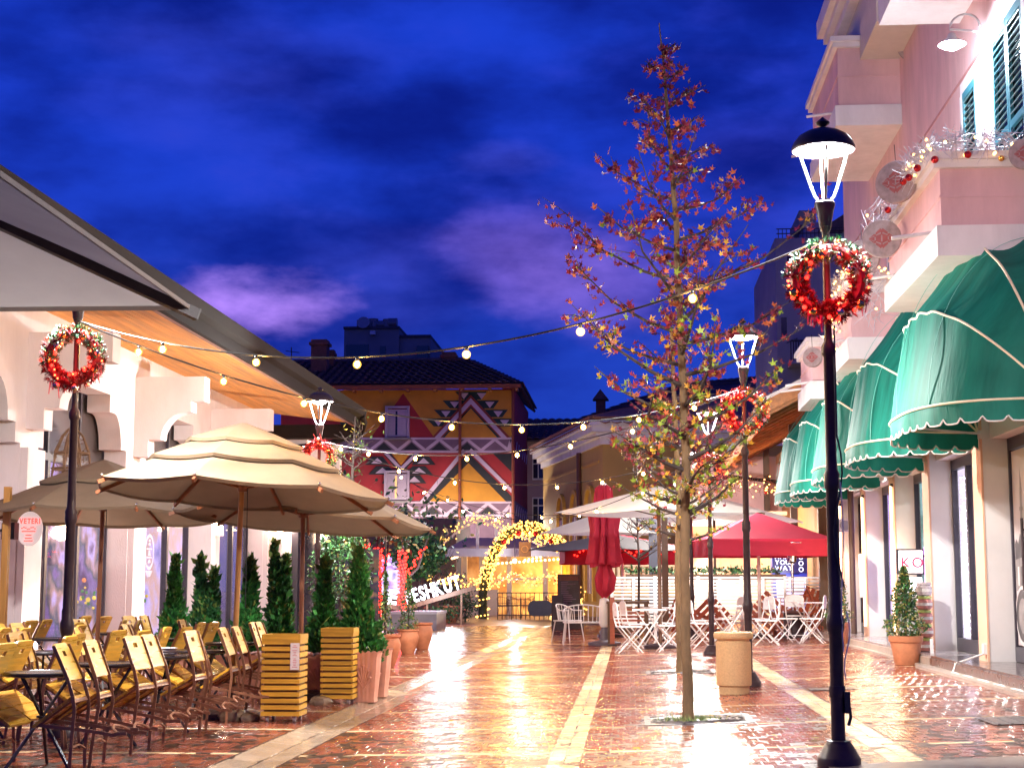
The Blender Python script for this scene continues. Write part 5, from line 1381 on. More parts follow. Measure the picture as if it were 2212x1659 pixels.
# shuttered windows, eave, gutters, roof
wsh = M('white_house_shutter', (.42,.34,.42), .6, var=.08)
for (x0, y0, x1, y1) in ((837,884,880,944),(835,1023,880,1080)):
    a, c = mus(x0, y1, .12), mus(x1, y0, .12); wd = c.x-a.x
    w = part('window', MB().box(a.x, c.x, YM-.14, YM-.01, a.z, c.z), wsh, mh, True)
    for (fx0, fx1, fz0, fz1) in ((a.x-.12,a.x-.001,a.z-.05,c.z+.05),(c.x+.001,c.x+.12,a.z-.05,c.z+.05),(a.x-.12,c.x+.12,c.z+.051,c.z+.16)): part('reveal_frame', MB().box(fx0,fx1,YM-.24,YM-.02,fz0,fz1), wsh, w, True)
    part('window_sill', MB().box(a.x-.18,c.x+.18,YM-.34,YM-.02,a.z-.15,a.z-.051), concr, w, True)
    part('pane', MB().box(a.x+wd*.40, a.x+wd*.5, YM-.15, YM-.141, a.z+.1, c.z-.1), M('lit_pane', (.6,.35,.15), .4, emit=(1,.55,.2), es=.5) if y0 > 1000 else pane_d, w, True)
    for k in range(12):
        z = a.z+.12+k*(c.z-a.z-.24)/11
        part('shutter_slat', MB().box(a.x+.05, a.x+wd*.40, YM-.175, YM-.141, z-.03, z+.02), wsh, w, True)
    part('open_shutter', MB().box(a.x+wd*.52, c.x-.03, YM-.19, YM-.141, a.z+.03, c.z-.03), wsh, w, True)
eZ = ZZ(838, YM); rx0, rx1 = X2(575, YM), X2(1128, YM)
part('eave_board', MB().box(rx0, rx1, YM-.75, YM-.6, eZ-.03, eZ+.17), M('eave_orange', (.30,.07,.02), .6), mh, True)
part('eave_soffit', MB().box(rx0, rx1-.02, YM-.6, YM, eZ+.05, eZ+.1), timber, mh, True)
for k in range(9): part('rafter_end', MB().box(xl+1.4*k+1, xl+1.4*k+1.15, YM-.6, YM-.001, eZ-.14, eZ+.04), timber, mh, True)
def tile_roof(parent, cnr, rows, rad, mat=tileroof):
    """cnr: eave left, eave right, ridge right, ridge left; rows of tiles along the slope"""
    a, c, d, e = [Vector(p) for p in cnr]
    nn = (c-a).cross(e-a).normalized()
    part('roof_slope', MB().prism([a, c, d, e], nn*-.12), mat, parent, True)
    b = MB()
    for r in range(rows):
        p, q = a.lerp(e, (r+.5)/rows), c.lerp(d, (r+.5)/rows); n = max(3, int((q-p).length/.42)); u = (q-p)/n; dn = (a-e).normalized()
        for k in range(n):
            m = p+u*(k+.5); w = u*.44; s = dn*((a-e).length/rows*.62)
            b.add([m-w-s+nn*.02, m+w-s+nn*.02, m+w+s+nn*.10, m-w+s+nn*.10, m-s+nn*.08, m+s+nn*.17], [(0,4,5,3),(4,1,2,5),(3,5,2)])
    part('roof_tile', b, mat, parent, True, kind='stuff')
rT = 3.2
tile_roof(mh, [(rx0,YM-.75,eZ+.18),(rx1,YM-.75,eZ+.18),(X2(1012,YM+5),YM+5.5,ZZ(775,YM+5.5)),(rx0,YM+5.5,ZZ(775,YM+5.5))], 16, .1)
tile_roof(mh, [(rx1,YM-.75,eZ+.18),(rx1,YM+12,eZ+.18),(X2(1012,YM+5),YM+7,ZZ(775,YM+5.5)),(X2(1012,YM+5),YM+5.5,ZZ(775,YM+5.5))], 14, .1)
part('ridge', MB().tube([(rx0,YM+5.6,ZZ(775,YM+5.5)+.05),(X2(1012,YM+5),YM+5.6,ZZ(775,YM+5.5)+.05)], .14, 8), tileroof, mh, True)
mur2 = [(X2(1113,YM),YM+.02*0+k) for k in range(2)]
b = MB()
for (z0, z1) in ((ZZ(978,YM),ZZ(945,YM)),(ZZ(1116,YM),ZZ(1083,YM))):
    for k in range(6): b.prism([(xr+.02,YM+.3+k*1.6,z0+.1),(xr+.02,YM+.55+k*1.6,z0+.1),(xr+.02,YM+1.3+k*1.6,z1-.1),(xr+.02,YM+1.05+k*1.6,z1-.1)], (.03,0,0))
part('side_zigzag', b, mcol['white'], mh, True, kind='stuff')
for px in (992, 1108): part('downpipe', MB().tube([(X2(px,YM-.25),YM-.22,0),(X2(px,YM-.25),YM-.22,eZ)], .075, 8), M('rust_pipe%d'%px, (.24,.06,.025), .5), mh, True)
brickr = M('chimney_brick', (.17,.06,.045), .8, var=.3, scale=6, rand=.2, bump=.3)
def chimney(px, y0, y1, w, Y):
    x = X2(px, Y); z0, z1 = ZZ(y1, Y), ZZ(y0, Y); c = part('chimney', MB().box(x-w/2, x+w/2, Y-w/2, Y+w/2, z0, z1-.25), brickr, mh, True)
    part('chimney_cap', MB().box(x-w*.62, x+w*.62, Y-w*.6, Y+w*.6, z1-.25, z1-.1).box(x-w*.5,x+w*.5,Y-w*.5,Y+w*.5,z1-.1,z1+.05), brickr, c, True)
chimney(684, 730, 810, .85, YM+3); chimney(705, 752, 790, .55, YM+4.5); chimney(968, 760, 790, .75, YM+5.8)
part('aerial', MB().tube([(X2(622,YM+4),YM+4,ZZ(790,YM+4)),(X2(620,YM+4),YM+4,ZZ(742,YM+4))], .03, 5).tube([(X2(608,YM+4),YM+4,ZZ(750,YM+4)),(X2(638,YM+4),YM+4,ZZ(754,YM+4))], .02, 4).tube([(X2(610,YM+4),YM+4,ZZ(762,YM+4)),(X2(634,YM+4),YM+4,ZZ(764,YM+4))], .02, 4), iron, mh, True)

# concrete block with tanks behind the painted house
YB = 130.0
cb = thing('concrete_block', 'grey concrete apartment block with roof tanks behind the painted house', 'building', (X2(830,YB), YB+5, 0))
for (x0, x1, y0, d) in ((736,857,704,0),(857,925,722,.4)):
    part('wall', MB().box(X2(x0,YB), X2(x1,YB), YB+d, YB+12, 10, ZZ(y0,YB)), concr, cb, True)
    part('parapet', MB().box(X2(x0-1,YB), X2(x1+1,YB), YB+d-.2, YB+12, ZZ(y0,YB), ZZ(y0-5,YB)), M('parapet%d'%x0, (.07,.06,.08), .7), cb, True)
for (x0, x1, y0, y1) in ((741,790,738,775),(816,828,742,760),(897,922,742,772)):
    w = part('window', MB().box(X2(x0,YB), X2(x1,YB), YB-.06, YB+.5, ZZ(y1,YB), ZZ(y0,YB)), pane_d, cb, True)
    part('window_sill', MB().box(X2(x0-1,YB), X2(x1+1,YB), YB-.2, YB+.3, ZZ(y1+2,YB), ZZ(y1,YB)), concr, w, True)
part('wall_unit', MB().box(X2(795,YB), X2(806,YB), YB-.5, YB-.01, ZZ(718,YB), ZZ(710,YB)), trimw, cb, True)
for k, px in enumerate((772, 786, 800, 817, 831, 843)):
    r_ = .34+.05*(k % 3)
    part('water_tank', MB().lathe([(.01,-.4),(r_,-.38),(r_,.38),(.01,.4)], (X2(px,YB+1),YB+1,ZZ(699,YB)+r_), 14, M=Matrix.Rotation(PI/2,3,'Y') if k % 2 else None), M('tank%d'%k, (.16,.16,.20), .4, metal=.3), cb, True)
part('dish', MB().lathe([(.01,0),(.3,.04),(.55,.16)], (X2(779,YB),YB-.1,ZZ(692,YB)), 16, M=Matrix.Rotation(R(70),3,'X')), M('dish_grey', (.3,.3,.33), .5), cb, True)

# grey rose house between the painted house and the yellow building
YG = 90.0
gh = thing('rose_house', 'narrow grey rose house with white windows right of the painted house', 'building', (X2(1150,YG), YG+4, 0))
part('wall', MB().box(X2(1108,YG), X2(1300,YG), YG, YG+10, 0, ZZ(948,YG)), greyrose, gh, True)
tile_roof(gh, [(X2(1104,YG),YG-.5,ZZ(950,YG)),(X2(1300,YG),YG-.5,ZZ(950,YG)),(X2(1300,YG+5),YG+5,ZZ(905,YG+5)),(X2(1120,YG+5),YG+5,ZZ(905,YG+5))], 9, .1)
for (x0, x1, y0, y1) in ((1150,1176,989,1037),(1150,1176,1074,1140),(1150,1176,1170,1230)):
    a, c = W(x0, y1, YG), W(x1, y0, YG)
    w = part('window', MB().box(a.x, c.x, YG-.1, YG-.001, a.z, c.z), trimw, gh, True)
    for k in range(2):
        xa = a.x+.06+k*(c.x-a.x-.06)/2; part('pane', MB().box(xa, xa+(c.x-a.x-.18)/2, YG-.12, YG-.101, a.z+.1, a.z+(c.z-a.z)*.7), pane_d, w, True)
        part('pane', MB().box(xa, xa+(c.x-a.x-.18)/2, YG-.12, YG-.101, a.z+(c.z-a.z)*.75, c.z-.08), pane_d, w, True)

# ================================================================ YELLOW BUILDING with white cornice
yn = Vector((X2(1304,60), 60.0, 0)); yf = Vector((X2(1174,72.5), 72.5, 0))
Ht = 7.1
yb = thing('yellow_building', 'ochre yellow building with a white cornice and arched windows', 'building', (yn.x+2, 64, 0))
d1 = (yf-yn).normalized(); n1 = Vector((-d1.y, d1.x, 0)); n1 = -n1 if n1.x > 0 else n1
d2 = Vector((.985,.17,0))
ye = yn + d2*9; L1_ = (yf-yn).length
part('street_wall', MB().prism([yn, yf, yf+Vector((0,0,Ht)), yn+Vector((0,0,Ht))], -n1*.4), ochre, yb, True)
n2 = Vector((d2.y,-d2.x,0))
part('front_wall', MB().prism([yn, ye, ye+Vector((0,0,Ht)), yn+Vector((0,0,Ht))], -n2*.4), ochre, yb, True)
for k, (o_, z0, z1) in enumerate(((.12,-.55,-.3),(.3,-.3,-.1),(.5,-.1,.12),(.62,.12,.32))):
    for (p, q, n_) in ((yn, yf, n1), (yn, ye, n2)):
        e = (q-p).normalized(); pts = [p+n_*o_+(-e*o_ if True else 0), q+n_*o_, q-n_*.0, p-n_*.0]
        part('cornice', MB().prism([v+Vector((0,0,Ht+z0)) for v in pts], (0,0,z1-z0)), trimw, yb, True)
tile_roof(yb, [yn+n1*.65-d1*.65+Vector((0,0,Ht+.34)), yf+n1*.65+Vector((0,0,Ht+.34)), yf-n1*4+Vector((0,0,Ht+1.6)), yn-n1*4+d1*2+Vector((0,0,Ht+1.6))], 8, .1, tilered)
tile_roof(yb, [ye+n2*.65+Vector((0,0,Ht+.34)), yn+n2*.65-d2*.5+Vector((0,0,Ht+.34)), yn-n1*4+d1*2+Vector((0,0,Ht+1.6)), ye-n2*4+Vector((0,0,Ht+1.6))][::1], 8, .1, tilered)
ymould = M('yellow_mould', (.62,.36,.05), .6)
for k, u in enumerate((2.2, 5.2, 8.2)):
    c = yn+d1*u; b = MB(); w_ = .75
    arch = [(-w_,.6)]+[(-w_*math.cos(a), 4.3+w_*math.sin(a)) for a in [PI*i/10 for i in range(11)]]+[(w_,.6)]
    pts = [c+d1*x+Vector((0,0,z)) for x, z in arch]
    for p, q in zip(pts, pts[1:]): b.beam(p+n1*.06, q+n1*.06, .16, .16, n1)
    w = part('window_arch', b, ymould, yb, True)
    part('window_pane', MB().prism([c+d1*x*.9+Vector((0,0,z)) for x, z in ((-w_,.9),(w_,.9),(w_,4.0),(-w_,4.0))], n1*.03), M('yb_pane%d'%k, (.45,.32,.36), .2, var=.2), w, True)
    part('window_bar', MB().prism([c+d1*x+n1*.035+Vector((0,0,z)) for x, z in ((-.06,.9),(.06,.9),(.06,4.0),(-.06,4.0))], n1*.04).prism([c+d1*x+n1*.035+Vector((0,0,z)) for x, z in ((-w_*.9,2.9),(-.061,2.9),(-.061,3.05),(-w_*.9,3.05))], n1*.04).prism([c+d1*x+n1*.035+Vector((0,0,z)) for x, z in ((.061,2.9),(w_*.9,2.9),(w_*.9,3.05),(.061,3.05))], n1*.04), trimw, w, True)
q = yn+d1*4.0+n1*.12; part('downpipe', MB().tube([q, q+Vector((0,0,Ht-.55))], .10, 8), M('brown_rainpipe', (.10,.035,.02), .5), yb, True)
part('wall_stripe', MB().prism([yn+d1*.6+Vector((0,0,5.9)), yf-d1*.3+Vector((0,0,5.9)), yf-d1*.3+Vector((0,0,6.0)), yn+d1*.6+Vector((0,0,6.0))], n1*.04), ymould, yb, True)
t = thing('wall_uplight', 'glowing yellow uplight at the foot of the yellow building', 'uplight', (-3.0, 66.5, 0))
part('uplight_body', MB().box(-.15,.15,-.1,.1,0,.22), iron, t); part('uplight_lens', MB().box(-.13,.13,-.08,.08,.221,.26), glow('yellow_uplight', (1,.6,.12), 4), t)
point('uplight_lamp', (0,0,.6), 240, (1,.68,.22), .2, t)
# dark chimney turret and roofs behind
YT = 100.0
tr = thing('tiled_house', 'dark tiled house roof with a pointed chimney behind the yellow building', 'building', (X2(1400,YT), YT+4, 0))
part('wall', MB().box(X2(1240,YT), X2(1840,YT), YT, YT+10, 0, ZZ(905,YT)), darkplaster, tr, True)
tile_roof(tr, [(X2(1235,YT),YT-.6,ZZ(912,YT)),(X2(1850,YT),YT-.6,ZZ(905,YT)),(X2(1780,YT+5),YT+5,ZZ(805,YT+5)),(X2(1480,YT+5),YT+5,ZZ(830,YT+5))], 12, .1)
c = part('chimney', MB().box(X2(1290,YT-1), X2(1311,YT-1), YT-1.3, YT-.6, ZZ(905,YT), ZZ(868,YT)), brickr, tr, True)
part('chimney_hat', MB().prism([(X2(1283,YT-1),YT-1.5,ZZ(868,YT)),(X2(1318,YT-1),YT-1.5,ZZ(868,YT)),(X2(1300,YT-1),YT-1.5,ZZ(846,YT))], (0,1.1,0)), tileroof, c, True)
# dark tower block at the right
YD = 70.0
td = thing('tower_block', 'dark plastered tower block rising behind the right lamp wreath', 'building', (X2(1770,YD), YD+5, 0))
part('wall', MB().box(X2(1690,YD), X2(1950,YD), YD, YD+12, 0, ZZ(520,YD)), darkplaster, td, True)
part('set_back_wall', MB().box(X2(1762,YD), X2(1950,YD), YD+.8, YD+12, ZZ(520,YD), ZZ(478,YD)), darkplaster, td, True)
part('roof_turret', MB().box(X2(1752,YD), X2(1790,YD), YD+1.2, YD+5, ZZ(480,YD), ZZ(448,YD)), concr, td, True)
part('tower_roof', MB().prism([(X2(1790,YD),YD+.5,ZZ(500,YD)),(X2(1950,YD),YD+.5,ZZ(500,YD)),(X2(1950,YD),YD+.5,ZZ(405,YD))], (0,8,0)), tileroof, td, True)
rl = MB()
for k in range(16): x = X2(1698+9*k,YD); rl.beam((x,YD+.02,ZZ(520,YD)),(x,YD+.02,ZZ(500,YD)),.03,.03)
for z in (500, 510): rl.beam((X2(1694,YD),YD+.05,ZZ(z,YD)),(X2(1840,YD),YD+.05,ZZ(z,YD)),.04,.04)
part('roof_railing', rl, iron, td, True)
for (x0, x1, y0, y1) in ((1716,1728,560,590),(1752,1762,555,640),(1700,1712,690,730)):
    w = part('window', MB().box(X2(x0,YD), X2(x1,YD), YD-.05, YD-.001, ZZ(y1,YD), ZZ(y0,YD)), pane_d, td, True)
    part('window_sill', MB().box(X2(x0-2,YD), X2(x1+2,YD), YD-.15, YD-.002, ZZ(y1+3,YD), ZZ(y1,YD)), concr, w, True)
bx0, bx1 = X2(1712,YD), X2(1830,YD)
bal = part('balcony', MB().box(bx0, bx1, YD-1.6, YD-.002, ZZ(800,YD), ZZ(793,YD)), darkplaster, td, True)
b = MB()
for k in range(22): x = bx0+(bx1-bx0)*k/21; b.beam((x,YD-1.55,ZZ(793,YD)),(x,YD-1.55,ZZ(752,YD)),.05,.05)
b.beam((bx0,YD-1.55,ZZ(752,YD)),(bx1,YD-1.55,ZZ(752,YD)),.08,.08)
part('balcony_railing', b, iron, bal, True)
part('awning_arm', MB().beam((bx0,YD-.1,ZZ(745,YD)),(bx0+.2,YD-2.2,ZZ(752,YD)),.05,.05), iron, bal, True)

# ================================================================ PERGOLA ROOF over the terrace
pg = thing('pergola_roof', 'tiled timber roof with exposed rafters over the terrace at the right', 'building', (3.2, 34, 0))
xe, ze, xw, zw, ya, yb_ = 2.66, 4.62, 6.6, 6.6, 30.6, 47.0
sl = (zw-ze)/(xw-xe)
part('tile_deck', MB().prism([(xe,ya,ze),(xw,ya,zw),(xw,ya,zw+.08),(xe,ya,ze+.08)], (0,yb_-ya,0)), tilered, pg, True)
b = MB()
for k in range(48):
    y = ya+.17+k*.34
    if y > yb_: break
    b.tube([(xe-.05,y,ze+.10),(xw,y,zw+.12)], .09, 8)
part('roof_tile', b, tilered, pg, True, kind='stuff')
for k in range(11):
    f_ = k/10; x = xe+.1+(xw-xe-.2)*f_; z = ze+(x-xe)*sl
    part('lath', MB().box(x-.03, x+.03, ya+.02, yb_-.02, z-.04, z-.003), timber, pg, True)
for k in range(14):
    y = ya+.1+k*1.22; part('rafter', MB().prism([(xe+.03,y-.05,ze-.16),(xw,y-.05,zw-.18),(xw,y-.05,zw-.045),(xe+.03,y-.05,ze-.03)], (0,.1,0)), timber, pg, True)
part('barge_board', MB().prism([(xe-.04,ya-.05,ze-.12),(xw,ya-.05,zw-.14),(xw,ya-.05,zw+.13),(xe-.04,ya-.05,ze+.12)], (0,.05,0)), timber, pg, True)
part('barge_flashing', MB().prism([(xe-.04,ya-.08,ze+.12),(xw,ya-.08,zw+.13),(xw,ya-.08,zw+.2),(xe-.04,ya-.08,ze+.19)], (0,.1,0)), trimw, pg, True)
part('eave_beam', MB().box(xe-.02, xe+.09, ya, yb_, ze-.17, ze-.04), timber, pg, True)
part('gutter', MB().tube([(xe-.08,ya,ze+.0),(xe-.08,yb_,ze+.0)], .07, 8), fasciab, pg, True)
part('wall_plate_beam', MB().box(4.35, 4.5, ya, yb_, 4.75, 5.0), timber, pg, True)
for y in (33.4, 39, 46.5): part('post', MB().box(3.95, 4.12, y, y+.17, .15, 5.2), darkwood, pg, True)
part('rear_wall', MB().box(4.5, 4.7, 30.9, yb_, .15, 4.8), M('warm_wood_wall', (.38,.17,.05), .6, var=.25, scale=2, stretch=(1,4,.5)), pg, True)
part('end_wall', MB().box(1.4, 6.5, 47.0, 47.2, .1, 5.0), pink, pg, True)
part('downpipe', MB().tube([(xe-.05,yb_-1.5,ze-.05),(xe+.1,yb_-1.6,ze-.3),(4.3,yb_-1.8,ze-.5)], .05, 8), fasciab, pg, True)
garland([(1.75,40.5,3.9),(2.6,40.3,3.75),(3.5,40.1,3.7),(4.3,40,3.6)], 'fairy_light_swag', 'swag of warm fairy lights and red leaves under the pergola roof', 'garland', 260, .2, .3, 70, 5, 12, M('red_garland_leaf', (.25,.06,.04), .7, var=.4))

# ================================================================ KIOSK, LIT ARCH, GARLANDS
YK = 64.0
kk = thing('market_kiosk', 'white open kiosk with a gable outlined in warm lights at the end of the street', 'kiosk', (X2(1095,YK), YK+3, 0))
kx0, kx1, kxm = X2(958,YK), X2(1215,YK), X2(1105,YK)
kw = M('kiosk_white_wood', (.62,.48,.34), .55, var=.1)
for px in (1003, 1040, 1100, 1178): part('kiosk_post', MB().box(X2(px,YK)-.1, X2(px,YK)+.1, YK, YK+.2, 0, ZZ(1190,YK)), kw, kk, True)
zb_ = ZZ(1200,YK)
part('kiosk_roof', MB().prism([(kx0,YK-1,zb_),(kx1,YK-1,zb_),(kx1+.3,YK+4,zb_+.7),(kx0+.5,YK+4,zb_+.7)], (0,0,.15)), kw, kk, True)
part('roof_edge', MB().box(kx0-.05, kx1+.05, YK-1.12, YK-1.0, zb_-.05, zb_+.28), trimw, kk, True)
for k in range(11): part('roof_rafter', MB().beam((kx0+.3+k*.45,YK-.98,zb_-.04),(kx0+.6+k*.43,YK+4,zb_+.62),.06,.09), kw, kk, True)
gp = [(X2(938,YK),YK-1,ZZ(1180,YK)),(X2(960,YK),YK-1,ZZ(1168,YK)),(X2(1000,YK),YK-1,ZZ(1135,YK)),(X2(1035,YK),YK-1,ZZ(1117,YK)),(X2(1075,YK),YK-1,ZZ(1128,YK)),(X2(1110,YK),YK-1,ZZ(1142,YK)),(X2(1180,YK),YK-1,ZZ(1175,YK))]
for p, q in zip(gp, gp[1:]): part('gable_rail', MB().beam(Vector(p)+Vector((0,.15,-.15)), Vector(q)+Vector((0,.15,-.15)), .06, .08), trimw, kk, True)
for px in (1035, 1075): part('gable_post', MB().box(X2(px,YK)-.06, X2(px,YK)+.06, YK-.8, YK-.7, zb_, ZZ(1124,YK)), trimw, kk, True)
part('kiosk_back', MB().box(kx0+.3, kx1-.1, YK+4.1, YK+4.2, 0, zb_+.5), lit('kiosk_glow', [(.20,.08,.03),(.50,.26,.09),(.75,.48,.2),(.25,.12,.06)], .20, .9, 4), kk, True)
part('counter', MB().box(kx0+.9, kx0+2.2, YK+.1, YK+.5, 0, 1.05), kw, kk, True)
part('kiosk_beam', MB().box(X2(1085,YK), X2(1170,YK), YK+.3, YK+.4, ZZ(1252,YK), ZZ(1247,YK)), kw, kk, True)
bb_me = MB().sphere((0,0,0), .05, 8, 5).mesh('soffit_bulb', glow('soffit_bulb_light', (1,.62,.25), 4.5))
for k in range(15): inst('soffit_bulb', bb_me, kk, Vector((kx0+.45+k*.06,YK-.9+k*.28,zb_-.12+k*.035))-wloc(kk))
for k in range(20): inst('soffit_bulb', bb_me, kk, Vector((X2(1080,YK)+k*.17,YK-.9+k*.02,zb_-.32+.012*k))-wloc(kk))
for k in range(12): inst('soffit_bulb', bb_me, kk, Vector((X2(1130,YK)+k*.16,YK+1.2,zb_-.15+.03*k))-wloc(kk))
point('kiosk_lamp', (-1.2,-1.6,2.5), 85, (1,.58,.26), 1.0, kk); point('kiosk_lamp', (1.2,-1.4,2.4), 75, (1,.58,.26), 1.0, kk)
t = thing('spot_lamp', 'small cold white lamp glowing inside the lit archway', 'lamp', W(1112,1211,62)); part('lamp_bulb', MB().sphere((0,0,0), .09, 10, 6), e_white, t); part('lamp_stem', MB().tube([(0,0,0),(0,0,1)], .015, 5), iron, t)
point('spot_lamp_light', (0,-.3,-.1), 50, (.85,.88,1), .1, t)
t = thing('hanging_sign', 'small brown square sign hanging under the lit arch', 'sign', W(1134,1186,58.3))
part('sign_board', MB().box(-.22,.22,-.02,.02,-.27,.27), darkwood, t); part('sign_emblem', MB().torus((0,-.03,0), .12, .018, 18, 5, Matrix.Rotation(PI/2,3,'X')), M('sign_tan', (.3,.17,.08), .6), t); part('sign_chain', MB().tube([(0,0,.27),(0,0,.7)], .01, 5), iron, t)
far_led = MB().sphere((0,0,0), .032, 6, 4).mesh('fairy_bulb', glow('far_fairy_light', (1,.50,.10), 2.2))
pine = M('garland_pine', (.035,.05,.02), .6, var=.5, scale=15)
garland(gp, 'gable_garland', 'warm fairy light garland outlining the kiosk gable', 'garland', 300, .22, .32, 150, 5, 41, twig, far_led)
# lit arch: thick garland over a hoop, lights wound round it
YA = 58.0
a0 = W(1045, 1335, YA); a1 = W(1215, 1290, YA)
path = [(X2(1043,YA),YA,0),(X2(1043,YA),YA,.9),(X2(1050,YA),YA,ZZ(1240,YA)),(X2(1066,YA),YA,ZZ(1195,YA)),(X2(1092,YA),YA,ZZ(1155,YA)),(X2(1125,YA),YA,ZZ(1140,YA)),(X2(1160,YA),YA,ZZ(1142,YA)),(X2(1195,YA),YA,ZZ(1160,YA)),(X2(1218,YA),YA,ZZ(1185,YA))]
t = thing('light_arch', 'arch of dark greenery wound with hundreds of warm fairy lights across the street', 'arch', (path[0][0], YA, 0))
part('arch_hoop', MB().tube(path, .16, 10), pine, t, True)
rr = random.Random(77); PV = [Vector(p) for p in path]; sg = [(q-p).length for p, q in zip(PV, PV[1:])]; T = sum(sg)
def along(d):
    for p, q, s in zip(PV, PV[1:], sg):
        if d <= s: return p.lerp(q, d/s), (q-p).normalized()
        d -= s
    return PV[-1], (PV[-1]-PV[-2]).normalized()
b = MB(); bl = MB(); nl = 0
for i in range(1500):
    p, u = along(rr.random()*T); v = Vector((rr.gauss(0,1),rr.gauss(0,1),rr.gauss(0,1))).normalized(); c = p+v*.16; e = c+(v+Vector((rr.gauss(0,.6),rr.gauss(0,.6),rr.gauss(0,.6)))).normalized()*.16; s_ = u.cross(v).normalized()*.02
    b.add([c-s_, c+s_, e], [(0,1,2)])
part('arch_greenery', b, pine, t, True, kind='stuff')
b = MB()
for i in range(620):
    f_ = .22+.78*rr.random(); p, u = along(T*f_); v = Vector((rr.gauss(0,1),rr.gauss(0,1)-.5,rr.gauss(0,1))).normalized(); b.sphere(p+v*rr.uniform(.17,.30), .024, 5, 4)
part('tiny_lights', b, glow('tiny_arch_light', (1,.47,.08), 4), t, True, kind='stuff')
e_arch = glow('arch_fairy_light', (1,.47,.08), 4)
arch_led = MB().sphere((0,0,0), .028, 6, 4).mesh('fairy_bulb', e_arch)
for i in range(300):
    f_ = i/300; d = T*(f_**.85 if f_ > .3 else f_); d = T*f_; p, u = along(d); x = u.orthogonal().normalized(); y = u.cross(x); a = i*.62
    if f_ < .32 and (i//9) % 2: continue
    inst('fairy_bulb', arch_led, t, p+(x*math.cos(a)+y*math.sin(a))*.24-wloc(t))
for k in range(9):
    p, u = along(T*(.5+.055*k)); inst('bauble', ball_r if k % 2 else ball_g, t, p+Vector((0,-.22,-.18))-wloc(t), sc=(2.6,)*3)
point('arch_glow_lamp', Vector((X2(1120,YA),YA-.6,2.6))-wloc(t), 110, (1,.58,.24), 1.0, t)
garland([(X2(1060,61),61,ZZ(1262,61)),(X2(1100,61),61,ZZ(1240,61)),(X2(1150,61),61,ZZ(1262,61)),(X2(1190,61),61,ZZ(1240,61)),(X2(1225,61),61,ZZ(1255,61))], 'fairy_garland', 'wavy warm garland across the lower part of the archway', 'garland', 200, .2, .3, 110, 4, 42, twig, far_led)
garland([(X2(940,58),58,ZZ(1262,58)),(X2(975,58),58,ZZ(1248,58)),(X2(1010,58),58,ZZ(1262,58)),(X2(1035,58),58,ZZ(1256,58))], 'fairy_garland', 'warm fairy garland behind the white letter sign', 'garland', 120, .2, .3, 60, 2, 43, twig, far_led)
garland([(X2(1225,56),56,ZZ(1250,56)),(X2(1250,56),56,ZZ(1275,56)),(X2(1252,56),56,ZZ(1330,56))], 'fairy_garland', 'warm lights trailing down beside the menu board', 'garland', 90, .15, .3, 40, 1, 44, pine, far_led)
garland([(X2(925,55),55,ZZ(1190,55)),(X2(922,55),55,ZZ(1230,55)),(X2(930,55),55,ZZ(1262,55))], 'fairy_garland', 'warm lights trailing beside the round clipped tree', 'garland', 80, .15, .3, 30, 0, 45, pine, far_led)
# low railing with a dark oval board, small tables and cafe chairs beyond the arch
t = thing('low_railing', 'dark low railing across the end of the street beyond the arch', 'railing', (X2(1140,57),57,0))
x0, x1 = X2(1075,57), X2(1215,57)
for z in (.15, .5, .95): part('rail', MB().beam((x0,57,z),(x1,57,z),.035,.035), iron, t, True)
for k in range(15): part('baluster', MB().beam((x0+(x1-x0)*k/14,57,0),(x0+(x1-x0)*k/14,57,.95),.025,.025), iron, t, True)
b = MB(); cxx, czz = X2(1167,56.9), ZZ(1314,56.9); pts = [(cxx+(.38+.0)*0+ (0.22 if math.cos(a) > 0 else -.22) + .24*math.cos(a), 56.9, czz+.28*math.sin(a)) for a in [2*PI*k/28 for k in range(28)]]
solo('oval_board', MB().prism(pts, (0,.05,0)), M('slate_board', (.06,.065,.085), .5), 'dark rounded oval board fixed to the low railing', 'board', (cxx,56.9,czz))
def cafe_chair(x, y, rz, mat, label, first_=[None]):
    if first_[0] is None:
        t = thing('cafe_armchair', label, 'chair', (x,y,0), 'round backed wire armchairs', rz)
        part('seat', MB().lathe([(.01,.43),(.21,.43),(.22,.445),(.21,.455),(.01,.455)], n=20), mat, t)
        for k in range(4): a = PI/4+k*PI/2; part('leg', MB().tube([(.17*math.cos(a),.17*math.sin(a),.44),(.24*math.cos(a),.24*math.sin(a),0)], .011, 6), mat, t)
        arc_ = [R(-20)+R(220)*k/12 for k in range(13)]
        part('back_rail', MB().tube([(.25*math.cos(a),.25*math.sin(a),.66+.14*math.sin(max(0,min(PI,a)))) for a in arc_], .012, 6), mat, t)
        part('mid_rail', MB().tube([(.24*math.cos(a),.24*math.sin(a),.56) for a in arc_], .009, 6), mat, t)
        for k in range(11): a = arc_[1+k]; part('spindle', MB().tube([(.21*math.cos(a),.21*math.sin(a),.45),(.25*math.cos(a),.25*math.sin(a),.66+.14*math.sin(max(0,min(PI,a))))], .007, 5), mat, t)
        bpy.context.view_layer.update(); first_[0] = t; return t
    return dup(first_[0], (x,y,0), (0,0,rz), label)
wirew = M('white_wire', (.62,.58,.58), .4); wired = M('brown_wire', (.16,.08,.05), .5)
for i, (px, Y, rz, lab) in enumerate(((1088, 58.6, .6, 'wire armchair left of the oval board beyond the arch'), (1108, 60, 2.5, 'wire armchair behind the railing under the lit arch'), (1140, 60.5, -1, 'wire armchair behind the oval board, left one'), (1192, 60, 2, 'wire armchair behind the oval board, right one'))):
    cafe_chair(X2(px,Y), Y, rz, wired, lab)
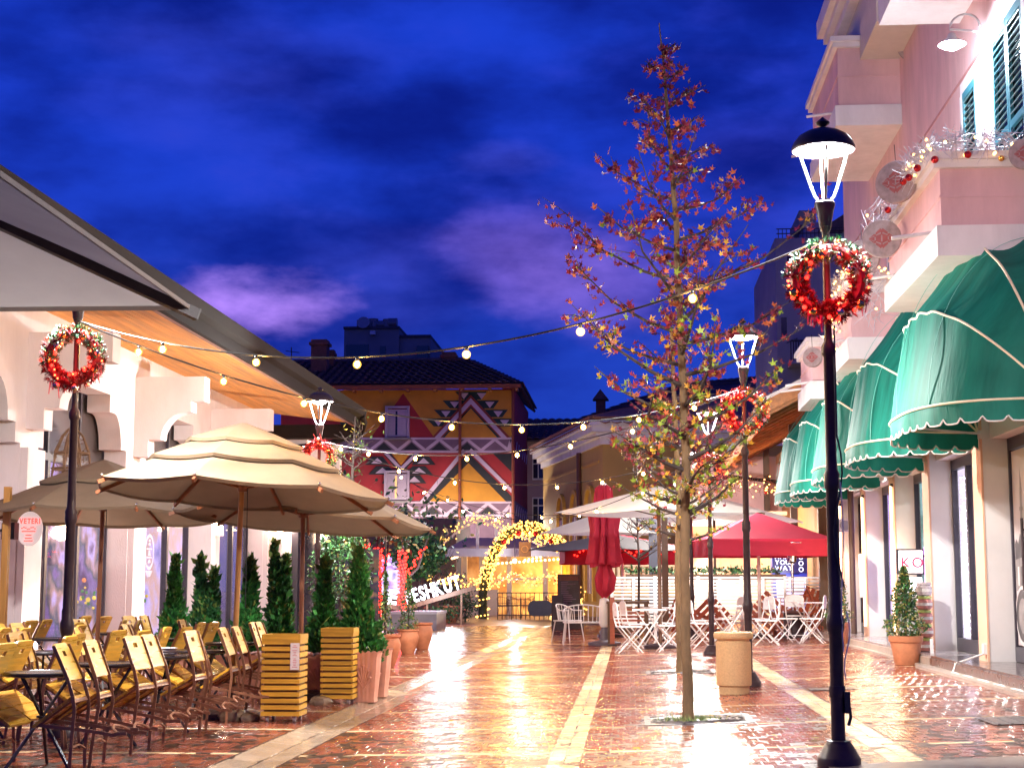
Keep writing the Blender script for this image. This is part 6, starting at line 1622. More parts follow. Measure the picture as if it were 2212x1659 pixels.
t = thing('round_table', 'small round table between the wire armchairs beyond the arch', 'table', (X2(1125,59.5),59.5,0)); part('tabletop', MB().lathe([(.01,.7),(.4,.7),(.4,.73),(.01,.73)], n=20), redwood, t); part('table_leg', MB().tube([(0,0,0),(0,0,.7)], .03, 8), iron, t)

# ================================================================ LIT LETTER SIGN, STONE BENCHES, CLIPPED TREE, RED TREES
YS = 49.0
a, c = W(878, 1306, YS), W(1026, 1262, YS)
ang = math.atan2(c.z-a.z, c.x-a.x)
t = thing('letter_sign', 'tilted dark board with big glowing white letters PESHKUT', 'sign', a)
u = Vector((math.cos(ang),0,math.sin(ang))); v = Vector((-math.sin(ang),0,math.cos(ang))); ln = (c-a).length
part('sign_board', MB().prism([Vector((0,0,0))-v*.16, u*ln-v*.16, u*ln-v*.02, -v*.02], (0,.12,0)), darkwood, t)
w_, ls = text('PESHKUT', .60, e_white, t, (.04,-.02,.02), (PI/2,-ang,0), ext=.04, bold=.012, sx=.62)
for k in range(2): part('sign_leg', MB().beam(u*(ln*(.3+.5*k))+Vector((0,.06,-.1)), u*(ln*(.3+.5*k))+Vector((0,.06,-.1-(a.z+ln*(.3+.5*k)*math.sin(ang))+.1)), .06, .06), darkwood, t)
point('letter_glow', u*ln*.5+Vector((0,-.6,.2)), 200, (.86,.88,1), .8, t)
a2 = W(700, 1282, YS-1)
t = thing('letter_sign', 'shorter dark board with glowing white letters, mostly behind the cedars', 'sign', a2)
c2 = W(866, 1306, YS-1); an2 = math.atan2(c2.z-a2.z, c2.x-a2.x); u = Vector((math.cos(an2),0,math.sin(an2))); ln = (c2-a2).length
part('sign_board', MB().prism([Vector((0,0,-.16)), u*ln+Vector((0,0,-.16)), u*ln+Vector((0,0,-.02)), Vector((0,0,-.02))], (0,.12,0)), darkwood, t)
text('T', .58, e_white, t, (.12,-.02,0), (PI/2,-an2,0), ext=.04, bold=.012); text('E', .58, e_white, t, u*(ln-.42)+Vector((0,-.02,0)), (PI/2,-an2,0), ext=.05, bold=.022)
for k in range(2): part('sign_leg', MB().beam(u*(ln*(.25+.6*k))+Vector((0,.06,-.1)), u*(ln*(.25+.6*k))+Vector((0,.06,-a2.z-ln*(.25+.6*k)*math.sin(an2))), .06, .06), darkwood, t)
point('letter_glow', (1.5,-.6,.2), 180, (.86,.88,1), .5, t)
stone = M('pale_bench_stone', (.48,.44,.42), .4, var=.12, scale=3, bump=.1)
for (x0, x1, yy, h, lab) in ((835, 945, 43.0, .50, 'pale stone bench block in front of the lit letter sign'), (800, 838, 46.0, .36, 'low stone kerb block left of the pale bench')):
    X0, X1 = X2(x0,yy), X2(x1,yy)
    t = thing('stone_bench', lab, 'bench', ((X0+X1)/2, yy, 0), 'stone benches near the letter sign')
    part('bench_body', MB().box(X0+.02, X1-.02, yy+.02, yy+2.2, 0, h-.07), stone, t, True); part('bench_top', MB().box(X0, X1, yy, yy+2.3, h-.07, h), trimw, t, True)
x, y = X2(905,52), 52.0
rr = random.Random(61); t = thing('clipped_tree', 'dark round clipped tree behind the lit letter sign', 'tree', (x,y,0))
b = MB(); leaf_cloud(b, blob(rr, 2600, ball_f(.86, ZZ(1198,52), .95)), .15, rr, (.25,.7,.05)); part('crown', b, topi, t, kind='stuff'); part('trunk', MB().tube([(0,0,0),(.03,0,1.0),(0,0,ZZ(1230,52))], [.07,.05,.05], 8), barkd, t)
rr = random.Random(62); t = thing('feathery_shrub', 'grey feathery shrub sticking up behind the clipped tree', 'shrub', (X2(920,55),55,0))
b = MB()
for k in range(500):
    a_ = rr.uniform(0,2*PI); h = rr.uniform(1.5,3.0); r_ = rr.uniform(.1,.9); q = Vector((r_*math.cos(a_),r_*math.sin(a_)*.6,h)); d = Vector((math.cos(a_)*.5+rr.gauss(0,.3),rr.gauss(0,.3),1)).normalized(); b.tube([q, q+d*.35], [.012,.003], 3, False)
part('foliage', b, M('grey_green_stem', (.10,.11,.07), .7, var=.4), t, kind='stuff'); part('stem', MB().tube([(0,0,0),(0,0,2.2)], .05, 6), barkd, t)
rr = random.Random(63)
low_leaf = [M('low_shrub_leaf', (.05,.13,.04), .5, var=.5, rand=.5), M('low_shrub_dark', (.02,.06,.02), .5, var=.5, rand=.5), M('low_shrub_flower', (.35,.15,.08), .5)]
for (px, Y, w, h, lab) in ((955, 51, .8, .55, 'low dark shrubs below the lit letter sign'), (1005, 53, .5, 1.05, 'leafy shrub at the right end of the letter sign'), (975, 60, .7, 1.9, 'yellow green shrub in front of the kiosk counter'), (640, 34, .8, 1.0, 'dim shrub behind the brown umbrella pole')):
    t = thing('low_shrub', lab, 'shrub', (X2(px,Y),Y,0), 'shrubs near the letter sign'); b = MB()
    leaf_cloud(b, [(rr.gauss(0,w*.4),rr.gauss(0,.25),abs(rr.gauss(h*.55,h*.22))) for _ in range(500)], .12, rr, (.4,.55,.05)); part('foliage', b, low_leaf, t, kind='stuff'); part('stem', MB().tube([(0,0,0),(0,0,h*.6)], .03, 5), barkd, t)
p = G(972, 1338); p.y = 52; round_pot(X2(970,52), 52, 0, .36, .55, 'terracotta pot right of the lit letter sign near the arch', style=1)
# trees whose trunks are wound with red leds
def red_tree(px, Y, ztop, label, seed, branches=3):
    rr = random.Random(seed); t = thing('red_lit_tree', label, 'tree', (X2(px,Y),Y,0), 'trees wound with red lights')
    part('trunk', MB().tube([(0,0,0),(.04,0,1.2),(0,0,ztop*.8),(.05,.1,ztop+1.2)], [.11,.09,.07,.03], 8), barkd, t)
    br = []
    for k in range(branches):
        a_ = rr.uniform(0,2*PI); z0 = ztop*rr.uniform(.45,.7); e = Vector((math.cos(a_)*rr.uniform(.4,.8),math.sin(a_)*.4,ztop*rr.uniform(.9,1.1))); br.append((Vector((0,0,z0)), e))
        part('branch', MB().tube([(0,0,z0), Vector((0,0,z0)).lerp(e,.5)+Vector((e.x*.2,0,-.1)), e, e*1.25], [.05,.04,.03,.012], 6), barkd, t)
    b = MB()
    for k in range(150):
        f_ = k/150; a_ = k*.75; b.sphere((.12*math.cos(a_),.12*math.sin(a_),ztop*(.15+.85*f_)), .03, 5, 4)
    for p, e in br:
        for k in range(24): q = p.lerp(e, k/24); b.sphere(q+Vector((.07*math.cos(k*1.1),.07*math.sin(k*1.1),0)), .03, 5, 4)
    part('red_lights', b, e_red, t, kind='stuff')
    b = MB(); leaf_cloud(b, [(rr.gauss(0,.9),rr.gauss(0,.7),ztop+.7+rr.gauss(0,.5)) for _ in range(420)], .2, rr, (.3,.5,.2)); part('crown', b, topi, t, kind='stuff')
    point('red_glow', (0,-.4,ztop*.6), 25, (1,.04,.02), .3, t)
red_tree(668, 44, 2.55, 'red lit tree trunk left of the second lamp post on the left', 1, 1)
red_tree(733, 47, 2.2, 'red lit tree above the round bush', 2, 2); red_tree(815, 46, 2.3, 'red lit branching tree right of the largest cedar', 3, 5); red_tree(868, 49, 2.3, 'red lit tree left of the clipped tree', 4, 2)
t = thing('market_stall', 'dim stall with blue and violet lit goods behind the red lit trees', 'stall', (X2(815,54),54,0))
part('stall_back', MB().box(X2(770,54), X2(862,54), 54.9, 55, .6, ZZ(1200,54)), lit('stall_glow', [(.15,.1,.3),(.6,.55,.9),(.3,.15,.5),(.8,.75,.9)], 1.0, 2.0, 4), t, True); part('stall_roof', MB().box(X2(765,54), X2(867,54), 53.2, 55.1, ZZ(1202,54), ZZ(1196,54)), canvas_k, t, True); part('stall_counter', MB().box(X2(768,54), X2(864,54), 53.4, 53.9, 0, .9), darkwood, t, True)
# dark lane buildings behind the trees on the left
t = thing('dark_house', 'dark low house front with shutters behind the red lit trees', 'building', (X2(760,68),68,0))
part('wall', MB().box(X2(560,68), X2(985,68), 68, 74, 0, ZZ(1118,68)), M('dim_plaster', (.13,.09,.10), .8, var=.2), t, True)
for px in (700, 760, 862, 910): 
    w = part('window', MB().box(X2(px,68), X2(px+26,68), 67.9, 67.99, ZZ(1178,68), ZZ(1130,68)), frame_d, t, True); part('shutter', MB().box(X2(px+2,68), X2(px+12,68), 67.85, 67.89, ZZ(1176,68), ZZ(1132,68)), wsh, w, True)
t = thing('thin_lamp_post', 'thin dark post between the clipped shrub and the round tree', 'post', (X2(832,33),33,0)); part('post_shaft', MB().tube([(0,0,0),(0,0,ZZ(1125,33))], .022, 8), iron, t); part('post_collar', MB().lathe([(.03,1.6),(.045,1.62),(.03,1.66)], n=10), iron, t); part('post_ring', MB().lathe([(.03,2.3),(.04,2.32),(.03,2.34)], n=10), iron, t)
# young leafy tree by the second left lamp
def twig_tree(px, Y, z0, ztop, label, seed, nl, spread, mats, trunk=.05, bare=False):
    rr = random.Random(seed); t = thing('young_tree', label, 'tree', (X2(px,Y),Y,gz(X2(px,Y))), 'thin young trees in the street')
    part('trunk', MB().tube([(0,0,0),(.03,0,ztop*.4),(-.02,.02,ztop*.75),(.02,0,ztop)], [trunk,trunk*.8,trunk*.5,.008], 8), barkd, t)
    b = MB(); tips = []
    for k in range(26):
        f_ = rr.uniform(0,1); z = z0+(ztop-z0)*f_*.95; a_ = rr.uniform(0,2*PI); l = spread*(1.05-f_*.75)*rr.uniform(.6,1.1); e = Vector((math.cos(a_)*l, math.sin(a_)*l, z+l*.7)); s_ = Vector((0,0,z)); mid = s_.lerp(e,.5)+Vector((0,0,-.06*l)); b.tube([s_,mid,e], [.018,.012,.004], 5, False); tips += [(mid,e)]
        for j in range(3):
            q = s_.lerp(e, rr.uniform(.4,.9)); g = q+Vector((rr.gauss(0,.14),rr.gauss(0,.14),rr.uniform(.03,.2))); b.tube([q,g], [.007,.003], 4, False); tips.append((q,g))
    part('branches', b, barkd, t, kind='stuff')
    b = MB(); pts = []
    for k in range(nl): m, e = rr.choice(tips); pts.append(m.lerp(e, rr.uniform(.3,1.1))+Vector((rr.gauss(0,.05),)*3))
    leaf_cloud(b, pts, .075, rr, (.4,.3,.3)); part('leaves', b, mats, t, kind='stuff')
lf2 = [M('young_leaf_green', (.10,.22,.04), .5, rand=.4), M('young_leaf_dark', (.05,.10,.03), .5, rand=.4), M('young_leaf_yellow', (.35,.28,.05), .5, rand=.4)]
twig_tree(760, 25, 1.9, 3.9, 'thin young tree with few green leaves right of the second left lamp', 3, 230, .6, lf2)
twig_tree(1378, 34, 1.6, 4.1, 'thin bare dark tree with seed balls left of the autumn tree', 4, 120, .75, [barkd, barkd, lf2[2]], trunk=.03)

# ================================================================ AUTUMN TREES
leafm = [M('leaf_maroon', (.14,.014,.034), .45, var=.3, rand=.3, sub=.3), M('leaf_red', (.25,.028,.042), .45, var=.3, rand=.3, sub=.3), M('leaf_orange', (.42,.10,.035), .45, var=.3, rand=.3, sub=.3), M('leaf_gold', (.55,.30,.03), .45, var=.3, rand=.3, sub=.3), M('leaf_green', (.22,.30,.03), .45, var=.3, rand=.3, sub=.3)]
def leaf_shape(s):
    pts = []
    for k, (a_, l) in enumerate(((-125,.62),(-62,.95),(0,1.12),(62,.95),(125,.62))):
        a_ = R(a_); w = R(17); pts += [Vector((math.sin(a_-R(30))*.36, math.cos(a_-R(30))*.36, 0)), Vector((math.sin(a_-w*.3)*l*.72, math.cos(a_-w*.3)*l*.72, .05)), Vector((math.sin(a_)*l, math.cos(a_)*l, -.12))]
    pts.append(Vector((0,-.3,0)))
    return [p*s for p in pts]
def autumn_tree(x, y, H, label, seed, n_leaf, n_obj, env, z_first):
    rr = random.Random(seed); t = thing('autumn_tree', label, 'tree', (x,y,gz(x)), 'autumn trees in the paving')
    tp = [(0,0,0),(.0,0,.25),(-.015,0,1.2),(.012,.01,2.3),(-.02,0,3.3),(-.05,0,4.3),(-.10,.01,5.2),(-.17,0,H)]
    tr_ = [.056,.045,.042,.038,.033,.025,.016,.005]
    def tkk(z):
        for (p, ra), (q, rb) in zip(zip(tp, tr_), list(zip(tp, tr_))[1:]):
            if z <= q[2]: f_ = (z-p[2])/(q[2]-p[2]); return Vector(p).lerp(Vector(q), f_), ra+(rb-ra)*f_
        return Vector(tp[-1]), tr_[-1]
    zs = [H*k/90 for k in range(91)]; pr = [tkk(z) for z in zs]
    pth = [p+Vector((mnoise.noise(Vector((0,seed,z*2.2)))*.012, mnoise.noise(Vector((5,seed,z*2.2)))*.012, 0)) for (p, r_), z in zip(pr, zs)]
    part('trunk', MB().tube(pth, [r_*(1+.16*mnoise.noise(Vector((9,seed,z*9)))) for (p, r_), z in zip(pr, zs)], 14), bark, t)
    def tk(z):
        for p, q in zip(tp, tp[1:]):
            if z <= q[2]: f_ = (z-p[2])/(q[2]-p[2]); return Vector(p).lerp(Vector(q), f_)
        return Vector(tp[-1])
    def er(z):
        for (za, ra), (zc, rc) in zip(env, env[1:]):
            if za <= z <= zc: return ra+(rc-ra)*(z-za)/(zc-za)
        return env[-1][1] if z > env[-1][0] else env[0][1]
    twigs = []; fine = MB(); nb = int(44*(H-z_first)/4.2)
    for i in range(nb):
        f_ = i/(nb-1); z = z_first+(H-.25-z_first)*f_; a_ = i*2.4+rr.uniform(-.4,.4)
        l = er(z+.25)*rr.uniform(.8,1.12); rise = l*rr.uniform(.28,.75); s_ = tk(z); d = Vector((math.cos(a_),math.sin(a_),0)); side = Vector((-d.y,d.x,0))
        pts = [s_, s_+d*l*.3+Vector((0,0,rise*.18)), s_+d*l*.65+side*rr.gauss(0,.05)+Vector((0,0,rise*.5)), s_+d*l+side*rr.gauss(0,.09)+Vector((0,0,rise*1.05))]
        r0 = .026*(1-f_*.72); part('branch', MB().tube(pts, [r0,r0*.75,r0*.5,.003], 7), barkd, t)
        for p, q in zip(pts[0:], pts[1:]): twigs.append((p if p is not s_ else s_.lerp(q,.35), q))
        for j in range(8):
            k = rr.randrange(0,3); p = pts[k].lerp(pts[k+1], rr.random()); g = p+(d*rr.uniform(.2,.9)+side*rr.choice((-1,1))*rr.uniform(.4,1)+Vector((0,0,rr.uniform(.1,.8)))).normalized()*l*rr.uniform(.15,.38)
            fine.tube([p,p.lerp(g,.5)+Vector((0,0,.01)),g], [.006,.004,.002], 4, False); twigs += [(p,g),(p,g)]
    part('twigs', fine, barkd, t, kind='stuff')
    zt = H-.15
    for k in range(8): twigs.append((tk(H-.9+.1*k), tk(min(H,H-.75+.1*k))))
    recs = []; cw = []; acc = 0
    for p, q in twigs: acc += (q-p).length; cw.append(acc)
    while len(recs) < n_leaf:
        p, q = rr.choices(twigs, cum_weights=cw)[0]; c = p.lerp(q, rr.uniform(.25,1.08))+Vector((rr.gauss(0,.035),rr.gauss(0,.035),rr.gauss(0,.03)-.02))
        h = (c.z-1.6)/(H-1.6)+rr.gauss(0,.13)
        w = ((.02,.08,.15,.4,1.0) if h < .2 else (.3,.4,.35,.4,.35) if h < .38 else (.7,.8,.4,.22,.06) if h < .62 else (1.0,.8,.2,.04,.0))
        recs.append((c, rr.choices(range(5), w)[0], rr.uniform(.034,.054), Matrix.Rotation(rr.uniform(0,2*PI),3,'Z') @ Matrix.Rotation(rr.gauss(R(105),R(38)),3,'X') @ Matrix.Rotation(rr.uniform(-1,1),3,'Z')))
    recs.sort(key=lambda r: r[0].y)
    meshes = [MB().add(leaf_shape(1), [tuple(range(16))]).mesh('leaf', m) for m in leafm]
    bulk_ = MB()
    for i, (c, m, s, rt) in enumerate(recs):
        if i < n_obj: inst('leaf', meshes[m], t, c, rt.to_euler(), (s,s,s))
        else: bulk_.m = m; bulk_.add([c+rt @ p for p in leaf_shape(s)], [tuple(range(16))])
    if len(recs) > n_obj: part('foliage', bulk_, leafm, t, kind='stuff')
    return t
env = [(1.5,.22),(1.95,.42),(2.3,.60),(2.7,.78),(3.1,1.02),(3.5,1.12),(3.9,1.08),(4.3,.95),(4.7,.72),(5.2,.42),(5.7,.26),(6.2,.10)]
autumn_tree(.487, 13.7, 6.15, 'slender autumn tree with red and orange star shaped leaves, nearest the camera', 5, 2700, 300, env, 1.75)
env2 = [(1.4,.3),(2.0,.7),(2.6,.9),(3.2,.8),(4.0,.5),(4.6,.1)]
autumn_tree(.655, 21.2, 4.6, 'second autumn tree directly behind the nearest one, greener leaves', 8, 1100, 120, env2, 1.7)
gr = [M('grass_blade', (.07,.14,.03), .6, var=.4, rand=.4), M('grass_dry', (.28,.28,.08), .6, rand=.3)]
for gi, (gx, gy, w) in enumerate(GRATES):
    t = thing('tree_grate', ('square iron grate with grass round the nearest autumn tree', 'square iron grate round the second autumn tree')[gi], 'tree grate', (gx, gy, gz(gx)), 'iron grates round the street trees')
    sl_ = SLOPE(gx); Rm_ = Matrix.Rotation(-math.atan(sl_), 4, 'Y'); gm = M('grate_iron%d'%gi, (.10,.085,.085), .32, metal=.5, var=.3, scale=10, rvar=.1)
    for s in range(4): part('grate_frame', MB().box(-w, w-.05, -w, -w+.05, -.02, .006, Rm_ @ Matrix.Rotation(s*PI/2,4,'Z')), gm, t)
    part('soil', MB().box(-w+.05, w-.05, -w+.05, w-.05, -.05, -.02, Rm_), soil, t)
    for rad in (.22,.28,.34,.40): part('grate_ring', MB().torus((0,0,0), rad, .012, 32, 5, Rm_.to_3x3()), gm, t)
    b = MB()
    for k in range(16): a_ = k*PI/8; b.beam(Rm_ @ Vector((.2*math.cos(a_),.2*math.sin(a_),-.003)), Rm_ @ Vector((w*.93*math.cos(a_)/max(abs(math.cos(a_)),abs(math.sin(a_))),w*.93*math.sin(a_)/max(abs(math.cos(a_)),abs(math.sin(a_))),-.003)), .02, .014)
    part('grate_bars', b, gm, t, kind='stuff')
rr = random.Random(4); b = MB()
for k in range(420):
    a_ = rr.uniform(0,2*PI); r_ = abs(rr.gauss(0,.11))+.05; x = .565+r_*math.cos(a_)-.07; y = 13.68+r_*math.sin(a_); z = gz(x); h = rr.uniform(.02,.075); d = Vector((rr.gauss(0,.5),rr.gauss(0,.5),1)).normalized()*h; s_ = Vector((rr.gauss(0,1),rr.gauss(0,1),0)).normalized()*.004; c = Vector((x,y,z)); b.m = 0 if rr.random() < .7 else 1
    b.add([c-s_, c+s_, c+d], [(0,1,2)])
o = part('grass_tuft', b, gr, None, kind='stuff'); o['label'] = 'tuft of green grass at the foot of the nearest autumn tree'; o['category'] = 'grass'
# fallen leaves
for k in range(46):
    x, y = (rr.uniform(-2.0,2.6), rr.uniform(10.8,24)) if k > 12 else (.3+rr.gauss(0,.5), rr.uniform(17,22))
    if k < 34 and k >= 13: x, y = rr.gauss(.4,.9), 13.5+rr.gauss(0,1.6)
    me = leafm[rr.choice((2,3,3,4))]
    if k == 0: fm = [MB().add(leaf_shape(1), [tuple(range(16))]).mesh('fallen_leaf', m) for m in leafm]
    o = ob('fallen_leaf', fm[rr.choice((2,3,3,4))]); o.location = (x,y,gz(x)+.012); s = rr.uniform(.03,.05); o.scale = (s,s,s); o.rotation_euler = (rr.gauss(0,.15),rr.gauss(0,.15),rr.uniform(0,6)); o['label'] = 'small fallen autumn leaf lying on the wet paving'; o['category'] = 'leaf'; o['group'] = 'fallen leaves on the paving'

# ================================================================ LITTER BIN
p = G(1582, 1490); bx, by = X2(1582, 16.8), 16.8
t = thing('litter_bin', 'round sand coloured concrete litter bin with a rolled rim', 'bin', (bx, by, gz(bx)-.005))
part('bin_body', MB().lathe([(.158,0),(.158,.075),(.162,.085),(.180,.09),(.183,.11),(.183,.51),(.178,.535),(.165,.545),(.165,.565)], n=40), sandst, t)
part('bin_rim', MB().lathe([(.165,.565),(.195,.568),(.205,.585),(.207,.61),(.200,.632),(.18,.64),(.155,.635),(.15,.60)], n=40, cap=False), sandst, t)
part('bin_liner', MB().lathe([(.01,.50),(.148,.50),(.15,.632),(.147,.632)], n=28), cablem, t)

# ================================================================ TERRACE ON THE RIGHT
def white_chair_proto():
    t = thing('white_folding_chair', 'x', 'chair', (0,0,0), 'white folding chairs on the terrace'); w = .19
    part('seat', MB().box(-.2,.2,-w,w,.435,.455), whitechair, t)
    b = MB().prism([(-.225,-w,.62),(-.225,w,.62),(-.25,w*1.02,.80),(-.253,w*.8,.845),(-.255,w*.3,.865),(-.255,-w*.3,.865),(-.253,-w*.8,.845),(-.25,-w*1.02,.80)], (.015,0,0)); bk = part('backrest', b, whitechair, t)
    b = MB()
    for k in range(4): b.torus((-.238,(-.105,-.035,.035,.105)[k],.745), .028, .005, 12, 4, Matrix.Rotation(R(88),3,'Y'))
    b.torus((-.226,0,.745), .055, .005, 16, 4, Matrix.Rotation(R(88),3,'Y')); part('back_ornament', b, M('chair_relief', (.5,.46,.47), .5), bk)
    for s in (-1,1):
        part('rear_leg', MB().tube([(-.245,s*w*.97,.80),(-.232,s*w*.97,.60),(-.19,s*w*.97,.45),(.0,s*w*.97,.22),(.21,s*w*.97,0)], .0115, 6), whitechair, t)
        part('front_leg', MB().tube([(.19,s*w*.85,.44),(0,s*w*.85,.22),(-.22,s*w*.85,0)], .0115, 6), whitechair, t)
    for (x, z, ww) in ((-.165,.07,.85),(.165,.055,.97)): part('crossbar', MB().tube([(x,-w*ww,z),(x,w*ww,z)], .009, 6), whitechair, t)
    return t
wc = white_chair_proto()
t = thing('white_table', 'x', 'table', (0,0,0), 'white folding tables on the terrace')
part('tabletop', MB().box(-.3,.3,-.3,.3,.70,.72), whitechair, t)
for s in (-1,1): part('leg', MB().tube([(-.24,s*.24,0),(.24,s*.24,.7)], .012, 6), whitechair, t); part('leg', MB().tube([(.24,s*.22,0),(-.24,s*.22,.7)], .012, 6), whitechair, t)
part('crossbar', MB().tube([(0,-.24,.35),(0,.24,.35)], .01, 6), whitechair, t); wt0 = t
bpy.context.view_layer.update()
CH = [(1358,27.6,.2,'white chair at the left of the front terrace tables, facing right'), (1372,29.3,.3,'white chair behind the leftmost front one'), (1445,27.6,PI+.1,'white chair just left of the autumn tree trunk, facing left'), (1433,29.4,PI-.2,'white chair half behind the autumn tree trunk'), (1516,28.4,.25,'white chair just right of the autumn tree trunk'), (1508,30.6,-.3,'white chair behind the farthest right lamp post'), (1655,29.0,PI-.15,'white chair right of the litter bin, facing left'), (1632,30.6,PI+.3,'white chair behind the middle lamp post'), (1693,30.0,.2,'white chair with ornate back, left of the nearest lamp post'), (1752,29.4,PI-.25,'white chair beside the nearest lamp post'), (1560,31.2,.1,'white chair behind the litter bin table'), (1584,32.0,2.4,'white chair at the back of the bin side table'), (1722,32,1.2,'white chair behind the two by the lamp post')]
f_ = True
for px, Y, rz, lab in CH:
    x = X2(px,Y)
    if f_: wc.location = (x,Y,gz(x)); wc.rotation_euler = (0,0,rz); wc['label'] = lab; f_ = False
    else: dup(wc, (x,Y,gz(x)), (0,0,rz), lab)
f_ = True
for px, Y, rz, lab in ((1402,28.4,.1,'white folding table between the chairs left of the autumn tree'), (1425,30.4,.3,'white folding table behind the leftmost chairs'), (1578,29.8,.0,'white folding table behind the litter bin'), (1745,31.2,.2,'white folding table behind the nearest lamp post')):
    x = X2(px,Y)
    if f_: wt0.location = (x,Y,gz(x)); wt0['label'] = lab; f_ = False
    else: dup(wt0, (x,Y,gz(x)), (0,0,rz), lab)
# curved white bench and armchairs at the left end of the terrace
def bench(px, Y, rz, w, label, spokes):
    x = X2(px,Y); t = thing('wire_bench', label, 'bench', (x,Y,gz(x)), 'white wire seats at the terrace corner', rz)
    part('seat', MB().prism([(-w/2,-.2,.43),(w/2,-.2,.43),(w/2,.2,.43),(-w/2,.2,.43)], (0,0,.025)), wirew, t)
    cr = [(-w/2,-.2,.66)]+[(-w/2*math.cos(a_), .2*math.sin(a_)+.04, .66+.13*math.sin(a_)) for a_ in [PI*k/14 for k in range(15)]]+[(w/2,-.2,.66)]
    part('back_rail', MB().tube(cr, .014, 6), wirew, t)
    for k in range(spokes):
        a_ = PI*(k+.5)/spokes; part('spindle', MB().tube([(-w/2*.94*math.cos(a_),.18*math.sin(a_),.45),(-w/2*math.cos(a_),.2*math.sin(a_)+.04,.66+.13*math.sin(a_))], .008, 5), wirew, t)
    for sx in (-1,1):
        part('leg', MB().tube([(sx*(w/2-.02),-.18,.66),(sx*(w/2-.02),-.18,.43),(sx*(w/2+.02),-.24,0)], .013, 6), wirew, t); part('leg', MB().tube([(sx*(w/2-.04),.18,.43),(sx*(w/2),.25,0)], .013, 6), wirew, t)
bench(1262, 32.0, .12, .84, 'white wire bench with a curved spindle back left of the closed red umbrella', 13)
bench(1226, 34.0, 1.0, .5, 'white wire armchair behind the curved bench', 9)
# slatted white screen fence and planter ledge
YF = 35.0
xf0, xf1 = X2(1322,YF), X2(1790,YF)
t = thing('slat_screen', 'long white slatted screen fence along the back of the terrace', 'fence', (xf0,YF,gz(1)))
z0, z1 = .38, ZZ(1247,YF)
npn = 5
for k in range(npn):
    a_, c_ = xf0+(xf1-xf0)*k/npn+.04, xf0+(xf1-xf0)*(k+1)/npn-.04
    for j in range(14):
        z = z0+(z1-z0-.03)*j/13; part('slat', MB().box(a_, c_, YF-.012, YF+.012, z, z+.045), whitep, t, True)
for k in range(npn+1): x = xf0+(xf1-xf0)*k/npn; part('post', MB().box(x-.035, x+.035, YF-.03, YF+.03, .05, z1+.03), whitep, t, True)
for k in range(npn): x = xf0+(xf1-xf0)*(k+.5)/npn; part('batten', MB().box(x-.03, x+.03, YF-.035, YF-.013, z0, z1), whitep, t, True)
t = thing('flower_box', 'long flower box with dark greenery on top of the slatted screen', 'planter', (xf0,YF+.3,z1))
part('box_side', MB().box(xf0+.3, X2(1700,YF), YF+.1, YF+.4, z1-.05, z1+.07), darkwood, t, True); b = MB(); rr = random.Random(17); leaf_cloud(b, [(rr.uniform(xf0+.3,X2(1690,YF)), YF+.25+rr.gauss(0,.08), z1+.10+abs(rr.gauss(0,.05))) for _ in range(900)], .09, rr, (.3,.6,.1)); part('greenery', b, low_leaf, t, True, kind='stuff')
YFb = 46.0
t = thing('balustrade', 'pale balustrade with turned balusters far behind the slatted screen', 'balustrade', (X2(1330,YFb),YFb,.2))
for k in range(26): x = X2(1325+11*k,YFb); part('baluster', MB().lathe([(.05,1.15),(.09,1.3),(.05,1.55),(.06,1.75)], (x,YFb,0), 8), kw, t, True)
part('hand_rail', MB().box(X2(1320,YFb), X2(1612,YFb), YFb-.1, YFb+.1, 1.75, 1.87), kw, t, True); part('base_rail', MB().box(X2(1320,YFb), X2(1612,YFb), YFb-.1, YFb+.1, .9, 1.15), ochre, t, True)
# leaning folded wooden picnic tables
def folded_table(px, Y, rz, lean, label):
    x = X2(px,Y); t = thing('folded_table', label, 'table', (x,Y,gz(x)+.1), 'red brown folding tables stacked on the terrace', rz)
    m = Matrix.Rotation(lean,4,'X') @ Matrix.Rotation(rz*2.2,4,'Y')
    for k in range(6): part('table_plank', MB().box(-.36+.12*k+.02, -.36+.12*k+.10, -.012, .012, .05, .95, m), redwood, t)
    for s in (-1,1): part('table_leg', MB().beam(m @ Vector((-.34*s,-.05,.02)), m @ Vector((.34*s,-.06+.02*s,.9)), .035, .07, (0,1,0)), redwood, t)
    part('table_batten', MB().box(-.35,.35,-.04,-.013,.25,.31,m), redwood, t); part('table_batten', MB().box(-.35,.35,-.04,-.013,.7,.76,m), redwood, t)
for px, Y, rz, ln, lab in ((1500,33.2,.4,-.3,'red brown folding table leaning behind the chair right of the trunk'), (1528,33.8,-.5,.25,'red brown folding table leaning against the screen left of the lamp posts'), (1672,33.4,.5,-.35,'red brown folding table leaning behind the chair by the bin'), (1700,33.0,-.4,-.25,'red brown folding table leaning under the patio heater'), (1745,33.4,.2,-.4,'red brown folding table leaning behind the nearest lamp post')): folded_table(px, Y, rz, ln, lab)
# tall wooden bar table by the brown pole
x, Y = X2(1356,31.5), 31.5
t = thing('bar_table', 'tall brown wooden bar table left of the front white chairs', 'table', (x,Y,gz(x)))
part('tabletop', MB().box(-.42,.42,-.3,.3,.80,.85), darkwood, t)
for sx in (-1,1):
    for sy in (-1,1): part('leg', MB().box(sx*.36-.04, sx*.36+.04, sy*.24-.04, sy*.24+.04, 0, .80), darkwood, t)
part('foot_rail', MB().box(-.36,.36,-.262,-.222,.25,.31), darkwood, t)
for k in range(5): part('side_slat', MB().box(-.32,.32,-.285,-.265,.38+.075*k,.42+.075*k), redwood, t)
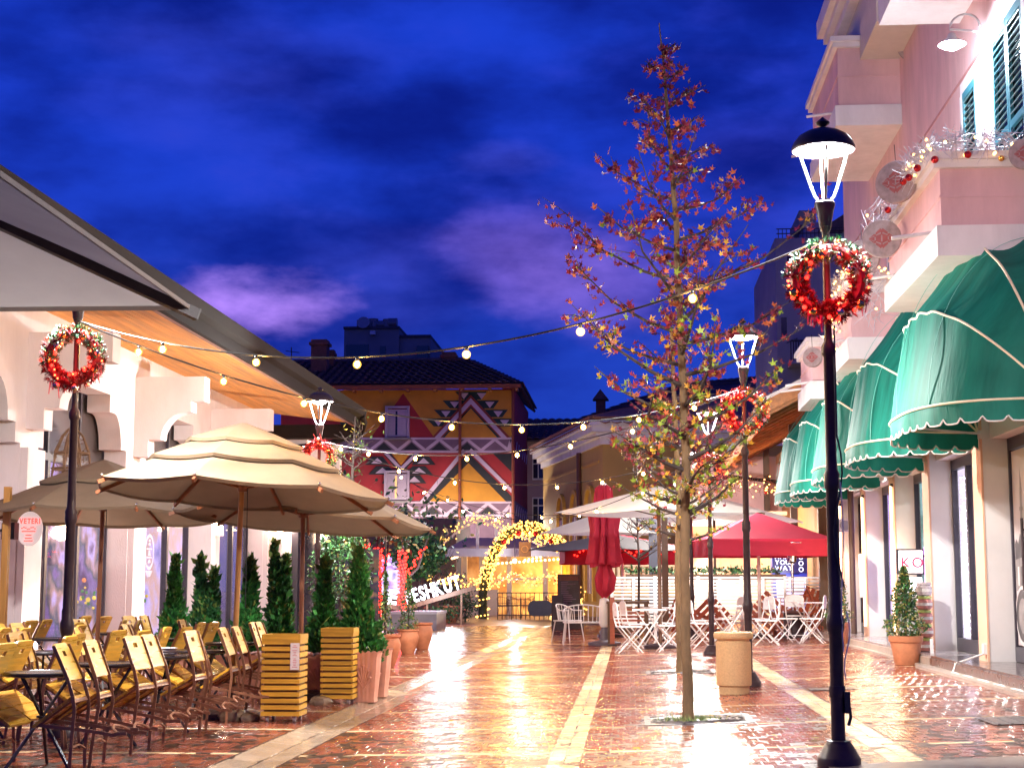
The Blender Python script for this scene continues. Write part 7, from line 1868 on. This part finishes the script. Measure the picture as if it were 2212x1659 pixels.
# umbrellas of the terrace
def sq_umbrella(px, Y, half, zap, zed, rot, mat, label, pole=None, valance=0, polemat=None, poledx=0, drop=(0,0)):
    x = X2(px,Y); t = thing('square_umbrella', label, 'umbrella', (x,Y,gz(x)), 'square umbrellas over the terrace', rot); g0 = gz(x)
    ap = Vector((0,0,zap-g0)); cs = [Vector((sx*half,sy*half,zed-g0+drop[0]*sx+drop[1]*sy)) for sx, sy in ((1,-1),(1,1),(-1,1),(-1,-1))]
    for k in range(4):
        a_, c_ = cs[k], cs[(k+1)%4]
        def fn(u, v): p = a_.lerp(c_, u).lerp(ap, v); p.z -= .05*half*math.sin(PI*u)*math.sin(PI*min(1,v+.25)); return p
        part('canopy_panel', MB().grid(fn, 10, 10), mat, t)
        if valance:
            def vf(u, v): p = a_.lerp(c_, u); p.z -= valance*v; q = (Vector((p.x,p.y,0)).normalized())*.02*math.sin(u*17); return p+q*v
            part('valance', MB().grid(vf, 24, 3), mat, t)
        part('rib', MB().beam(a_+Vector((0,0,-.03)), ap+Vector((0,0,-.05)), .03, .03), polemat or trimw, t)
        part('strut', MB().beam(a_.lerp(ap,.45)+Vector((0,0,-.03)), Vector((poledx,0,ap.z-.55)), .022, .022), polemat or trimw, t)
    part('pole', MB().tube([(poledx,0,0),(poledx,0,ap.z-.05)], .035, 10), polemat or darkwood, t)
    part('umbrella_foot', MB().lathe([(.3,0),(.3,.06),(.06,.1)], (poledx,0,0), 20), iron, t)
sq_umbrella(1425, 29.0, 1.36, ZZ(1050,29), ZZ(1107,29), R(45), canvas_w, 'large cream square umbrella behind the autumn tree trunk', polemat=darkwood)
sq_umbrella(1318, 36.5, 1.15, ZZ(1100,36.5), ZZ(1150,36.5), R(38), canvas_w, 'smaller pale square umbrella behind the closed red one')
sq_umbrella(1545, 38.5, 1.5, ZZ(1072,38.5), ZZ(1128,38.5), R(42), canvas_w, 'cream square umbrella behind the farthest lamp post')
sq_umbrella(1640, 33.2, 1.28, ZZ(1108,33.2), ZZ(1168,33.2), R(8), canvas_r, 'open red square umbrella with a deep valance above the white chairs', valance=.34, polemat=trimw)
sq_umbrella(1345, 42.0, 1.6, ZZ(1155,42), ZZ(1187,42), R(5), canvas_r, 'open red umbrella with red lights farther back on the left', valance=.38, polemat=trimw)
sq_umbrella(1320, 39.5, 1.45, ZZ(1152,39.5), ZZ(1186,39.5), R(45), canvas_k, 'flat dark grey umbrella over the menu board', polemat=iron)
for i, (x0, x1, Y, py, lab, mt) in enumerate(((1232, 1480, 40.2, 1190, 'row of red lights hanging along the far red umbrella', e_red), (1500, 1740, 36.0, 1180, 'string of red and white lights under the open red umbrella', None))):
    t = thing('umbrella_lights', lab, 'fairy lights', W(x0,py,Y), 'fairy lights on the red umbrellas'); base = W(x0,py,Y)
    part('light_wire', MB().tube([W(x0+(x1-x0)*k/30, py+7*math.sin(k*.9), Y)-base for k in range(31)], .006, 4), cablem, t)
    for k in range(36):
        q = W(x0+(x1-x0)*k/36+rnd.uniform(-3,3), py+7*math.sin(k*.75)+rnd.uniform(-5,5), Y)-base
        inst('light_bulb', led_far[k % 2 if mt is None else 0] if 'led_far' in globals() else (globals().setdefault('led_far', [MB().sphere((0,0,0), .022, 6, 4).mesh('light_bulb', e_red), MB().sphere((0,0,0), .02, 6, 4).mesh('light_bulb', e_led)]))[k % 2 if mt is None else 0], t, q)
# closed red umbrella
x, Y = X2(1305,31.6), 31.6
t = thing('closed_umbrella', 'closed dark red umbrella tied round its pole on a white stand', 'umbrella', (x,Y,gz(x)))
h0 = ZZ(1047,Y)-gz(x)
def fold(n, prof, name, ph):
    b = MB()
    def fn(u, v):
        k = v*(len(prof)-1); i = min(int(k), len(prof)-2); f = k-i; r_ = prof[i][0]*(1-f)+prof[i+1][0]*f; z = prof[i][1]*(1-f)+prof[i+1][1]*f; a_ = 2*PI*u
        q = r_*(1+.28*math.sin(n*a_+ph+2*v)+.10*math.sin((n*2+1)*a_+3*v)); return Vector((q*math.cos(a_), q*math.sin(a_), z + (.05*math.sin(3*a_) if v > .97 else 0)))
    part(name, b.grid(fn, 72, 30), canvas_r, t)
fold(8, [(.06,h0),(.13,h0-.06),(.17,h0-.5),(.20,h0-.9),(.23,h0-1.02),(.22,h0-1.06)], 'folded_canopy', 0)
fold(8, [(.17,h0-.52),(.26,h0-.56),(.22,h0-.9),(.25,h0-1.3),(.29,h0-1.55),(.25,h0-1.6)], 'folded_canopy', 1)
fold(5, [(.10,h0-1.55),(.11,h0-1.65),(.18,h0-1.85),(.15,h0-2.1),(.03,h0-2.25)], 'canopy_tail', .5)
part('pole', MB().tube([(0,0,0),(0,0,h0+.03)], .03, 10), trimw, t); part('canopy_cap', MB().lathe([(.07,h0-.01),(.06,h0+.03),(.01,h0+.05)], n=12), trimw, t)
part('stand', MB().lathe([(.07,.35),(.11,.42),(.11,.75),(.09,.9),(.05,.92)], n=12), whitep, t); part('stand_foot', MB().lathe([(.32,0),(.33,.05),(.1,.1),(.06,.4)], n=20), M('grey_foot', (.12,.1,.13), .5), t)
# posts, mast, menu board, heater, fridge
for i, (px, Y, y0, w, m, lab) in enumerate(((1437, 33.0, 1118, .13, darkwood, 'dark wooden post left of the autumn tree trunk behind the chairs'), (1412, 36.0, 1120, .20, M('mast_grey', (.06,.06,.085), .4), 'thick dark umbrella mast left of the wooden post'), (1322, 31.0, 1290, .09, redwood, 'short brown post at the corner of the terrace'))):
    x = X2(px,Y); t = thing('terrace_post', lab, 'post', (x,Y,gz(x))); h = ZZ(y0,Y)-gz(x); part('post_shaft', MB().box(-w/2,w/2,-w/2,w/2,0,h), m, t); part('post_foot', MB().box(-w,w,-w,w,0,.04), iron, t)
    if i == 1: part('mast_arm', MB().beam((0,0,h-.35),(-.4,0,h+.05),.05,.05), m, t); part('mast_arm', MB().beam((0,0,h-.35),(.4,0,h+.05),.05,.05), m, t)
x, Y = X2(1229,44), 44.0
t = thing('menu_board', 'tall black menu board on a stand left of the closed red umbrella', 'menu board', (x,Y,gz(x)))
part('board_frame', MB().box(-.32,.32,-.03,.03,.35,ZZ(1240,Y)-gz(x)), darkwood, t); part('board_face', MB().box(-.28,.28,-.036,-.031,.42,ZZ(1246,Y)-gz(x)), M('menu_black', (.03,.02,.035), .4, var=.2), t)
b = MB()
for k in range(16): z = .5+k*.052; l = rnd.uniform(.15,.42); b.box(-.22,-.22+l,-.040,-.037,z,z+.018)
part('menu_print', b, M('menu_violet_print', (.20,.13,.22), .5), t, kind='stuff'); part('board_header', MB().box(-.26,.26,-.041,-.037,1.33,1.45), M('menu_brown', (.2,.09,.04), .5), t); part('board_stand', MB().box(-.4,.4,-.15,.15,0,.35), iron, t)
t = thing('folded_sign', 'dark folded floor sign at the foot of the menu board', 'sign', (X2(1204,43),43,0)); part('sign_panel', MB().prism([(-.16,-.1,0),(.16,-.1,0),(.16,.05,.95),(-.16,.05,.95)], (0,.02,0)), iron, t); part('sign_back', MB().prism([(-.16,.2,0),(.16,.2,0),(.16,.08,.95),(-.16,.08,.95)], (0,.02,0)), iron, t)
x, Y = X2(1712,32.4), 32.4
t = thing('patio_heater', 'steel patio heater with a round reflector under the red umbrella', 'heater', (x,Y,gz(x))); hz = ZZ(1172,Y)-gz(x)
part('reflector', MB().lathe([(.02,hz+.06),(.2,hz+.04),(.42,hz-.01),(.42,hz-.02),(.2,hz+.02),(.02,hz+.04)], n=24), chrome, t); part('burner', MB().lathe([(.10,hz-.25),(.13,hz-.24),(.12,hz-.05),(.16,hz-.04),(.16,hz),(.02,hz+.01)], n=18), M('burner_dark', (.08,.04,.03), .4, metal=.6), t)
part('burner_neck', MB().lathe([(.05,hz-.42),(.09,hz-.38),(.09,hz-.25),(.05,hz-.24)], n=14), chrome, t); part('pole', MB().tube([(0,0,.4),(0,0,hz-.4)], .028, 10), chrome, t); part('heater_base', MB().lathe([(.25,0),(.25,.05),(.2,.1),(.2,.5),(.05,.55)], n=18), iron, t)
x, Y = X2(1707,39), 39.0
t = thing('drinks_fridge', 'blue drinks fridge with a lit header at the back of the terrace', 'fridge', (x,Y,gz(x))); fz = ZZ(1192,Y)-gz(x); fb = M('fridge_blue', (.02,.03,.25), .35, emit=(.03,.04,.4), es=.15)
part('cabinet', MB().box(-.42,.42,0,.6,.1,fz), fb, t); part('header', MB().box(-.40,.40,-.02,-.001,fz-.52,fz-.02), M('fridge_header', (.02,.012,.07), .3), t)
dr = part('door', MB().box(-.40,.40,-.03,-.001,.15,fz-.55), fb, t); part('door_glass', MB().box(-.33,.33,-.036,-.031,.25,fz-.62), M('fridge_window', (.5,.5,.7), .2, emit=(.55,.55,.85), es=.7, var=.5, scale=7), dr); part('door_handle', MB().tube([(.36,-.06,.7),(.36,-.06,1.2)], .015, 6), chrome, dr)
hd = M('fridge_print', (.7,.7,.8), .4, emit=(.8,.8,.95), es=.7)
for k, s in enumerate(('MAKE', 'YOUR', 'WAY')): text(s, .155, hd, t, (-.36,-.024,fz-.17-.14*k), ext=.001, bold=.004)
for k in range(3): part('header_mark', MB().torus((.27,-.024,fz-.13-.15*k), .05, .012, 12, 5, Matrix.Rotation(PI/2,3,'X')), hd, t)
point('terrace_lamp', (-.2,-.7,1.2), 35, (.6,.62,1), .3, t)
# white bar counter with a lit column behind the screen
t = thing('terrace_bar', 'warm lit bar counter behind the slatted screen under the red umbrella', 'bar', (X2(1560,43.5),43.5,.2))
part('counter', MB().box(X2(1500,43.5), X2(1640,43.5), 43.5, 44.1, .2, 1.25), kw, t, True); part('bar_back', MB().box(X2(1480,45.4), X2(1690,45.4), 45.4, 45.5, .2, 3.1), lit('bar_glow', [(.30,.13,.05),(.7,.42,.2),(.45,.2,.12),(.9,.75,.5)], 1.1, .8, 4), t, True); part('bar_roof', MB().box(X2(1480,45), X2(1690,45), 43.2, 45.6, 3.1, 3.2), kw, t, True)
point('bar_lamp', (0,-1.0,2.2), 260, (1,.7,.42), .2, t); point('bar_lamp', (-3.2,-2.5,2.4), 220, (1,.62,.34), .2, t)
# small shop building closing the street on the right behind the balustrade
